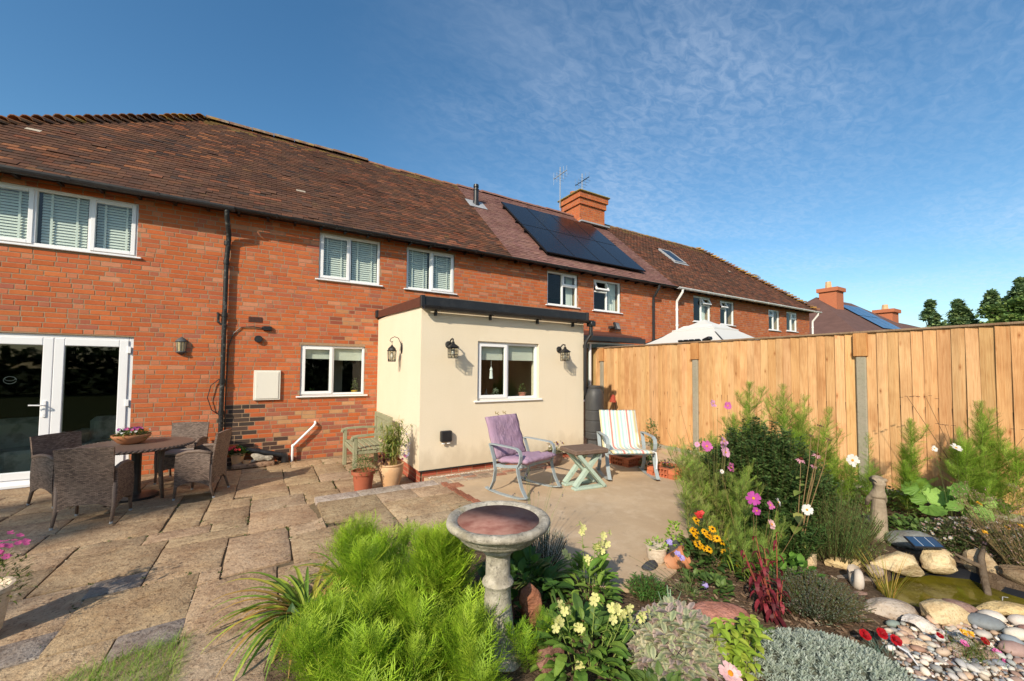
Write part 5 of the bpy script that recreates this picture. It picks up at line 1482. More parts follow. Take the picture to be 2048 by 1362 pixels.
def tier(h0, h1, r0, r1, name, sag=.10, ov=.12):
    m = MB(); vs = []; n = 8; L = 6
    for i_ in range(L+1):
        u = i_/L; r = r0 + (r1-r0)*u; z = h0 + (h1-h0)*u - sag*math.sin(PI*u)
        for k in range(16):
            a = 2*PI*k/16 + PI/4; q = (math.cos(a), math.sin(a)); s_ = max(abs(q[0]), abs(q[1])) if k % 4 else .7071
            s_ = max(abs(q[0]), abs(q[1])); vs.append((r*q[0]/s_*.92, r*q[1]/s_, z))
    for k in range(16): x, y, z = vs[L*16+k]; vs.append((x, y, z-ov))
    fs = [(i_*16+k, i_*16+(k+1) % 16, (i_+1)*16+(k+1) % 16, (i_+1)*16+k) for i_ in range(L+1) for k in range(16)]
    return m.add(vs, fs).build(name, M['canvas'], t, angle=30)
tier(3.02, 2.74, .02, .60, 'upper_roof', .02, .03); tier(2.86, 2.12, .38, 1.72, 'lower_roof', .07, .18)
m = MB()
for sx in (-1, 1):
    for sy in (-1, 1): m.tube([(1.5*sx, 1.6*sy, 0), (1.5*sx, 1.6*sy, 2.1)], .03, 6); m.tube([(1.5*sx, 1.6*sy, 2.1), (.34*sx, .36*sy, 2.80)], .018, 5)
m.build('frame', M['panel_frame'], t)
lt = thing('string_of_solar_lamps', 'row of small dark solar lamps lying along the fence top before the white canopy', 'solar lamps', (6.87, -3.45, 2.21))
for k in range(4):
    MB().cbox(-.03, -.05, 0, .04, .05, .035, .006, M=Matrix.Translation((0, .12*k - .15, .0)) @ Matrix.Rotation(R(20), 4, 'Y')).build('lamp', M['panel_frame'], lt)
MB().cbox(-.04, -.06, 0, .07, .09, .06, .01, M=Matrix.Translation((0, .0-.36, .0)) @ Matrix.Rotation(R(-20), 4, 'X')).build('lamp', M['panel_frame'], lt)
# ------------------------------------------------------------------ water butt
t = thing('water_butt', 'tall slim dark grey water butt on its stand under the black downpipe', 'water butt', (5.06, -2.76, .095))
t.scale = (.88, .88, 1.02)
MB().lathe([(.195, 0), (.19, .06), (.165, .30), (.175, .31)], 6).build('stand', M['butt'], t, angle=30)
pr = [(.165, .31), (.185, .33), (.19, .42), (.182, .43), (.182, .44), (.192, .45), (.192, .62), (.183, .63), (.183, .64), (.193, .65), (.193, .80), (.184, .81), (.184, .82), (.193, .83), (.192, .95), (.188, 1.05), (.172, 1.13), (.14, 1.19), (.128, 1.20), (.128, 1.215), (0, 1.22)]
MB().lathe(pr, 28).build('barrel', M['butt'], t, angle=35)
MB().lathe([(.132, 1.205), (.135, 1.212), (.135, 1.24), (.125, 1.25), (0, 1.25)], 24).build('lid', M['butt'], t, angle=35)
m = MB().tube([(-.03, -.19, .42), (-.03, -.235, .415)], .014, 8); m.tube([(-.03, -.235, .43), (-.03, -.24, .38)], .011, 8); m.build('tap', M['black'], t)
# ------------------------------------------------------------------ wicker dining set
def sheet(mb, fn, nu, nv, th, flip=False):
    """closed thin shell from fn(u,v)->Vector, thickness along the local normal"""
    P = [[Vector(fn(i_/nu, j/nv)) for i_ in range(nu+1)] for j in range(nv+1)]
    Nn = [[None]*(nu+1) for _ in range(nv+1)]
    for j in range(nv+1):
        for i_ in range(nu+1):
            du = P[j][min(i_+1, nu)] - P[j][max(i_-1, 0)]; dv = P[min(j+1, nv)][i_] - P[max(j-1, 0)][i_]
            n_ = du.cross(dv); Nn[j][i_] = n_.normalized() if n_.length > 1e-9 else Vector((0, 0, 1))
    vs = [P[j][i_] + Nn[j][i_]*th/2 for j in range(nv+1) for i_ in range(nu+1)] + [P[j][i_] - Nn[j][i_]*th/2 for j in range(nv+1) for i_ in range(nu+1)]
    W = nu+1; B = W*(nv+1); fs = []
    for j in range(nv):
        for i_ in range(nu):
            a = j*W+i_; fs.append((a, a+1, a+W+1, a+W)); fs.append((B+a, B+a+W, B+a+W+1, B+a+1))
    for i_ in range(nu): fs.append((i_, B+i_, B+i_+1, i_+1)); a = nv*W+i_; fs.append((a, a+1, B+a+1, B+a))
    for j in range(nv): a = j*W; fs.append((a, a+W, B+a+W, B+a)); a += nu; fs.append((a, B+a, B+a+W, a+W))
    return mb.add(vs, fs)
def wicker_chair(loc, rz, label):
    t = thing('wicker_armchair', label, 'armchair', loc, rz, 'wicker chairs round the patio table')
    t.scale = (.85, .85, .93)
    W = .27; Fy = .24; By = -.20
    def back(u, v):
        x = (u-.5)*2; z = .16 + v*.70; fl = max(0, v-.3)
        return (x*(W-.01 + .025*fl), By - .02 - .11*fl**1.2 + .02*(x*x) - (.05*(1-x*x)*fl*-.6), z + (.035*(1-x*x)*(1-v) if v < .05 else 0) + (.012*(1-x*x) if v > .95 else 0) + (.05*(1-x*x) if v == 0 else 0))
    sheet(MB(), back, 10, 10, .028).build('backrest', M['wicker'], t, smooth=False, angle=40)
    for s in (-1, 1):
        def side(u, v, s=s):
            y = By + (Fy-By)*u; top = .60 + .035*math.sin(PI*min(1, u*1.05)) - .02*u; bot = .16 + .07*math.sin(PI*u)
            return (s*(W + .012*math.sin(PI*v)), y, bot + (top-bot)*v)
        sheet(MB(), side, 10, 6, .03).build('arm_panel', M['wicker'], t, angle=40)
        MB().tube([(s*W, By-.01, .605), (s*W, -.05, .635), (s*W, .1, .63), (s*W, Fy-.01, .585)], .024, 8).build('armrest', M['wicker_trim'], t, smooth=True)
    def front(u, v): return ((u-.5)*2*W, Fy-.015, (.16 + .06*math.sin(PI*u)) + v*(.40-.16-.06*math.sin(PI*u)))
    sheet(MB(), front, 8, 3, .028).build('front_panel', M['wicker'], t, angle=40)
    MB().cbox(-W+.02, By+.01, .37, W-.02, Fy-.02, .40, .01).build('seat', M['wicker'], t)
    MB().cbox(-W+.03, By+.02, .401, W-.03, Fy-.03, .455, .022).build('seat_cushion', M['cushion'], t, smooth=False)
    for sx in (-1, 1):
        for (y, oy) in ((Fy-.01, .015), (By, -.055)):
            m = MB().tube([(sx*(W-.005), y, .45), (sx*(W-.005), y, .18), (sx*(W-.0), y+oy, .012)], [.023, .022, .017], 8)
            l = m.build('leg', M['wicker_trim'], t, smooth=True)
            MB().tube([(sx*W, y+oy, .0), (sx*W, y+oy, .022)], .019, 8).build('foot_cap', M['alu'], l)
    return t
wicker_chair((-1.57, -2.12, 0), -.14, 'wicker armchair with its back to the garden, nearest chair to the lawn')
wicker_chair((-2.08, -1.10, 0), -2.35, 'wicker armchair close to the patio doors, half hidden by another chair')
wicker_chair((-.70, -1.58, 0), 1.30, 'wicker armchair side on between the round table and the geranium pot')
wicker_chair((-1.05, -.60, 0), 2.9, 'wicker armchair with pale woven back against the brick wall behind the table')
t = thing('patio_table', 'round wicker topped patio table with dark pedestal and woven legs', 'table', (-1.40, -1.36, 0), .2)
t.scale = (1.0, 1.0, .925)
MB().lathe([(0, .695), (.50, .695), (.555, .685), (.57, .700), (.565, .722), (0, .726)], 40, sx=1.0, sy=1.0).build('tabletop', M['wicker_top'], t, angle=40)
e = MB()
for i_ in range(72):
    a, b_ = 2*PI*i_/72, 2*PI*(i_+1.3)/72; e.tube([(.562*math.cos(a), .562*math.sin(a), .692), (.575*math.cos((a+b_)/2), .575*math.sin((a+b_)/2), .708), (.560*math.cos(b_), .560*math.sin(b_), .722)], .009, 5)
e.build('rim', M['wicker_trim'], t, smooth=True)
MB().lathe([(.23, 0), (.23, .03), (.06, .06), (.05, .12), (.05, .69)], 18).build('pedestal', M['black'], t, angle=40)
for k in range(4):
    a = PI/4 + k*PI/2; MB().tube([(.34*math.cos(a), .34*math.sin(a), .69), (.32*math.cos(a), .32*math.sin(a), .4), (.36*math.cos(a), .36*math.sin(a), 0)], [.024, .022, .018], 8).build('leg', M['wicker_trim'], t, smooth=True)
t = thing('flower_bowl', 'terracotta bowl of pink and white flowers on the wicker table', 'flower bowl', (-1.47, -1.30, .672), 0)
MB().lathe([(.09, 0), (.13, .02), (.175, .075), (.192, .10), (.192, .115), (.175, .115), (.16, .095), (0, .09)], 24).build('bowl', M['terracotta'], t, angle=40)
leafy(t, 420, .18, .10, (0, 0, .08), [(.06,.13,.03), (.10,.17,.04), (.16,.16,.04)], .04)
blossoms(t, (0, 0, .10), .15, .09, 'purple', 16, .016); blossoms(t, (0, 0, .10), .15, .09, 'pink', 10, .016); blossoms(t, (0, 0, .09), .16, .07, 'white', 7, .014)
# ------------------------------------------------------------------ by the wall
t = thing('geranium_pot', 'terracotta pot of red geraniums by the brick wall under the black drain pipe', 'plant pot', (-.40, -.12, 0), .3)
MB().lathe([(.07, 0), (.095, .17), (.10, .172), (.105, .21), (.09, .21), (.085, .185), (0, .18)], 18).build('pot', M['terracotta_pale'], t, angle=40)
leafy(t, 150, .14, .13, (.02, 0, .19), [(.07,.14,.03), (.10,.19,.04)], .045, T=tmpl_blade(3, .5, .4, .2))
for k in range(9): a = rnd.random()*6; flower(t, 'geranium', (-.05+.075*math.cos(a), -.03+.06*math.sin(a), .29+.04*rnd.random()), .026, (math.cos(a)*.5, -.6, .5))
st = thing('stone_step', 'low stone plinth carrying the reclining garden animal by the wall', 'stone block', (-.14, -.16, -.01)); o = MB().cbox(-.33, -.14, 0, .27, .12, .075, .015).build('slab', M['stone'], st); o.color = (.36,.24,.16,1)
t = thing('reclining_animal_ornament', 'small pale stone animal lying on the low plinth by the wall', 'garden ornament', (-.06, -.17, .066), .1)
def skin(name, verts, edges, radii, mat, parent, sub=2, mx=None):
    me = bpy.data.meshes.new(name); me.from_pydata(verts, edges, []); o = link(bpy.data.objects.new(name, me), parent)
    o.modifiers.new('skin', 'SKIN'); me.skin_vertices.new() if not me.skin_vertices else None
    for v, r in zip(me.skin_vertices[0].data, radii): v.radius = (r, r) if not isinstance(r, tuple) else r
    me.skin_vertices[0].data[0].use_root = True
    s = o.modifiers.new('sub', 'SUBSURF'); s.levels = sub; s.render_levels = sub
    me.materials.append(mat)
    return o
V_ = [(0,0,.05), (.09,0,.05), (.17,0,.045), (-.07,0,.065), (-.11,0,.115), (-.16,0,.12), (-.12,-.035,.02), (-.19,-.04,.015), (-.12,.035,.02), (-.19,.04,.015), (.14,-.05,.025), (.07,-.06,.018)]
skin('body', V_, [(0,1),(1,2),(0,3),(3,4),(4,5),(3,6),(6,7),(3,8),(8,9),(1,10),(10,11)], [.045,.045,.03,.045,.043,.025,.02,.015,.02,.015,.022,.015], M['aged_stone'], t)
t = thing('saucer', 'small round pale dish beside the geranium pot', 'dish', (-.27, -.22, .066)); MB().lathe([(.05, 0), (.062, .045), (.054, .045), (.05, .02), (0, .02)], 16).build('dish', M['terracotta_pale'], t, angle=40)
for k, (x, y) in enumerate([(-.36,-.36), (-.47,-.30), (.25,-.25), (.15,-.3), (.3,-.12), (-.45,-.42), (.22,-.18)]): pass
P = [(rnd.uniform(-.6, .5), rnd.uniform(-.35, -.02), .012) for _ in range(170)] + [(rnd.uniform(-3.3, -1.9), rnd.uniform(-.12, -.03), -.01) for _ in range(120)]
scatter(None, 'dry_leaves', SMALL, P, [(rnd.gauss(0,1), rnd.gauss(0,1), rnd.gauss(0,.3)) for _ in P], rg.uniform(.02, .05, len(P)), mixcols([(.22,.10,.04), (.14,.06,.03), (.3,.17,.06)], len(P)), M['leaf'], label='fallen brown leaves gathered along the foot of the brick wall', kind='stuff')
# bench
t = thing('garden_bench', 'weathered green wooden garden bench against the cream side wall', 'bench', (1.44, -1.28, 0), PI/2)
# local: bench runs along x, faces +y -> rotated so that it faces -X of the world
bw = .50
def bpart(name, *a, **k): return MB().cbox(*a, .006, **k).build(name, M['bench_wood'], t)
bpart('rear_leg', -bw, -.26, 0, -bw+.06, -.20, .88); bpart('rear_leg', bw-.06, -.26, 0, bw, -.20, .88)
bpart('front_leg', -bw, .26, 0, -bw+.06, .32, .60); bpart('front_leg', bw-.06, .26, 0, bw, .32, .60)
for k in range(6): bpart('seat_slat', -bw-.0, -.20+.082*k, .40, bw+.0, -.20+.082*k+.066, .42)
bpart('top_rail', -bw+.06, -.255, .80, bw-.06, -.215, .88); bpart('lower_rail', -bw+.06, -.25, .46, bw-.06, -.22, .51)
for k in range(9): bpart('back_slat', -bw+.09+k*.094, -.245, .51, -bw+.135+k*.094, -.225, .80)
for s in (-1, 1):
    x = s*(bw-.03)
    MB().bar([(x, -.24, .61), (x, 0, .625), (x, .25, .62), (x, .33, .60), (x, .345, .56)], .075, .028, up=(1,0,0)).build('armrest', M['bench_wood'], t)
    bpart('side_rail', x-.015, -.20, .34, x+.015, .27, .40)
bpart('front_rail', -bw+.06, .27, .33, bw-.06, .30, .398)
# pots near the bench
t = thing('terracotta_pot', 'dark red terracotta pot of small green herbs below the raised edging stones', 'plant pot', (1.12, -2.55, 0), .4)
MB().lathe([(.105, 0), (.135, .24), (.15, .242), (.155, .29), (.137, .29), (.13, .26), (0, .25)], 24).build('pot', surf('dark_terracotta', (.36,.10,.05), .85, False, [(5, .5, .7, (.45,.2,.12), .5)], [(60,.2,.002)]), t, angle=40)
leafy(t, 420, .17, .24, (0, 0, .25), [(.12,.19,.05), (.18,.24,.08), (.09,.14,.04)], .026)
stems_mesh(t, [[(rnd.uniform(-.08,.08), rnd.uniform(-.08,.08), .25), (rnd.uniform(-.15,.15), rnd.uniform(-.15,.15), .42), (rnd.uniform(-.22,.22), rnd.uniform(-.22,.22), .52)] for _ in range(16)], .002)
t = thing('bamboo_pot', 'pale terracotta pot with tall leafy bamboo and small lilac flowers by the extension corner', 'plant pot', (1.50, -2.50, 0), .2)
MB().lathe([(.10, 0), (.13, .08), (.158, .2), (.165, .27), (.158, .30), (.172, .315), (.172, .33), (.15, .33), (.145, .30), (0, .29)], 28).build('pot', M['terracotta_pale'], t, angle=40)
P = []; D = []; paths = []
for k in range(26):
    a = rnd.random()*6.28; r = rnd.uniform(0, .09); h = rnd.uniform(.35, .72); lx, ly = rnd.uniform(-.13, .17), rnd.uniform(-.14, .14)
    p = [(r*math.cos(a)+lx*u*u, r*math.sin(a)+ly*u*u, .28+h*u) for u in (0, .25, .5, .75, 1)]; paths.append(p)
    for j in range(44):
        u = rnd.uniform(.3, 1); i0 = min(3, int(u*4)); q = Vector(p[i0]).lerp(Vector(p[i0+1]), u*4-i0); aa = rnd.random()*6.28
        P.append(tuple(q + Vector((math.cos(aa), math.sin(aa), 0))*.02)); D.append((math.cos(aa), math.sin(aa), rnd.uniform(-.5, .5)))
scatter(t, 'foliage', tmpl_blade(4, .09, 1.0, .3), P, D, rg.uniform(.05, .10, len(P)), mixcols([(.22,.28,.05), (.30,.34,.07), (.16,.22,.04), (.36,.34,.12)], len(P)), M['leaf'])
stems_mesh(t, paths, .004, (.36,.30,.08))
for k in range(30): flower(t, 'lilac', (.18+rnd.gauss(0,.045), -.03+rnd.gauss(0,.05), .52+rnd.gauss(0,.075)), .014, (rnd.gauss(0,.5), -.6, .4))
flower(t, 'cosmos', (.16, -.09, .42), .03); flower(t, 'cosmos', (.17, .0, .36), .02)
P = rg.normal(0, .045, (60, 3)) + np.array([-.13, -.05, .42]); scatter(t, 'dry_foliage', OVATE, P, rdirs(60), rg.uniform(.03, .06, 60), mixcols([(.16,.06,.04), (.10,.04,.03)], 60), M['leaf'])
# ------------------------------------------------------------------ rocking chairs
def rocker(loc, rz, label, fabric, striped=False):
    t = thing('rocking_chair', label, 'rocking chair', loc, rz, 'rocking chairs in front of the extension')
    t.scale = (1.14, 1, 1)
    hw = .30
    for s in (-1, 1):
        x = s*hw
        # back leg and arm: flat steel strips
        MB().bar([(x, -.27, .02), (x, -.20, .14), (x, -.175, .28), (x, -.20, .42), (x, -.25, .55), (x, -.275, .60)], .045, .012, up=(1,0,0)).build('rear_leg', M['blue_metal'], t)
        MB().bar([(x, -.275, .60), (x, -.20, .605), (x, .05, .60), (x, .17, .595), (x, .225, .565), (x, .245, .51), (x, .235, .44), (x, .20, .38)], .045, .014, up=(1,0,0)).build('armrest', M['blue_metal'], t)
        MB().bar([(x, .19, .37), (x, .215, .26), (x, .26, .14), (x, .33, .035)], .045, .012, up=(1,0,0)).build('front_leg', M['blue_metal'], t)
        MB().bar([(x, -.34, .040), (x, -.26, .020), (x, -.12, .008), (x, .05, .006), (x, .22, .012), (x, .35, .042)], .045, .012, up=(1,0,0)).build('rocker_rail', M['blue_metal'], t)
        MB().bar([(x*.93, -.21, .335), (x*.93, .0, .35), (x*.93, .24, .39)], .02, .035, up=(1,0,0)).build('seat_rail', M['blue_metal'], t)
    m = MB(); m.bar([(-hw, .21, .375), (hw, .21, .375)], .02, .04, up=(0,1,0)); m.bar([(-hw, -.2, .33), (hw, -.2, .33)], .02, .03, up=(0,1,0)); m.build('cross_bar', M['blue_metal'], t)
    tk = .03 if striped else .075
    w2 = .245 if striped else .265
    def wave(u, v): return 0
    if striped:
        prof = [(.30, .385), (.24, .395), (.10, .375), (-.08, .352), (-.20, .36), (-.25, .42), (-.31, .60), (-.39, .80), (-.425, .90)]
        m = MB(); vs = []
        for (y, z) in prof:
            for k in range(9): x = -w2-.01 + (2*w2+.02)*k/8; vs.append((x, y, z + rnd.uniform(-.003, .003) + .025))
        for (y, z) in prof:
            for k in range(9): x = -w2-.01 + (2*w2+.02)*k/8; vs.append((x, y+.012, z))
        n = len(prof); B = n*9; fs = []
        for i_ in range(n-1):
            for k in range(8): a = i_*9+k; fs.append((a, a+9, a+10, a+1)); fs.append((B+a, B+a+1, B+a+10, B+a+9))
        for i_ in range(n-1): a = i_*9; fs.append((a, B+a, B+a+9, a+9)); a += 8; fs.append((a, a+9, B+a+9, B+a))
        for k in range(8): fs.append((k, k+1, B+k+1, B+k)); a = (n-1)*9+k; fs.append((a, B+a, B+a+1, a+1))
        m.add(vs, fs).build('striped_cushion', M['stripe'], t, smooth=True)
        MB().tube([(-.255, .26, .405), (-.30, .27, .39), (-.31, .275, .28), (-.30, .28, .16)], .008, 5).build('tie', M['upvc'], t)
        MB().bar([(-.25, .28, .38), (.25, .28, .38)], .012, .03, up=(0,1,0)).build('front_bar', M['blue_metal'], t)
    else:
        def puff(name, a, b_, w, th, n=12, mx=14):
            a = Vector(a); b_ = Vector(b_); d = b_-a; ln = d.length; dn = d.normalized(); nn = Vector((1,0,0)).cross(dn).normalized()
            vs = []; fs = []
            for side in (1, -1):
                for j in range(mx+1):
                    for i_ in range(n+1):
                        u, v = i_/n, j/mx; e = min(1, (min(u, 1-u)*6)**.5, (min(v, 1-v)*7)**.5)
                        wr = .012*math.sin(v*19+u*5)*math.sin(u*13+v*3) + .008*math.sin(u*29+v*17)
                        p = a + dn*ln*v + Vector((1,0,0))*(-w + 2*w*u) + nn*side*(th*.5*(.35+.65*e) + (wr if e > .9 else wr*.5))
                        vs.append(p)
            Wn = n+1; B = Wn*(mx+1)
            for j in range(mx):
                for i_ in range(n): q = j*Wn+i_; fs.append((q, q+1, q+Wn+1, q+Wn)); fs.append((B+q, B+q+Wn, B+q+Wn+1, B+q+1))
            for i_ in range(n): fs.append((i_, B+i_, B+i_+1, i_+1)); q = mx*Wn+i_; fs.append((q, q+1, B+q+1, B+q))
            for j in range(mx): q = j*Wn; fs.append((q, q+Wn, B+q+Wn, B+q)); q += n; fs.append((q, B+q, B+q+Wn, q+Wn))
            return MB().add(vs, fs).build(name, M['purple'], t, smooth=True)
        puff('back_cushion', (0, -.215, .40), (0, -.40, .925), .265, .08)
        puff('seat_cushion', (0, -.17, .395), (0, .30, .445), .27, .085)
        m = MB()
        for q in (-.06, .07): m.tube([(q-.03, -.405, .93), (q, -.405, .955), (q+.03, -.40, .95), (q+.035, -.40, .985)], .005, 5); m.tube([(q, -.405, .955), (q-.02, -.40, .975)], .004, 5)
        m.build('tie', M['ornament'], t)
    return t
rocker((2.86, -3.80, .097), PI + .30, 'rocking chair with thick mauve cushions in front of the cream wall', 'purple')
rocker((4.55, -3.98, .097), PI - .50, 'rocking chair with striped canvas seat pad beside the board fence', 'stripe', True)
t = thing('side_table', 'rustic table with plank top and pale green crossed legs between the rocking chairs', 'side table', (3.66, -4.06, .097), -.12)
MB().cbox(-.26, -.20, .455, .26, .20, .515, .012).build('tabletop', M['table_wood'], t)
for y in (-.12, .12):
    for s in (-1, 1):
        MB().box(-.022, -.035, -.30, .022, .035, .30, M=Matrix.Translation((0, y+s*.0355, .245)) @ Matrix.Rotation(s*R(43), 4, 'Y')).build('crossed_leg', M['teal_paint'], t)
    MB().cbox(-.25, y-.05, 0, .25, y+.05, .03, .005).build('foot_rail', M['teal_paint'], t)
t = thing('pansy_pot', 'glazed brown pot of purple and yellow pansies by the cream wall', 'plant pot', (4.02, -2.92, .097), 0)
MB().lathe([(.09, 0), (.13, .06), (.15, .13), (.145, .19), (.155, .20), (.155, .215), (.135, .215), (.13, .19), (0, .18)], 24).build('pot', M['brown_glaze'], t, angle=40)
leafy(t, 120, .14, .10, (0, 0, .19), [(.14,.17,.05), (.25,.22,.08)], .03)
blossoms(t, (0, 0, .19), .14, .16, 'pansy', 14, .022); blossoms(t, (0, 0, .19), .14, .12, 'white', 5, .014)
stems_mesh(t, [[(0,0,.2), (rnd.uniform(-.1,.1), rnd.uniform(-.1,.1), .34)] for _ in range(20)], .002)
# rusty bell ornament on a rod
t = thing('red_bell_ornament', 'small red rusty bell on a thin rod before the board fence', 'garden ornament', (6.58, -1.72, .09), 0)
MB().tube([(.14, -.02, 0), (.12, -.02, .5), (.06, 0, .83), (0, 0, .90)], .006, 5).build('rod', M['black'], t)
MB().lathe([(.075, .85), (.075, .87), (.06, .90), (.055, .96), (.04, 1.0), (.02, 1.01), (.0, 1.03)], 12).build('bell', M['rust'], t, angle=40)
# brick planters and pots by the fence
def brick_planter(loc, rz, label, fl=None):
    t = thing('brick_planter', label, 'planter', loc, rz, None)
    me = bpy.data.meshes.get('hollow_brick')
    if me is None:
        m = MB(); L_, Wd, H = .215, .10, .065
        m.cbox(-L_/2, -Wd/2, 0, L_/2, Wd/2, .013, .003); m.cbox(-L_/2, -Wd/2, H-.013, L_/2, Wd/2, H, .003)
        for k in range(5): x = -L_/2 + k*(L_-.014)/4; m.box(x, -Wd/2+.001, .012, x+.014, Wd/2-.001, H-.012)
        m.box(-L_/2+.01, -.01, .012, L_/2-.01, .01, H-.012)
        me = m.mesh('hollow_brick', M['brick'])
    for z in (0, .068):
        for (x, y, r) in ((-.115, -.17, 0), (.115, -.17, 0), (-.115, .17, 0), (.115, .17, 0), (-.17, 0, PI/2), (.17, 0, PI/2)):
            o = link(bpy.data.objects.new('brick', me), t); o.location = (x + rnd.uniform(-.006, .006), y, z); o.rotation_euler = (0, 0, r+rnd.uniform(-.03, .03)); o.color = (*jit((.52,.17,.085), .12), 1)
    MB().box(-.13, -.12, 0, .13, .12, .10).build('compost', M['soil'], t)
    leafy(t, 90, .15, .12, (0, 0, .10), [(.12,.17,.05), (.18,.2,.07)], .035)
    if fl: blossoms(t, (0, 0, .10), .12, .12, fl, 6, .016)
    return t
brick_planter((5.15, -4.25, .09), .15, 'low planter of stacked hollow bricks with sparse green plants before the fence', 'pansy')
brick_planter((5.15, -3.42, .09), .1, 'stacked hollow bricks half hidden behind the striped rocking chair')
t = thing('leafy_plant', 'low dark green leafy clump beside the brick planter', 'plant', (5.2, -3.85, .09)); leafy(t, 260, .15, .22, (0,0,0), [(.06,.12,.03), (.09,.16,.04)], .05)
t = thing('leafy_plant', 'pale green climbing plant at the fence behind the striped chair', 'plant', (6.3, -3.0, .09)); leafy(t, 160, .14, .55, (0,0,.1), [(.16,.22,.07), (.22,.24,.1)], .05); stems_mesh(t, [[(0,0,0), (rnd.uniform(-.1,.1), rnd.uniform(-.1,.1), .6)] for _ in range(8)], .003)
t = thing('terracotta_pot', 'wide terracotta pot with bushy green plant at the end of the concrete slab', 'plant pot', (5.12, -4.80, .09), 0)
MB().lathe([(.13, 0), (.19, .22), (.20, .225), (.205, .26), (.185, .26), (.18, .23), (0, .22)], 26).build('pot', surf('brown_terracotta', (.27,.11,.065), .85, False, [(4, .45, .7, (.36,.19,.12), .6)]), t, angle=40)
leafy(t, 420, .25, .36, (0, 0, .22), [(.10,.17,.04), (.14,.22,.06), (.08,.12,.03)], .06, T=LANCE)
blossoms(t, (0, 0, .22), .2, .25, 'pink', 5, .014)
# ------------------------------------------------------------------ bird bath
t = thing('bird_bath', 'weathered stone bird bath with reddish water on a turned pedestal', 'bird bath', (1.115, -6.23, .02), 0)
pr = [(.150, .0), (.152, .05), (.125, .10), (.105, .14), (.088, .22), (.076, .34), (.070, .43), (.080, .445), (.088, .46), (.080, .475), (.068, .49), (.067, .60), (.078, .625), (.092, .635), (.092, .65), (.080, .665)]
MB().lathe(pr, 40).build('pedestal', M['aged_stone'], t, angle=50)
pr = [(.09, .655), (.13, .668), (.14, .685), (.20, .70), (.215, .715), (.222, .73), (.232, .735), (.238, .755), (.262, .765), (.282, .775), (.288, .792), (.284, .806), (.270, .812), (.245, .809), (.225, .795), (.205, .770), (.18, .755), (0, .748)]
bw_ = MB().lathe(pr, 56); bw_.v = [(x*(1+.006*math.sin(9*math.atan2(y, x))+rnd.uniform(-.003,.003)), y*(1+rnd.uniform(-.003,.003)), z+rnd.uniform(-.0015,.0015)) for x, y, z in bw_.v]
bw_.build('bowl', M['aged_stone'], t, smooth=True)
bs = surf('stained_bowl', (.30,.16,.13), .7, False, [(12, .4, .7, (.16,.05,.04), .8)], [(30, .5, .006)])
MB().lathe([(.226, .7985), (.21, .780), (.19, .767), (.1, .762)], 48).build('stained_inner_bowl', bs, t, smooth=True)
MB().lathe([(.2065, .779), (0, .7795)], 48).build('water', M['bathwater'], t)
rg_ = MB()
for k in range(40): a = 2*PI*k/40; rg_.box(-.006, -.006, -.004, .008, .006, .010, M=Matrix.Translation((.208*math.cos(a), .208*math.sin(a), .776)) @ Matrix.Rotation(a, 4, 'Z'))
rg_.build('bowl_ridges', M['aged_stone'], t)
# ------------------------------------------------------------------ white basket pot with pink flowers (edge)
t = thing('flower_basket', 'cream woven basket pot of magenta flowers on the paving by the picture edge', 'plant pot', (-1.47, -4.47, .03), 0)
MB().lathe([(.11, 0), (.125, .02), (.155, .25), (.168, .26), (.168, .285), (.15, .285), (.14, .25), (0, .24)], 24).build('basket', M['white_paint'], t, angle=40)
leafy(t, 700, .22, .30, (.02, 0, .22), [(.12,.16,.03), (.20,.22,.05), (.07,.11,.02)], .035, T=LANCE)
blossoms(t, (.03, 0, .27), .19, .26, 'pink', 60, .018)
# ------------------------------------------------------------------ window sill things
potplant((.70, .20, 1.115), 'windowsill_plant', 'small green plant in a pot behind the kitchen window by the pipe side', .05, .08, M['terracotta'], [(.06,.12,.03)], 60, .09)
potplant((1.46, .20, 1.115), 'windowsill_plant', 'yellow pot with an upright herb behind the kitchen window', .055, .10, surf('yellow_pot', (.75,.42,.04), .5), [(.10,.17,.04), (.2,.24,.07)], 110, .24)
potplant((3.20, -2.42, 1.16), 'windowsill_plant', 'pale succulent in a small pot in the extension window', .045, .06, M['upvc'], [(.35,.40,.28), (.5,.5,.4)], 80, .13)
potplant((3.72, -2.42, 1.16), 'windowsill_plant', 'pink pot with a green herb in the extension window', .06, .10, surf('pink_pot', (.50,.18,.14), .6), [(.08,.15,.04), (.14,.2,.06)], 90, .16)
t = thing('sill_ornament', 'dark bottle shaped ornament on the extension window sill', 'ornament', (3.02, -2.42, 1.16)); MB().lathe([(.03, 0), (.035, .08), (.02, .11), (.012, .15), (.015, .17), (0, .17)], 10).build('bottle', M['slate'], t, angle=40)
t = thing('hanging_sun_catcher', 'white lighthouse shaped ornament hanging inside the extension window', 'ornament', (3.07, -2.50, 1.50)); MB().lathe([(.03, 0), (.02, .13), (.026, .14), (.014, .17), (.0, .20)], 8).build('lighthouse', M['upvc'], t)
MB().tube([(0,0,.2), (0,0,.55)], .0015, 4).build('string', M['upvc'], t)
t = thing('door_decoration', 'small wire heart shaped decoration hanging inside the patio door glass', 'ornament', (-3.02, .02, 1.45)); m = MB()
m.tube([(.06*math.cos(a*.5), .03, .05*math.sin(a*.5)*1.0) for a in range(0, 13)], .0025, 4); m.tube([(.0+.05*math.sin(a*.6), .03, .02+.03*math.cos(a*.6)) for a in range(0, 11)], .002, 4)
m.build('wire', M['alu'], t)
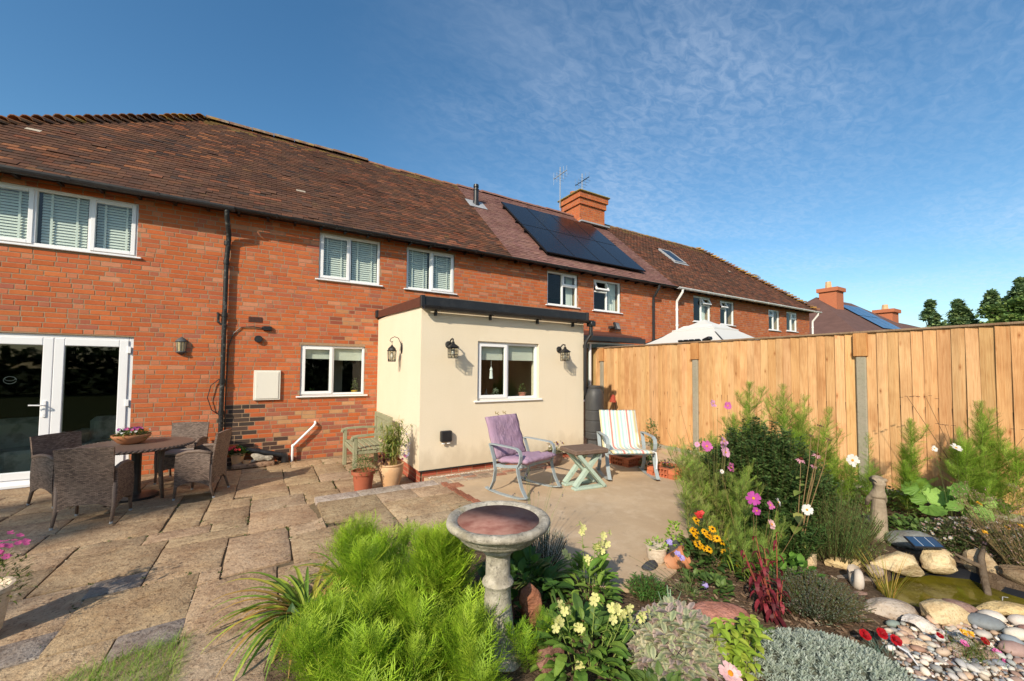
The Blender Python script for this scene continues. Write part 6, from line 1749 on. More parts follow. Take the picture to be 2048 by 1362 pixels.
# ------------------------------------------------------------------ rocks
def rock(loc, size, rz, col, label, seed, flat=.0, angular=11, cat='rock', name='rock', tilt=(0, 0), group=None, base=None):
    import bmesh
    r2 = random.Random(seed); b = bmesh.new(); bmesh.ops.create_icosphere(b, subdivisions=3, radius=1)
    planes = [(Vector((r2.gauss(0,1), r2.gauss(0,1), r2.gauss(0,.8))).normalized(), r2.uniform(.55, .85) if angular > 4 else r2.uniform(.7, .9)) for _ in range(angular)]
    for v in b.verts:
        for n, d in planes:
            k = v.co.dot(n)
            if k > d: v.co -= n*(k-d)*.96
        from mathutils import noise
        v.co += v.co.normalized()*(noise.noise(v.co*2.1 + Vector((seed, 0, 0)))*.10 + noise.noise(v.co*6 + Vector((seed, 3, 0)))*.025)
    me = bpy.data.meshes.new(name); b.to_mesh(me); b.free()
    for v in me.vertices: v.co = Vector((v.co.x*size[0]/2, v.co.y*size[1]/2, v.co.z*size[2]/2))
    me.polygons.foreach_set('use_smooth', [True]*len(me.polygons)); me.materials.append(M['rock'])
    if angular > 4: me.set_sharp_from_angle(angle=R(28))
    o = link(bpy.data.objects.new(name, me)); o.location = loc; o.rotation_euler = (tilt[0], tilt[1], rz); o.color = (*col, 1)
    return tag(o, label, cat, group)
SAND = (.62,.50,.31); GREY = (.22,.235,.23); PINK = (.38,.25,.20)
rock((3.80,-6.62,.12), (.20,.17,.16), .4, (.56,.43,.27), 'rounded yellowish stone at the edge of the rosemary', 1)
rock((4.02,-6.78,.09), (.34,.16,.11), -.6, (.60,.46,.25), 'low ochre stone slab under the rosemary stems', 2)
rock((3.86,-6.90,.07), (.36,.16,.06), -.5, (.30,.25,.21), 'thin grey brown slab beside the stone snail', 3)
rock((3.58,-7.03,.06), (.30,.19,.09), -.6, PINK, 'smooth pinkish brown stone that the stone snail leans on', 4, angular=2)
rock((4.09,-6.95,.10), (.15,.12,.10), .2, (.45,.36,.28), 'small mottled stone between the snail and the large sandstones', 5)
rock((4.36,-7.02,.11), (.40,.24,.19), -.75, SAND, 'large pale sandstone boulder behind the pond reeds', 6)
rock((4.70,-7.16,.12), (.34,.26,.20), -.2, (.64,.51,.31), 'pale sandstone boulder carrying the small solar panel', 7)
rock((5.02,-6.95,.13), (.42,.26,.17), -.7, GREY, 'smooth grey oval boulder behind the small solar panel', 8, angular=1)
rock((4.93,-7.36,.12), (.28,.22,.21), .5, (.42,.32,.20), 'brown rough sandstone at the driftwood on the pond rim', 9)
rock((4.90,-7.68,.12), (.52,.22,.20), -1.25, (.26,.19,.12), 'long dark brown rock along the far pond rim', 10)
rock((5.0,-8.05,.12), (.4,.3,.2), .8, (.3,.22,.14), 'dark brown rock at the far end of the pond rim', 110)
rock((3.50,-7.20,.10), (.33,.20,.13), -.55, (.46,.39,.32), 'mottled grey pink boulder at the near corner of the pond', 11, angular=3)
rock((3.70,-7.42,.11), (.42,.24,.18), -.60, (.63,.50,.30), 'large flat topped sandstone block on the near pond rim', 12, angular=13)
rock((3.92,-7.42,.09), (.24,.14,.11), -.8, (.30,.20,.17), 'smooth purplish brown stone between two sandstone blocks', 13, angular=1)
rock((4.17,-7.66,.11), (.52,.17,.12), -.70, (.62,.47,.24), 'long yellow sandstone slab on the near pond rim', 14, angular=13)
rock((1.43,-6.10,.19), (.19,.17,.26), .3, (.34,.15,.09), 'upright reddish rock beside the bird bath pedestal', 15, angular=13)
rock((1.34,-6.38,.10), (.26,.2,.14), .9, (.28,.15,.12), 'low reddish rock under the tobacco plants', 16, angular=7)
rock((1.29,-6.04,.12), (.1,.1,.2), .2, (.22,.10,.08), 'narrow dark red rock right behind the pedestal foot', 17, angular=7)
rock((2.50,-6.66,.09), (.40,.28,.10), -.4, (.52,.24,.18), 'flat pink slab in the mulch behind the silver carpet plant', 18, angular=2)
rock((5.55,-6.55,.10), (.5,.24,.07), -.5, (.085,.09,.095), 'dark slate slab behind the stone meerkat near the fence', 19)
rock((6.1,-6.9,.10), (.36,.2,.06), -.2, (.11,.115,.12), 'thin dark slate lying at the foot of the fence', 20)
rock((4.42,-7.43,-.03), (.26,.14,.10), .3, (.12,.05,.03), 'dark red stone showing just under the pond surface', 21)
rock((4.18,-7.22,-.03), (.22,.14,.10), .3, (.08,.045,.02), 'brown stone showing just under the pond surface by the reeds', 22)
rock((2.62,-6.02,.10), (.22,.12,.09), .1, (.07,.075,.085), 'dark slate stone at the end of the concrete slab', 23)
# small solar panel
t = thing('pond_solar_panel', 'small blue solar panel lying on the pale sandstone by the pond', 'solar panel', (4.66, -7.10, .245), 0); t.rotation_euler = (R(12), R(-6), R(-50))
MB().cbox(-.10, -.075, 0, .10, .075, .012, .003).build('frame', M['panel_frame'], t)
MB().box(-.09, -.066, .0125, .09, .066, .0135).build('cells', M['blue_cell'], t)
m = MB()
for x in (-.035, .035): m.box(x-.002, -.062, .0138, x+.002, .062, .0142)
m.build('contact_lines', M['silverline'], t)
t = thing('driftwood', 'brown driftwood stick leaning over the rim into the pond', 'driftwood', (4.82, -7.36, .20))
MB().tube([(0.12,-.02,.06), (.02,-.02,.0), (-.10,-.05,-.10), (-.22,-.09,-.20), (-.29,-.10,-.25)], [.012, .02, .023, .02, .015], 10).tube([(-.06,-.03,-.05), (-.08,.05,-.02), (-.14,.09,.02)], [.02,.014,.008], 7).build('branch', M['bark'], t, smooth=True)
t = thing('pump_pipe', 'short thin clear pipe poking out of the pond', 'pipe', (4.56, -7.52, .0)); MB().tube([(.05,-.02,.03), (.02,0,.035), (0,0,-.02)], .003, 6).build('pipe', M['lead'], t)
# stone snail
t = thing('stone_snail', 'pale stone snail shell ornament leaning at the pond corner', 'garden ornament', (3.68, -6.97, .10), .5)
m = MB(); vs = []; fs = []; nseg = 46; ring = 8
for i_ in range(nseg+1):
    a = i_/nseg*PI*4.2; r = .012 + .052*(i_/nseg)**1.3; tr = .008 + .034*(i_/nseg)**1.2
    for k in range(ring):
        q = 2*PI*k/ring; vs.append(((r+tr*math.cos(q))*math.cos(a), tr*math.sin(q) - .03*(1-i_/nseg), .06 + (r+tr*math.cos(q))*math.sin(a)))
fs = [(i_*ring+k, i_*ring+(k+1) % ring, (i_+1)*ring+(k+1) % ring, (i_+1)*ring+k) for i_ in range(nseg) for k in range(ring)]
m.add(vs, fs).build('shell', surf('pale_stone', (.52,.45,.38), .85, False, [(10,.45,.7,(.36,.3,.25),.7)], [(40,.5,.004)]), t, smooth=True)
# shells
def shell(loc, r, rz, col, label, tilt=.4):
    t = thing('shell', label, 'shell', loc, rz); t.rotation_euler = (tilt, .1, rz)
    m = MB(); vs = [(0, -r*.8, 0)]; n = 17
    for j in (1, 2, 3, 4):
        for k in range(n):
            a = -1.15 + 2.3*k/(n-1); q = j/4*r*1.55; rid = .035*r*math.cos(k*PI)
            vs.append((q*math.sin(a)*.78, -r*.8 + q*math.cos(a), r*.55*math.sin(PI*min(1, j/4*.95))*(1-.25*abs(a)) + rid*j/4))
    fs = [(0, 2+k, 1+k) for k in range(n-1)] + [(1+j*n+k, 2+j*n+k, 2+(j+1)*n+k, 1+(j+1)*n+k) for j in range(3) for k in range(n-1)]
    o = m.add(vs, fs).build('valve', M['rock'], t, smooth=True); o.color = (*col, 1); return t
shell((3.42,-7.36,.12), .085, -.9, (.66,.60,.54), 'large white scallop shell on the pebbles under the sandstone block')
shell((3.30,-7.33,.10), .055, .6, (.55,.38,.26), 'tan shell beside the green grey pebble')
shell((3.20,-7.40,.10), .05, 1.8, (.66,.50,.34), 'small peach and white shell among the small pebbles', .2)
# pebbles: a bed of stones, each its own piece
pbd = tag(MB().poly([(3.15,-7.22), (3.45,-7.28), (3.75,-7.48), (4.25,-7.76), (4.3,-8.4), (2.6,-8.2), (2.72,-7.52), (2.98,-7.30)], .05, .098).build('pebble_bed', M['soil']), kind='structure')
BIG = [((3.31,-7.27),.10,(.22,.27,.24)), ((3.80,-7.56),.20,(.20,.22,.23)), ((3.93,-7.57),.17,(.66,.60,.52)), ((4.00,-7.68),.20,(.60,.53,.47)), ((3.64,-7.58),.11,(.46,.42,.37)), ((3.80,-7.69),.17,(.60,.55,.46)), ((3.69,-7.68),.13,(.26,.30,.33)), ((3.58,-7.70),.17,(.36,.24,.21)), ((3.38,-7.46),.09,(.50,.50,.47)), ((3.30,-7.41),.08,(.60,.45,.33)), ((3.92,-7.72),.14,(.36,.19,.15)), ((3.14,-7.42),.08,(.34,.20,.14)), ((3.22,-7.50),.10,(.50,.38,.28)), ((3.34,-7.53),.10,(.44,.36,.28)), ((3.08,-7.47),.07,(.66,.58,.50)), ((3.40,-7.63),.09,(.3,.2,.15))]
PC = [(.62,.55,.46), (.50,.42,.34), (.34,.33,.31), (.22,.24,.26), (.42,.29,.21), (.56,.38,.25), (.66,.62,.56), (.30,.20,.16), (.40,.40,.38)]
placed = []
for (p, s, c) in BIG:
    o = link(bpy.data.objects.new('pebble', PMM[rnd.randrange(10)]), pbd); o.location = (*p, .10 + s*.12); o.scale = (s, s, s*.8); o.rotation_euler = (rnd.uniform(-.15, .15), rnd.uniform(-.15, .15), -.7+rnd.uniform(-.3, .3)); o.color = (*c, 1); placed.append((*p, s*.45))
PBP = [(3.15,-7.24), (3.45,-7.31), (3.75,-7.5), (4.22,-7.78), (4.25,-8.3), (2.65,-8.15), (2.78,-7.54), (3.0,-7.33)]
tries = 0; k = 0; rest = []
while tries < 6500:
    tries += 1; s = rnd.uniform(.028, .068) if tries < 1700 else rnd.uniform(.016, .036)
    x, y = rnd.uniform(2.6, 4.3), rnd.uniform(-8.4, -7.2)
    if not inside(x, y, PBP) or inside(x, y, POND): continue
    if any((x-a)**2 + (y-b_)**2 < (.75*(s*.42+r))**2 for a, b_, r in placed): continue
    placed.append((x, y, s*.42)); c = jit(rnd.choice(PC), .2); z = .098 + s*.10
    if k < 280 and x > 2.85 and y > -7.95:
        o = link(bpy.data.objects.new('pebble', PMM[rnd.randrange(10)]), pbd); o.location = (x, y, z + rnd.uniform(0, .012)); o.scale = (s*1.15, s*1.15, s); o.rotation_euler = (rnd.uniform(-.4, .4), rnd.uniform(-.4, .4), rnd.random()*6); o.color = (*c, 1); k += 1
    else: rest.append(((x, y, z), s*1.15, c))
for _ in range(2600):
    x, y = rnd.uniform(2.65, 4.25), rnd.uniform(-8.3, -7.22)
    if inside(x, y, PBP): rest.append(((x, y, .102), rnd.uniform(.008, .022), jit(rnd.choice(PC), .2)))
loose('small_pebbles', [r[0] for r in rest], [r[1] for r in rest], [r[2] for r in rest], pbd, kind='stuff')
# stone meerkat
t = thing('stone_meerkat_ornament', 'upright pale stone animal statue standing in the flowers before the fence', 'garden statue', (4.98, -6.72, .02), 2.2)
V_ = [(0,0,.12), (0,0,.28), (0,.01,.44), (0,.02,.57), (0,.03,.665), (0,-.03,.69), (0,-.10,.665), (0,-.145,.655), (-.07,-.03,.47), (-.06,-.10,.38), (.07,-.03,.47), (.06,-.10,.38), (-.055,.06,.72), (.055,.06,.72), (-.06,-.02,.03), (.06,-.02,.03), (-.06,-.09,.015), (.06,-.09,.015), (0,.10,.05)]
E_ = [(0,1),(1,2),(2,3),(3,4),(4,5),(5,6),(6,7),(3,8),(8,9),(3,10),(10,11),(4,12),(4,13),(0,14),(0,15),(14,16),(15,17),(0,18)]
Rr = [.075,.08,.065,.046,.052,.054,.036,.024,.028,.02,.028,.02,.014,.014,.045,.045,.028,.028,.03]
skin('body', [(x*.9, y*1.05, z*.88) for x, y, z in V_], E_, [r*.88 for r in Rr], surf('buff_stone', (.33,.26,.185), .92, False, [(9,.4,.66,(.20,.16,.11),.8), (30,.5,.7,(.42,.35,.26),.5)], [(30,.6,.008)]), t)
# ------------------------------------------------------------------ grass patch at the front
P = []; D = []; S = []
def ingrass(x, y): return y < -5.17 - .10*math.sin(x*4) + (x+.9)*-.12 and x < -.36 and x > -1.6 and y > -6.6
for _ in range(16000):
    x, y = rnd.uniform(-1.5, -.30), rnd.uniform(-6.4, -5.1)
    if ingrass(x, y): P.append((x, y, hgt(x, y)-.01)); D.append((rnd.gauss(.15, .45), rnd.gauss(0, .45), 1)); S.append(rnd.uniform(.045, .11))
scatter(None, 'grass', GRASS, P, D, S, mixcols([(.16,.30,.03), (.22,.38,.04), (.28,.42,.06), (.34,.36,.10)], len(P)), M['leaf'], label='tuft of lawn grass growing over the paving edge in the front corner', kind='stuff')
# ------------------------------------------------------------------ foreground plants
LG = [(.27,.46,.025), (.34,.54,.03), (.42,.56,.05), (.18,.34,.02)]
def stemset(n, rad, h0, h1, lean=.15, ex=1.0, ey=1.0):
    out = []
    for _ in range(n):
        a = rnd.random()*6.28; r = rad*math.sqrt(rnd.random()); out.append((r*math.cos(a)*ex, r*math.sin(a)*ey, rnd.uniform(h0, h1), math.cos(a)*lean*rnd.random(), math.sin(a)*lean*rnd.random()))
    return out
feathery('feathery_cosmos_plant', 'tall bright green feathery cosmos plant close behind the strap leaved clump', (.60, -5.50, .07), stemset(11, .15, .38, .55), LG, .032, .19, 5, group=None, topcol=(.42,.54,.05))
feathery('feathery_cosmos_plant', 'bright green feathery cosmos plant with bare brown stem beside the bird bath', (.90, -5.92, .07), stemset(8, .10, .52, .66, .04), LG, .032, .20, 5, stemcol=(.14,.07,.03), topcol=(.42,.54,.05))
feathery('feathery_cosmos_plant', 'low spreading feathery cosmos plant at the front edge of the paving', (.42, -6.02, .06), stemset(13, .20, .22, .36), LG, .032, .19, 5, topcol=(.42,.54,.05))
feathery('feathery_cosmos_plant', 'feathery cosmos plant in front of the bird bath pedestal foot', (.80, -6.32, .05), stemset(12, .17, .20, .38), LG, .032, .19, 5, topcol=(.42,.54,.05))
feathery('feathery_cosmos_plant', 'young feathery cosmos sprig beside the upright red rock', (1.24, -6.37, .05), stemset(4, .07, .18, .30), LG, .028, .11, 5)
feathery('feathery_cosmos_plant', 'middle feathery cosmos plant between the tall one and the low spreading one', (.66, -5.86, .06), stemset(9, .13, .26, .42), LG, .032, .19, 5, topcol=(.42,.54,.05))
feathery('feathery_cosmos_plant', 'outermost feathery cosmos plant spilling over the paving beside the grass tuft', (.28, -5.98, .06), stemset(12, .15, .18, .34), LG, .032, .19, 5, topcol=(.42,.54,.05))
feathery('feathery_cosmos_plant', 'feathery cosmos plant at the bottom edge under the middle of the clump', (.50, -6.36, .04), stemset(12, .18, .14, .26), LG, .032, .19, 5, topcol=(.42,.54,.05))
# strap-leaved clump
def straps(name, label, loc, n, l0, l1, cols, T=None, el=(.5, 1.3), rad=.06, az=None, mat='leaf', cat='plant'):
    t = thing(name, label, cat, loc); P = []; D = []
    for _ in range(n):
        a = rnd.uniform(*az) if az else rnd.random()*6.28; e = rnd.uniform(*el); r = rad*rnd.random()
        P.append((r*math.cos(a), r*math.sin(a), 0)); D.append((math.cos(a)*math.cos(e), math.sin(a)*math.cos(e), math.sin(e)))
    scatter(t, 'leaves', T or STRAP, P, D, rg.uniform(l0, l1, n), mixcols(cols, n), M[mat]); return t
straps('strap_leaved_clump', 'arching yellow green strap leaved clump hanging over the paving edge', (.24, -5.34, .08), 90, .36, .66, [(.20,.32,.04), (.32,.40,.05), (.14,.26,.03), (.42,.38,.06), (.44,.27,.07)], rad=.07, el=(.75, 1.35))
straps('strap_leaved_clump', 'yellow tipped strap leaves standing behind the feathery cosmos', (.56, -5.12, .08), 60, .34, .52, [(.22,.34,.05), (.34,.38,.06), (.44,.34,.08)], rad=.10, el=(1.1, 1.5))
t = thing('broad_leaved_plant', 'low dark broad leaved plant under the arching strap leaves', 'plant', (.22, -5.42, .07)); leafy(t, 46, .13, .08, (0,0,0), [(.06,.13,.04), (.08,.17,.04)], .10)
def bushy(name, label, loc, n, rad, h, cols, ll, T=None, shoots=0, cat='shrub', sh=.2, up=.9, budcol=None):
    """twiggy shrub: upright shoots densely set with small leaves"""
    t = thing(name, label, cat, loc); P = []; D = []; paths = []
    for _ in range(n):
        a = rnd.random()*6.28; r = rad*math.sqrt(rnd.random()); q = r/rad; hh = h*(1-.45*q*q)*rnd.uniform(.68, 1.16)
        x0, y0 = r*math.cos(a)*.45, r*math.sin(a)*.45; x1, y1 = r*math.cos(a), r*math.sin(a)
        p = [(x0+(x1-x0)*u, y0+(y1-y0)*u, hh*u) for u in (0, .35, .7, 1)]; paths.append(p)
        m = max(6, int(hh/sh*10))
        for j in range(m):
            u = .25+.75*rnd.random(); i0 = min(2, int(u*3)); c = Vector(p[i0]).lerp(Vector(p[i0+1]), u*3-i0); aa = rnd.random()*6.28
            P.append((c.x+rnd.gauss(0,.008), c.y+rnd.gauss(0,.008), c.z)); D.append((math.cos(aa), math.sin(aa), up))
    scatter(t, 'foliage', T or SMALL, P, D, rg.uniform(.7, 1.3, len(P))*ll, mixcols(cols, len(P), .25), M['leaf'], kind='stuff')
    stems_mesh(t, paths, .003, (.09,.08,.03))
    return t
bushy('aster_plant', 'dark green bud covered aster behind the feathery cosmos', (.86, -5.30, .08), 34, .16, .48, [(.045,.10,.025), (.06,.13,.03)], .022, LANCE, sh=.1)
bushy('aster_plant', 'slender dark green aster rising beside the bird bath bowl', (1.12, -5.62, .08), 16, .09, .58, [(.05,.11,.03), (.07,.14,.03)], .022, LANCE, sh=.09)
bushy('lavender', 'grey lavender bush at the edge of the concrete slab behind the bird bath', (1.92, -5.55, .09), 90, .20, .34, [(.26,.30,.26), (.34,.38,.33), (.20,.25,.20)], .035, NEEDLE, sh=.11, up=1.6)
t = thing('lavender_stalks', 'thin dry lavender stalks leaning over the concrete slab', 'plant', (1.85, -5.50, .1)); pth = []
for k in range(16):
    a, b_ = rnd.uniform(-.15, .45), rnd.uniform(-.1, .35); h = rnd.uniform(.35, .72); pth.append([(a*.2, b_*.2, 0), (a*.5, b_*.5, h*.55), (a, b_, h)])
stems_mesh(t, pth, .0018, (.22,.24,.10))
P = [tuple(Vector(p[2])+Vector((0,0,-.03*rnd.random()))) for p in pth for _ in range(8)]; scatter(t, 'flower_spikes', SMALL, P, rdirs(len(P), .1, 1), rg.uniform(.01, .02, len(P)), mixcols([(.16,.14,.26), (.22,.20,.16)], len(P)), M['leaf'], kind='stuff')
straps('strap_leaved_clump', 'dark green grassy clump right behind the bird bath pedestal', (1.72, -5.80, .08), 80, .25, .48, [(.08,.16,.04), (.12,.22,.05), (.16,.22,.06)], rad=.09, el=(.8, 1.45))
t = thing('broad_leaved_plant', 'deep green broad leaved plant in the shade behind the bird bath pedestal', 'plant', (1.50, -5.86, .06)); leafy(t, 170, .26, .30, (0,0,0), [(.07,.16,.03), (.09,.20,.035), (.05,.12,.025)], .12)
def tobacco(label, loc, heads, n=190, rad=.22, h=.34):
    t = thing('flowering_tobacco', label, 'plant', loc); L0 = Vector(loc)
    leafy(t, n, rad, h, (0,0,0), [(.13,.25,.04), (.18,.32,.05), (.22,.34,.06), (.10,.19,.04)], .105, T=tmpl_blade(4, .22, .9, .3))
    pth = []; P = []; D = []
    for hd in heads:
        v = Vector(hd) - L0; b_ = (v.x*.35+rnd.gauss(0,.02), v.y*.35, 0); p = [b_, (v.x*.7, v.y*.7, v.z*.55), tuple(v)]; pth.append(p)
        for _ in range(7):
            u = rnd.uniform(.2, .95); c = Vector(p[1]).lerp(v, u); aa = rnd.random()*6.28; P.append(tuple(c)); D.append((math.cos(aa), math.sin(aa), .5))
        for k in range(3):
            a = rnd.random()*6.28; flower(t, 'nicotiana', (v.x+.03*math.cos(a)*k*.8, v.y+.03*math.sin(a)*k*.8, v.z+rnd.uniform(-.035, .02)), rnd.uniform(.021, .028), (math.cos(a)*.6, -.8+math.sin(a)*.4, .35))
    scatter(t, 'stem_leaves', LANCE, P, D, rg.uniform(.03, .07, len(P)), mixcols([(.22,.34,.06), (.30,.40,.09)], len(P)), M['leaf'])
    stems_mesh(t, pth, .0035, (.22,.28,.07)); return t
tobacco('lime flowered tobacco plant standing against the concrete slab', (1.92, -6.08, .08), [(1.95,-6.11,.46), (1.99,-6.14,.53), (1.97,-6.12,.43), (1.88,-6.05,.55), (1.80,-6.0,.38), (2.03,-6.14,.44), (1.92,-6.09,.36)], 120, .17, .26)
tobacco('pale yellow flowered tobacco plant spreading in front of the variegated sage', (1.50, -6.52, .04), [(1.57,-6.64,.40), (1.61,-6.66,.37), (1.70,-6.72,.39), (1.50,-6.59,.44), (1.46,-6.56,.29), (1.36,-6.51,.40), (1.64,-6.68,.40), (1.42,-6.56,.13), (1.33,-6.49,.33)], 260, .26, .26)
tobacco('small tobacco plant with yellow buds tucked left of the pedestal behind the cosmos', (1.05, -5.80, .07), [(1.00,-5.80,.50), (1.10,-5.78,.55), (1.02,-5.88,.58)], 40, .12, .2)
# variegated sage: leaves with pale margins
ST_, SF_ = tmpl_blade(3, .24, .6, .25); tcs = np.ones((len(ST_), 3)); 
for i_ in range(len(ST_)):
    if i_ % 3 != 1: tcs[i_] = (2.3, 2.0, 1.9)
t = thing('variegated_sage', 'variegated sage bush with cream edged grey purple leaves', 'shrub', (1.92, -6.76, .07))
P = []; D = []
for _ in range(190):
    a = rnd.random()*6.28; r = math.sqrt(rnd.random()); h = .26*(1-.6*r*r)*rnd.uniform(.8, 1.1); c = (r*.27*math.cos(a), r*.22*math.sin(a), h)
    for q in range(11): aa = q*2.4+rnd.random(); P.append((c[0], c[1], c[2]-q*.006)); D.append((math.cos(aa)+c[0]*1.5, math.sin(aa)+c[1]*1.5, .75-.05*q))
scatter(t, 'foliage', (ST_, SF_), P, D, rg.uniform(.045, .075, len(P)), mixcols([(.25,.29,.18), (.30,.31,.22), (.27,.23,.21), (.20,.25,.14)], len(P)), M['leaf'], tc=tcs)
stems_mesh(t, [[(0,0,0), (rnd.uniform(-.1,.1), rnd.uniform(-.1,.1), .12), (rnd.uniform(-.24,.24), rnd.uniform(-.2,.2), .22)] for _ in range(40)], .003, (.14,.09,.08))
# lime mint
t = thing('lime_leaved_plant', 'lime green leaved plant with upright shoots in front of the silver carpet', 'plant', (2.14, -6.98, .06)); P = []; D = []; pth = []
for _ in range(15):
    x, y = rnd.uniform(-.14, .22), rnd.uniform(-.12, .12); h = rnd.uniform(.10, .30); pth.append([(x, y, 0), (x+rnd.gauss(0,.02), y, h*.5), (x+rnd.gauss(0,.04), y, h)])
    for j in range(6):
        z = h*(.25+.75*j/5)
        aa0 = rnd.random()*6
        for s in (0, PI/2, PI, 3*PI/2)[::1 if j > 3 else 2]: aa = aa0 + s + rnd.gauss(0,.3); P.append((x + (pth[-1][2][0]-x)*z/h, y, z)); D.append((math.cos(aa), math.sin(aa), rnd.uniform(-.3, .6)))
scatter(t, 'foliage', OVATE, P, D, rg.uniform(.035, .075, len(P)), mixcols([(.30,.42,.05), (.42,.50,.07), (.26,.38,.04)], len(P)), M['leaf']); stems_mesh(t, pth, .0022, (.25,.22,.08))
# silver carpet
t = thing('silver_carpet_plant', 'dense silver grey carpet plant spreading at the front of the bed', 'plant', (2.52, -7.22, .05)); P = []; D = []
for _ in range(1500):
    a = rnd.random()*6.28; r = math.sqrt(rnd.random()); x = r*math.cos(a)*.44; y = r*math.sin(a)*.33; x, y = x*.86 - y*.5*-1, y*.86 - x*.5; z = .11*(1-r**3)+rnd.uniform(-.008, .012)
    for q in range(7): aa = q*2.4+rnd.random(); P.append((x, y, z+.004*q)); D.append((math.cos(aa), math.sin(aa), .35+.22*q))
scatter(t, 'foliage', tmpl_blade(2, .20, .5, .3), P, D, rg.uniform(.013, .024, len(P)), mixcols([(.42,.48,.40), (.50,.55,.47), (.34,.40,.32)], len(P), .15), M['leaf'], kind='stuff')
MB().lathe([(.42, 0), (.34, .05), (.2, .08), (0, .09)], 20, sx=1, sy=.75).build('mat_of_stems', surf('grey_stems', (.14,.15,.11), .95), t, smooth=True)
# thyme
bushy('thyme', 'grey green thyme mound with tiny spent flower spikes by the pond corner', (3.12, -6.90, .07), 520, .34, .20, [(.13,.17,.10), (.18,.21,.13), (.22,.17,.15), (.10,.13,.07)], .013, sh=.075, up=.7)
# persicaria
t = thing('red_leaved_plant', 'dark crimson leaved plant with twisted drooping leaves', 'plant', (2.80, -6.86, .07)); P = []; D = []; S = []; pth = []
for k in range(9):
    a = rnd.random()*6.28; lx, ly = rnd.uniform(-.26, .18), rnd.uniform(-.10, .14); h = rnd.uniform(.18, .50); pth.append([(lx*.2, ly*.2, 0), (lx*.6, ly*.6, h*.5), (lx, ly, h)])
    for j in range(11):
        u = .1+.9*j/10; c = Vector(pth[-1][0]).lerp(Vector(pth[-1][2]), u); aa = j*2.4+a; P.append(tuple(c)); D.append((math.cos(aa), math.sin(aa), .35)); S.append((.13-.07*u)*rnd.uniform(.8, 1.1))
scatter(t, 'foliage', tmpl_blade(5, .14, 2.1, .3, curl=.05), P, D, S, mixcols([(.20,.022,.035), (.13,.018,.025), (.28,.035,.05), (.09,.015,.02)], len(P)), M['leaf']); stems_mesh(t, pth, .004, (.30,.08,.05))
# rudbeckia
t = thing('rudbeckia', 'black eyed rudbeckia clump with many small yellow flowers', 'flowering plant', (3.05, -6.22, .08)); L0 = Vector((3.05, -6.22, .08))
leafy(t, 330, .24, .20, (0,0,0), [(.06,.12,.03), (.08,.16,.035), (.14,.14,.05)], .075)
pth = []
RUD = [(2.83,-6.23,.42), (2.89,-6.27,.48), (2.95,-6.30,.39), (2.99,-6.33,.38), (3.02,-6.35,.35), (2.90,-6.27,.29), (2.93,-6.28,.28), (2.96,-6.31,.44), (3.09,-6.38,.26), (2.85,-6.24,.31), (3.04,-6.36,.32), (2.88,-6.26,.41), (3.12,-6.40,.15), (3.09,-6.38,.28)]
for p in RUD:
    for q in range(2):
        v = Vector(p) - L0 + Vector((rnd.gauss(0,.03), rnd.gauss(0,.03), rnd.gauss(0,.022)*q)); flower(t, 'rudbeckia', v, rnd.uniform(.024, .032), (rnd.gauss(-.1,.3), -.6, .7)); pth.append([(v.x*.4, v.y*.4, 0), (v.x*.8, v.y*.9, v.z*.6), tuple(v)])
stems_mesh(t, pth, .0018, (.10,.14,.04))
# lily leaves and reeds
straps('strap_leaved_clump', 'yellow green upright blades between the rudbeckia and the pink cosmos', (3.22, -6.22, .08), 34, .30, .52, [(.34,.40,.05), (.26,.36,.05), (.42,.36,.08)], rad=.10, el=(.7, 1.45), az=(-2.6, .6))
straps('pond_reed', 'golden green reeds growing at the pond corner', (3.86, -7.10, .0), 60, .22, .42, [(.40,.34,.05), (.46,.30,.07), (.26,.30,.05)], T=tmpl_blade(5, .008, .6, 0, lambda t: 1-.85*t), rad=.05, el=(1.05, 1.5), cat='reed')
# tall feathery cosmos along the fence
TG = [(.22,.36,.04), (.28,.44,.05), (.17,.29,.035), (.34,.48,.07)]
feathery('tall_cosmos_plant', 'tallest feathery cosmos spire before the fence behind the dark aster', (4.95, -5.55, .08), [(0,0,1.42,.02,0), (.12,.1,.9,.1,.05), (-.1,.05,1.0,-.12,.02), (.05,-.12,.8,.1,-.1)], TG, .040, .19, 5, branch=6, stemcol=(.18,.16,.05), dens=.8)
feathery('tall_cosmos_plant', 'second tall feathery cosmos spire close beside the tallest one', (5.12, -5.85, .08), [(0,0,1.40,0,0), (.1,-.05,1.0,.12,0), (-.05,.1,.85,-.05,.1)], TG, .040, .19, 5, branch=6, dens=.8)
feathery('tall_cosmos_plant', 'third tall feathery cosmos spire with two tips behind the coneflower', (5.0, -6.05, .08), [(0,0,1.25,.05,-.05), (.05,-.1,1.12,.15,-.12), (-.05,0,.9,-.05,.0)], TG, .040, .19, 5, branch=6, dens=.8)
feathery('tall_cosmos_plant', 'slim fresh green cosmos spire in front of the fence beside the concrete post', (5.95, -6.72, .08), [(0,0,1.05,0,0), (.08,.05,.7,.05,.05), (-.05,.03,.6,-.05,0)], [(.24,.40,.04), (.30,.46,.05), (.20,.34,.04)], .032, .16, 5, branch=2)
feathery('tall_cosmos_plant', 'wide feathery cosmos before the plain boards with seed heads around it', (6.15, -7.18, .08), [(0,0,1.26,.05,0), (.12,-.05,.95,.15,-.05), (-.12,.05,.95,-.2,.03), (.0,-.15,.85,.1,-.15), (.1,.1,.7,.15,.1)], TG, .038, .20, 5, branch=7, dens=.85)
feathery('tall_cosmos_plant', 'thin young cosmos stem against the concrete fence post', (5.75, -6.42, .08), [(0,0,.86,0,0)], [(.20,.34,.05)], .05, .12, 3)
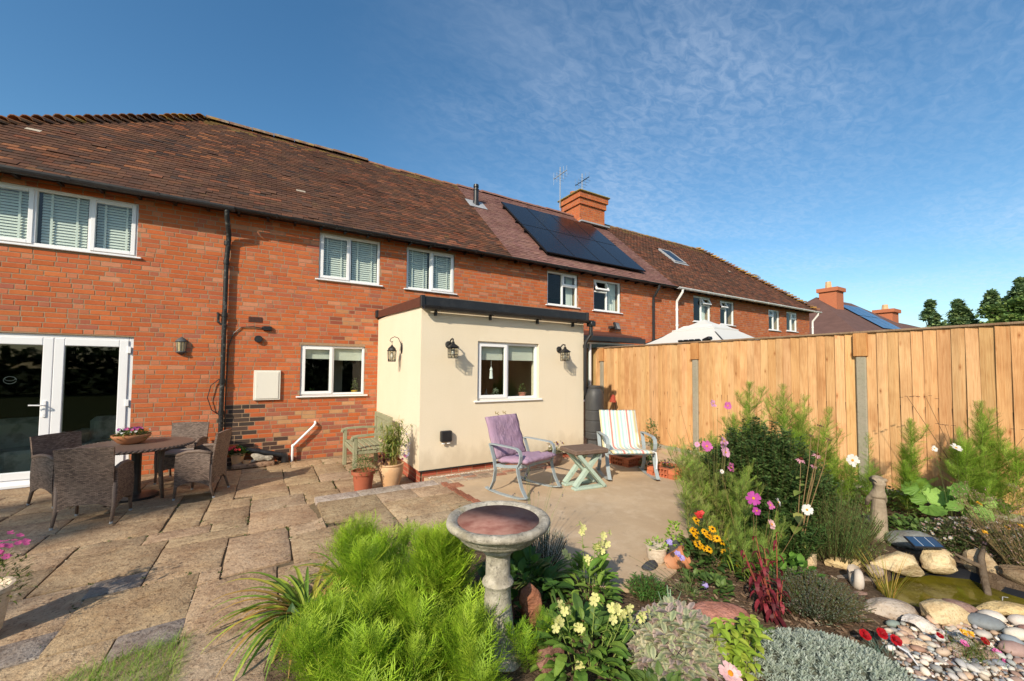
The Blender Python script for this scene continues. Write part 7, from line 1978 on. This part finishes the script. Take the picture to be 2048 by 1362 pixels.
feathery('pink_cosmos_plant', 'airy cosmos plant with many pink flowers at the slab edge', (3.50, -6.02, .08), stemset(20, .26, .40, .98, .2), [(.24,.36,.06), (.30,.42,.07), (.32,.36,.10)], .05, .13, 4, branch=3, dens=.7, stemcol=(.20,.18,.06))
pk = bpy.data.objects['pink_cosmos_plant']; L0 = pk.location.copy(); pth = []
for (k_, p, r) in [('cosmos', (3.48,-5.95,.955), .052), ('cosmos_pale', (3.62,-6.03,1.0), .045), ('cosmos_pale', (3.63,-6.04,.90), .048), ('cosmos', (3.68,-6.06,.76), .044), ('cosmos_pale', (3.52,-5.99,1.35), .040), ('cosmos', (3.64,-6.06,1.33), .038), ('cosmos_pale', (3.41,-5.90,.97), .026), ('cosmos_deep', (3.38,-5.87,.50), .042), ('cosmos_pale', (3.66,-6.0,.96), .036)]:
    v = Vector(p) - L0; flower(pk, k_, v, r, (rnd.gauss(-.3,.25), -.8, .35)); pth.append([(v.x*.3, v.y*.3, .05), (v.x*.7+.01, v.y*.7, v.z*.6), tuple(v)])
for _ in range(16):
    v = Vector((rnd.gauss(0,.18), rnd.gauss(0,.15), rnd.uniform(.6, 1.25))); flower(pk, 'fennel', v, .012, (0,0,1), 'bud'); pth.append([(v.x*.5, v.y*.5, v.z*.5), (v.x*.8, v.y*.8, v.z*.8), tuple(v)])
stems_mesh(pk, pth, .002, (.16,.15,.05), 'flower_stem')
feathery('pink_cosmos_plant', 'lower cosmos plant with deep pink and white flowers before the aster', (3.14, -6.52, .08), stemset(12, .18, .28, .54, .12), [(.22,.34,.06), (.28,.38,.07)], .05, .11, 4, branch=2, dens=.7)
pk = [o for o in bpy.data.objects if o.name.startswith('pink_cosmos_plant')][-1]; L0 = pk.location.copy(); pth = []
for (k_, p, r) in [('cosmos_deep', (3.03,-6.60,.73), .050), ('cosmos_deep', (3.05,-6.61,.64), .034), ('cosmos', (3.14,-6.66,.68), .032), ('cosmos_white', (3.19,-6.69,.70), .032), ('dahlia', (3.15,-6.66,.54), .036), ('cosmos_white', (3.36,-6.80,.65), .040), ('cosmos_white', (3.30,-6.2,.80), .02)]:
    v = Vector(p) - L0; flower(pk, k_, v, r, (rnd.gauss(-.2,.35), -.7, .4)); pth.append([(v.x*.3, v.y*.3, .05), (v.x*.7+.01, v.y*.7, v.z*.6), tuple(v)])
stems_mesh(pk, pth, .002, (.22,.14,.06), 'flower_stem')
# white flowers on the fence cosmos
t = thing('white_cosmos_flower', 'large single white cosmos bloom on a thin stem beside the dark aster', 'flower', (4.89, -6.56, .08)); flower(t, 'cosmos_white', (0,0,.71), .062, (-.5,-.8,.2)); stems_mesh(t, [[(.1,.1,0), (.05,.05,.4), (0,0,.71)]], .0025)
t = thing('white_cosmos_flower', 'pair of small white cosmos blooms on the wide feathery plant by the fence', 'flower', (5.75, -7.09, .08)); flower(t, 'cosmos_white', (0,0,.84), .05, (-.2,-.5,.8)); flower(t, 'cosmos_white', (-.18,.11,.83), .03, (-.5,-.7,.3)); stems_mesh(t, [[(.1,.0,.3), (.05,.0,.6), (0,0,.84)], [(-.1,.05,.3), (-.15,.08,.6), (-.18,.11,.83)]], .002)
feathery('tall_cosmos_plant', 'bushy feathery cosmos filling the space between slab pot and the dark aster', (4.45, -5.55, .08), stemset(9, .25, .5, .95, .15), TG, .045, .17, 4, branch=4)
feathery('tall_cosmos_plant', 'low feathery cosmos behind the statue at the concrete post', (5.45, -6.35, .08), stemset(7, .2, .35, .7, .1), TG, .045, .16, 4, branch=3)
# the dark aster
bushy('aster_bush', 'large rounded dark green aster bush in the middle of the bed', (4.12, -6.10, .08), 820, .60, .98, [(.075,.135,.035), (.10,.175,.045), (.13,.21,.055), (.055,.105,.03)], .036, None, sh=.085, up=.6)
bushy('aster_bush', 'small dark green bush with narrow leaves below the large aster', (3.68, -6.48, .08), 240, .32, .48, [(.05,.10,.025), (.08,.15,.035)], .05, LANCE, sh=.09)
t = thing('broad_leaved_plant', 'bright green broad leaved clump between the crimson plant and the rosemary', 'plant', (3.28, -6.66, .07)); leafy(t, 170, .26, .20, (0,0,0), [(.12,.26,.04), (.16,.32,.05), (.09,.20,.03)], .085)
bushy('rosemary', 'fresh green rosemary with long upright needle shoots', (4.12, -6.66, .08), 300, .42, .55, [(.14,.24,.06), (.20,.30,.08), (.11,.19,.05)], .03, NEEDLE, sh=.085, up=.9)
t = thing('coneflower', 'tall coneflower with drooping pink petals and dark seed heads', 'flowering plant', (3.60, -6.62, .08)); L0 = Vector((3.60,-6.62,.08)); pth = []
for (p, k_, r) in [((3.66,-6.64,.95), 'echinacea', .036), ((3.77,-6.71,.99), 'echinacea', .032), ((3.76,-6.69,.90), 'echinacea', .025), ((3.72,-6.69,1.14), 'fennel', .026), ((3.78,-6.73,1.22), 'fennel', .032), ((3.84,-6.76,1.11), 'fennel', .028)]:
    v = Vector(p) - L0; flower(t, k_, v, r, (-.1, -.35, .9)); pth.append([(0,0,0), (v.x*.4, v.y*.5, v.z*.5), (v.x*.8, v.y*.9, v.z*.8), tuple(v)])
stems_mesh(t, pth, .0045, (.20,.13,.06)); P = [(.02,0,.35), (.03,0,.45), (.04,-.02,.62), (.05,-.02,.66), (-.01,0,.25), (.06,-.03,.72)]
scatter(t, 'foliage', OVATE, P, [(-1,-.3,.1), (-.8,-.5,-.3), (-1,0,.1), (1,-.3,.3), (-.6,-.8,.2), (-1,.2,.4)], [.14,.12,.10,.09,.13,.08], mixcols([(.22,.28,.06), (.30,.30,.08)], 6), M['leaf'])
# seed heads by the fence
t = thing('fennel_seed_heads', 'brown dried seed heads on thin stems against the fence boards', 'plant', (6.2, -7.1, .1)); pth = []
for (x, y, z) in [(-.05,.45,1.28), (.05,.32,1.27), (.3,-.35,.98), (-.1,.15,1.0), (.25,-.42,.9)]:
    pth.append([(0,0,.3), (x*.5, y*.4, z*.55), (x, y, z)])
    for k in range(5): flower(t, 'fennel', (x+rnd.gauss(0,.03), y+rnd.gauss(0,.04), z+rnd.gauss(0,.012)), .022, (0,0,1), 'seed_head')
stems_mesh(t, pth, .004, (.13,.08,.04))
# lady's-mantle like
t = thing('round_leaved_plant', 'plant with large lime green rounded leaves at the foot of the fence', 'plant', (6.25, -6.95, .08)); P = []; D = []
RL = MB(); V_ = [(0,0,0)]; 
for k in range(18): a = -PI/2 + .35 + (2*PI-.7)*k/17; rr = .5*(1+.09*math.cos(k*PI)); V_.append((rr*math.cos(a+PI), .45+rr*math.sin(a+PI)*-1, .06+.03*math.cos(k*PI)))
RLT = (np.array(V_), np.array([(0, 1+k, 2+k, 2+k) for k in range(17)]))
RLT = (RLT[0], np.array([(0, 1+k, 2+k) for k in range(17)]))
pth = []
for k in range(24):
    x, y, z = rnd.uniform(-.45, .2), rnd.uniform(-.32, .28), rnd.uniform(.18, .42); P.append((x, y, z)); D.append((rnd.gauss(-.2,.3), rnd.gauss(0,.9), rnd.uniform(-.5, .3))); pth.append([(x*.4, y*.4, 0), (x*.8, y*.8, z*.8), (x, y, z)])
scatter(t, 'foliage', RLT, P, D, rg.uniform(.13, .21, len(P)), mixcols([(.24,.44,.09), (.30,.50,.12), (.20,.38,.07)], len(P)), M['leaf'], upref=(-.75, -.35, .6)); stems_mesh(t, pth, .003, (.2,.26,.08))
# erigeron carpet
t = thing('erigeron_carpet', 'low mass of tiny white and pink daisies between the grey boulder and the fence', 'flowering plant', (5.55, -7.25, .07)); P = []; D = []
for _ in range(6500):
    a = rnd.random()*6.28; r = math.sqrt(rnd.random()); x = r*math.cos(a)*.75; y = r*math.sin(a)*.48; z = .20*(1-r**2.5)*rnd.uniform(.5, 1.1); x, y = x*.8+y*.45, y*.8-x*.35
    P.append((x, y, z)); D.append((rnd.gauss(0,.7), rnd.gauss(0,.7), .8))
scatter(t, 'foliage', SMALL, P, D, rg.uniform(.014, .034, len(P)), mixcols([(.09,.14,.04), (.13,.18,.06), (.16,.14,.06), (.20,.15,.10)], len(P)), M['leaf'], kind='stuff')
for _ in range(230):
    a = rnd.random()*6.28; r = math.sqrt(rnd.random()); x = r*math.cos(a)*.75; y = r*math.sin(a)*.48; z = .20*(1-r**2.5)+.02; x, y = x*.8+y*.45, y*.8-x*.35
    flower(t, 'daisy' if rnd.random() < .6 else 'daisy_pink', (x, y, z), rnd.uniform(.010, .016), (rnd.gauss(-.2,.3), rnd.gauss(-.4,.3), .8))
# sedum / oregano seed heads in the front corner by the fence
t = thing('dried_oregano', 'sprawling dried oregano with brown pinkish seed heads at the pond end', 'plant', (5.25, -7.66, .07)); P = []; D = []; pth = []; HP = []
for _ in range(230):
    a = rnd.random()*6.28; r = math.sqrt(rnd.random())*.62; h = rnd.uniform(.24, .66); x, y = r*math.cos(a), r*math.sin(a)*.8; lx = x-.16*rnd.random(); pth.append([(x*.4, y*.4, 0), (x*.8, y*.8, h*.6), (lx, y, h)])
    for _k in range(18): u = rnd.random(); P.append((x*(.4+.5*u), y*(.4+.5*u), h*u*.9)); D.append((rnd.gauss(0,1), rnd.gauss(0,1), .5))
    for _k in range(14): HP.append((lx+rnd.gauss(0,.014), y+rnd.gauss(0,.014), h+rnd.gauss(0,.008)))
scatter(t, 'foliage', SMALL, P, D, rg.uniform(.015, .032, len(P)), mixcols([(.13,.16,.05), (.18,.18,.06), (.10,.12,.04)], len(P)), M['leaf'], kind='stuff')
scatter(t, 'seed_heads', SMALL, HP, rdirs(len(HP)), rg.uniform(.008, .016, len(HP)), mixcols([(.34,.22,.15), (.42,.30,.22), (.24,.14,.09), (.46,.30,.28)], len(HP)), M['leaf'], kind='stuff')
stems_mesh(t, pth, .0022, (.26,.19,.09))
for (x, y, z) in [(-.45,.25,.34), (-.25,.1,.40), (-.3,.3,.52), (.0,.2,.30)]: flower(t, 'portulaca_yellow', (x, y, z), .022)
# dianthus
t = thing('dianthus', 'blue grey dianthus tuft with deep red carnation flowers', 'flowering plant', (2.98, -7.33, .06)); P = [(rnd.gauss(0,.05), rnd.gauss(0,.04), 0) for _ in range(420)]; D = [(rnd.gauss(0,.6), rnd.gauss(0,.6), .8) for _ in P]
scatter(t, 'foliage', tmpl_blade(4, .022, 1.0, 0, lambda t_: 1-.85*t_), P, D, rg.uniform(.05, .12, len(P)), mixcols([(.17,.26,.20), (.22,.32,.25), (.13,.2,.13)], len(P)), M['leaf'])
for p in [(2.91,-7.26,.17), (2.99,-7.31,.18), (3.06,-7.35,.14)]:
    v = Vector(p) - Vector((2.98,-7.33,.06)); flower(t, 'dianthus', v, .030, (-.3,-.6,.7))
t = thing('plant_label', 'curved white plastic plant label stuck in the soil before the pebbles', 'plant label', (2.98, -7.42, .04)); MB().bar([(.03,.05,.10), (.01,.0,.10), (0,-.04,.06), (.005,-.07,.0)], .018, .0015, up=(1,.3,0)).build('strip', M['upvc'], t)
# portulaca
t = thing('portulaca', 'low moss rose plant with pink, red and yellow blooms among the pebbles', 'flowering plant', (3.36, -7.58, .09)); P = [(rnd.gauss(0,.07), rnd.gauss(0,.045), rnd.random()*.05) for _ in range(900)]
scatter(t, 'foliage', NEEDLE, P, [(rnd.gauss(0,.8), rnd.gauss(0,.8), .8) for _ in P], rg.uniform(.02, .04, len(P)), mixcols([(.12,.18,.04), (.18,.24,.06), (.22,.14,.06)], len(P)), M['leaf'])
for (k_, p, r) in [('dianthus', (3.27,-7.48,.17), .018), ('dianthus', (3.49,-7.61,.14), .022), ('portulaca_pink', (3.34,-7.56,.15), .020), ('portulaca_pink', (3.45,-7.66,.12), .022), ('portulaca_yellow', (3.38,-7.55,.19), .020), ('portulaca_yellow', (3.42,-7.57,.18), .018), ('portulaca_pink', (3.43,-7.69,.10), .014)]:
    flower(t, k_, Vector(p) - Vector((3.36,-7.58,.09)), r, (-.2,-.5,.8))
# big dahlia-like bloom at the very front
t = thing('pale_pink_flower', 'large pale pink bloom with golden centre at the bottom edge of the bed', 'flower', (1.93, -7.08, .03)); flower(t, 'dahlia', (-.02, .01, .185), .052, (-.3,-.55,.8)); stems_mesh(t, [[(.05,.02,0), (.02,0,.1), (-.02,.01,.18)]], .003, (.2,.1,.05))
# scabious
t = thing('scabious', 'lilac scabious flowers on wiry stems over the slab edge', 'flowering plant', (2.55, -6.40, .07)); pth = []
for p in [(2.65,-6.46,.15), (2.43,-6.34,.45), (2.48,-6.37,.37), (2.51,-6.38,.34)]:
    v = Vector(p) - Vector((2.55,-6.40,.07)); flower(t, 'scabious', v, .024, (-.2,-.6,.7)); pth.append([(0,0,0), (v.x*.5, v.y*.5, v.z*.6), tuple(v)])
for k in range(9): v = Vector((rnd.uniform(-.35,.05), rnd.uniform(-.05,.25), rnd.uniform(.12,.32))); flower(t, 'fennel', v, .009, (0,0,1), 'bud'); pth.append([(0,0,0), (v.x*.6, v.y*.5, v.z*.7), tuple(v)])
stems_mesh(t, pth, .0015, (.16,.17,.07)); leafy(t, 160, .12, .06, (0,0,0), [(.12,.17,.06), (.16,.2,.08)], .03, T=LANCE)
bushy('low_green_plant', 'low bright green cushion plant at the end of the concrete slab', (2.30, -6.26, .07), 130, .16, .13, [(.07,.17,.03), (.10,.22,.04)], .03, LANCE, sh=.11)
bushy('low_bronze_plant', 'low bronze leaved plant between the two tobacco plants', (1.70, -6.30, .06), 90, .14, .18, [(.16,.09,.03), (.12,.14,.04), (.22,.14,.05)], .025, sh=.1)
straps('small_iris_leaves', 'three upright grey green blades behind the variegated sage', (2.20, -6.52, .07), 7, .14, .22, [(.24,.36,.22)], T=tmpl_blade(4, .06, .2, .2, lambda t_: 1-.8*t_), rad=.03, el=(1.2, 1.5))
for (x, y, r, h, n) in [(3.5,-6.35,.24,.28,220), (4.6,-6.45,.30,.32,240), (2.45,-6.9,.12,.08,60), (5.9,-6.5,.4,.25,320), (5.35,-6.9,.35,.14,380), (6.35,-6.2,.35,.25,260), (4.9,-5.3,.35,.25,260), (2.72,-6.42,.16,.10,150), (1.75,-6.45,.2,.14,160), (1.62,-6.95,.2,.12,160)]:
    t = thing('leafy_ground_plant', {3.5: 'leafy green filler plant between the two cosmos plants', 4.6: 'leafy green filler plant behind the rosemary', 2.45: 'small leafy seedlings behind the silver carpet plant', 5.9: 'leafy green filler plant in front of the fence foot by the statue', 5.35: 'low leafy ground plant around the grey boulder', 6.35: 'leafy plant at the fence foot behind the statue', 4.9: 'leafy plant between the slab end pot and the fence', 2.72: 'low leafy plant in the mulch under the rudbeckia', 1.75: 'low leafy plant under the yellow tobacco flowers', 1.62: 'low leafy plant at the bottom edge in front of the sage'}[x], 'plant', (x, y, .07)); leafy(t, n, r, h, (0,0,0), [(.10,.18,.04), (.14,.22,.05), (.07,.13,.03)], .06)
# group of pots at the slab edge
t = thing('succulent_pot', 'pale round pot of lime succulents at the slab edge', 'plant pot', (2.74, -5.98, .09)); MB().lathe([(.05,0), (.075,.04), (.08,.12), (.085,.125), (.085,.135), (.07,.135), (0,.125)], 20).build('pot', M['white_paint'], t, angle=40); leafy(t, 70, .08, .06, (0,0,.12), [(.34,.46,.08), (.26,.40,.06)], .03)
t = thing('succulent_pot', 'dark glazed pot with a tall lime succulent beside the pale pot', 'plant pot', (2.90, -6.03, .09)); MB().lathe([(.045,0), (.07,.12), (.075,.14), (.06,.14), (0,.13)], 18).build('pot', M['slate'], t, angle=40); leafy(t, 110, .06, .20, (0,0,.13), [(.34,.48,.07), (.24,.38,.05)], .035)
t = thing('broken_pot', 'tipped terracotta pot lying on the slab edge under the rudbeckia', 'plant pot', (2.80, -6.12, .15)); t.rotation_euler = (R(60), R(20), .4); MB().lathe([(.05,-.08), (.08,.06), (.087,.062), (.087,.09), (.073,.09), (.065,.05), (.04,-.06)], 18).build('pot', M['terracotta'], t, angle=40)
t = thing('geranium', 'scarlet geranium head behind the rudbeckia flowers', 'flower', (3.12, -6.10, .08))
for k in range(10): flower(t, 'geranium', (-.05+rnd.gauss(0,.022), -.04+rnd.gauss(0,.022), .38+rnd.gauss(0,.016)), .020, (rnd.gauss(0,.4), -.6, .6))
leafy(t, 60, .10, .22, (0,0,.05), [(.06,.13,.03)], .05); stems_mesh(t, [[(0,0,0), (-.05,-.04,.38)]], .004)
# ------------------------------------------------------------------ far houses and trees
def far_house(name, label, ax, ay, bx, by, rz_, ez, half, cap, tilec):
    """ridge from a to b at height rz_, eaves at ez, half depth"""
    t = thing(name, label, 'house'); a = Vector((ax, ay, rz_)); b_ = Vector((bx, by, rz_)); d = (b_-a).normalized(); s = Vector((-d.y, d.x, 0)); 
    A = [a - d*half - s*half, b_ + d*half - s*half, b_ + d*half + s*half, a - d*half + s*half]; A = [Vector((p.x, p.y, ez)) for p in A]
    m = MB(); m.add(A + [a, b_], [(0,1,5,4), (1,2,5), (2,3,4,5), (3,0,4)]); m.build('roof', surf('far_roof', tilec, .9, False, [(2, .4, .7, tuple(v*.7 for v in tilec), .6), (.9,.5,.6,tuple(v*1.3 for v in tilec),.3,(1,1,8))], [(3,.4,.05,(1,1,8))], world=True), t)
    w = MB(); A2 = [(p - ((a+b_)/2)*0) for p in A]; c = (a+b_)/2
    Q = [(p + (Vector((c.x, c.y, ez)) - p).normalized()*.5) for p in A]
    w.add([Vector((p.x, p.y, 0)) for p in Q] + [Vector((p.x, p.y, ez+.05)) for p in Q], [(0,1,5,4), (1,2,6,5), (2,3,7,6), (3,0,4,7)]); w.build('wall', M['brick_far'], t)
    return t, a, b_, d, s
M['brick_far'] = surf('brick_far', (.44,.14,.065), .9, False, [(1.5,.4,.7,(.36,.11,.06),.6), (9,.4,.7,(.5,.2,.1),.5,(1,1,4))], world=True)
t, a, b_, d, s = far_house('hipped_house', 'distant brick house with brown hipped roof and blue solar panels beyond the fence', 35.6, 5.7, 41.2, 5.4, 7.35, 4.2, 4.0, 0, (.13,.070,.058))
c = MB().box(35.3, 4.3, 5.6, 36.5, 5.4, 7.85).box(35.18, 4.18, 7.6, 36.62, 5.52, 7.88); c.build('chimney', M['brick_far'], t); MB().lathe([(.22,0), (.18,.5), (0,.5)], 8, 35.6, 4.9, 7.88).build('chimney_pot', M['terracotta_pale'], t)
sl = (7.35-4.2)/4.0
def onfar(x, k): return (x, 5.7 - (x-35.6)*.05 - k, 7.35 - sl*k + .12)
for r0 in (0, 1):
    for q in range(3):
        x0 = 37.0 + q*1.25 ; k0 = .75 + r0*1.35
        MB().add([onfar(x0, k0), onfar(x0+1.2, k0), onfar(x0+1.2, k0+1.3), onfar(x0, k0+1.3)], [(0,3,2,1)]).build('solar_panel', surf('far_panel', (.02,.05,.12), .15, spec=.6), t)
t2 = thing('far_chimney_house', 'second distant brick house showing only roof and chimney above the fence', 'house')
MB().add([(42.5,0,4.3), (56,0,4.3), (56,10,4.3), (42.5,10,4.3), (46.5,5,6.35), (53,5,6.35)], [(0,1,5,4), (1,2,5), (2,3,4,5), (3,0,4)]).build('roof', M['tile'] if False else surf('far_roof_b', (.13,.075,.06), .9, False, [(2,.4,.7,(.09,.05,.04),.6)], world=True), t2)
MB().box(43,.4,0,55.5,9.6,4.3).build('wall', M['brick_far'], t2)
MB().box(46.6,4.3,5.6,48.1,5.5,7.2).box(46.45,4.15,6.95,48.25,5.65,7.25).build('chimney', M['brick_far'], t2); MB().lathe([(.25,0), (.2,.45), (0,.45)], 8, 47.0, 4.9, 7.25).build('chimney_pot', M['terracotta_pale'], t2)
LEAFQ = (np.array([(-.5,0,0), (.5,0,.1), (.45,1,0), (-.4,.9,.15)]), np.array([(0,1,2,3)]))
def tree(name, label, x, y, h, r, n, cols, conifer=False, z0=0, trunk=True, ls=.27, group=None):
    t = thing(name, label, 'tree', (x, y, z0), 0, group); P = []; D = []
    m = MB(); m.tube([(0,0,-.2), (r*.03,0,h*.35), (0,0,h*.8)], [h*.025, h*.018, h*.008], 8)
    cl = []
    for k in range(60):
        a = rnd.random()*6.28
        if conifer: u = rnd.random()**1.2; rr = r*(1-u)*rnd.uniform(.4, 1.1); c = (rr*math.cos(a), rr*math.sin(a), h*(.18+.80*u)); q = r*(.24*(1-u)+.10)
        else: v = rdirs(1, -.6, 1)[0]; rad = rnd.uniform(.35, 1)**.5; c = (v[0]*r*rad, v[1]*r*rad, h*.62+v[2]*h*.34*rad); q = r*rnd.uniform(.14, .30)
        cl.append((c, q)); m.tube([(0,0,h*rnd.uniform(.2,.5)), (c[0]*.5, c[1]*.5, c[2]*.85), c], [h*.008, h*.005, h*.002], 5, cap=False)
    m.build('trunk', M['bark'], t)
    for c, q in cl:
        nn = int(n*1.7/60); v = rdirs(nn)*(rg.uniform(.2, 1, (nn, 1))**.5)*q*np.array([1,1,.75]); P.append(v + np.array(c)); D.append(v + rg.normal(0, q*.6, (nn,3)))
    P = np.concatenate(P); D = np.concatenate(D)
    scatter(t, 'crown', LEAFQ, P, D, rg.uniform(.5, 1.3, len(P))*ls, mixcols(cols, len(P), .3), M['leaf_far'], kind='stuff'); return t
DG = [(.15,.23,.11), (.19,.28,.12), (.12,.20,.10), (.24,.32,.12)]
tree('far_tree', 'dark slim tree alone beyond the chimney house, shortest of the far trees', 63.5, 5.6, 9.8, 2.6, 3400, DG, True)
tree('far_tree', 'pointed dark tree standing second in the far row', 66.4, 3.9, 10.4, 3.0, 3800, DG, True)
tree('far_tree', 'broad dark tree third in the far row beside the gap', 69.5, 2.0, 11.0, 3.2, 4600, DG, True)
tree('far_tree', 'green rounded tree at the fence top by the picture edge', 66.5, -1.0, 9.8, 4.0, 5200, [(.14,.22,.05), (.20,.27,.07), (.10,.17,.05)], False)
tree('far_tree', 'tall dark tree at the picture edge above the fence', 71.6, .2, 12.4, 4.0, 5200, DG, True)
# garden behind the photographer, seen in the glass of the doors and windows
tree('garden_tree', 'leafy garden tree behind the viewpoint mirrored in the patio doors', -6.5, -24, 7.5, 3.6, 3500, [(.05,.10,.03), (.07,.13,.035)], False, ls=.4)
tree('garden_tree', 'second leafy garden tree behind the viewpoint mirrored in the windows', 4.5, -26, 8.0, 4.2, 3500, [(.05,.10,.03), (.08,.13,.035)], False, ls=.4)
tree('garden_tree', 'unseen light leafy tree added to cast dappled shade on the patio', -18.2, -12.6, 13.0, 2.6, 1500, [(.08,.14,.03), (.10,.17,.035)], False, ls=.30)  # out-of-view tree, added on the line to the sun to shade the patio
hd = thing('hedge', 'long garden hedge behind the viewpoint', 'hedge', (0, -29, 0)); P = np.stack([rg.uniform(-30, 30, 9000), rg.normal(0, .6, 9000), rg.uniform(-.1, 2.7, 9000)], 1)
scatter(hd, 'foliage', LEAFQ, P, rdirs(9000), rg.uniform(.2, .5, 9000), mixcols([(.05,.09,.03), (.07,.12,.03)], 9000), M['leaf_far'], kind='stuff')

for nm, g in (('terraced_house', 'houses of the brick terrace'), ('far_tree', 'trees beyond the fence'), ('feathery_cosmos_plant', 'feathery plants round the bird bath'), ('tall_cosmos_plant', 'tall cosmos along the fence'), ('pink_cosmos_plant', 'flowering cosmos in the bed'),
              ('rock', 'rocks round the pond and bed'), ('wall_lantern', 'lanterns on the walls'), ('windowsill_plant', 'plants on the window sills'), ('flowering_tobacco', 'tobacco plants in the front bed'), ('shell', 'shells on the pebbles'), ('brick_planter', 'brick planters by the fence'),
              ('aerial', 'television aerials on the roofs'), ('strap_leaved_clump', 'clumps of strap leaves'), ('garden_tree', 'trees behind the viewpoint'), ('succulent_pot', 'pots at the slab edge'), ('broad_leaved_plant', 'broad leaved plants'), ('aster_plant', 'asters behind the bird bath'), ('leafy_ground_plant', 'leafy plants filling the bed'), ('white_cosmos_flower', 'white cosmos blooms by the fence')):
    for o in bpy.data.objects:
        if o.parent is None and o.name.split('.')[0] == nm: o['group'] = g
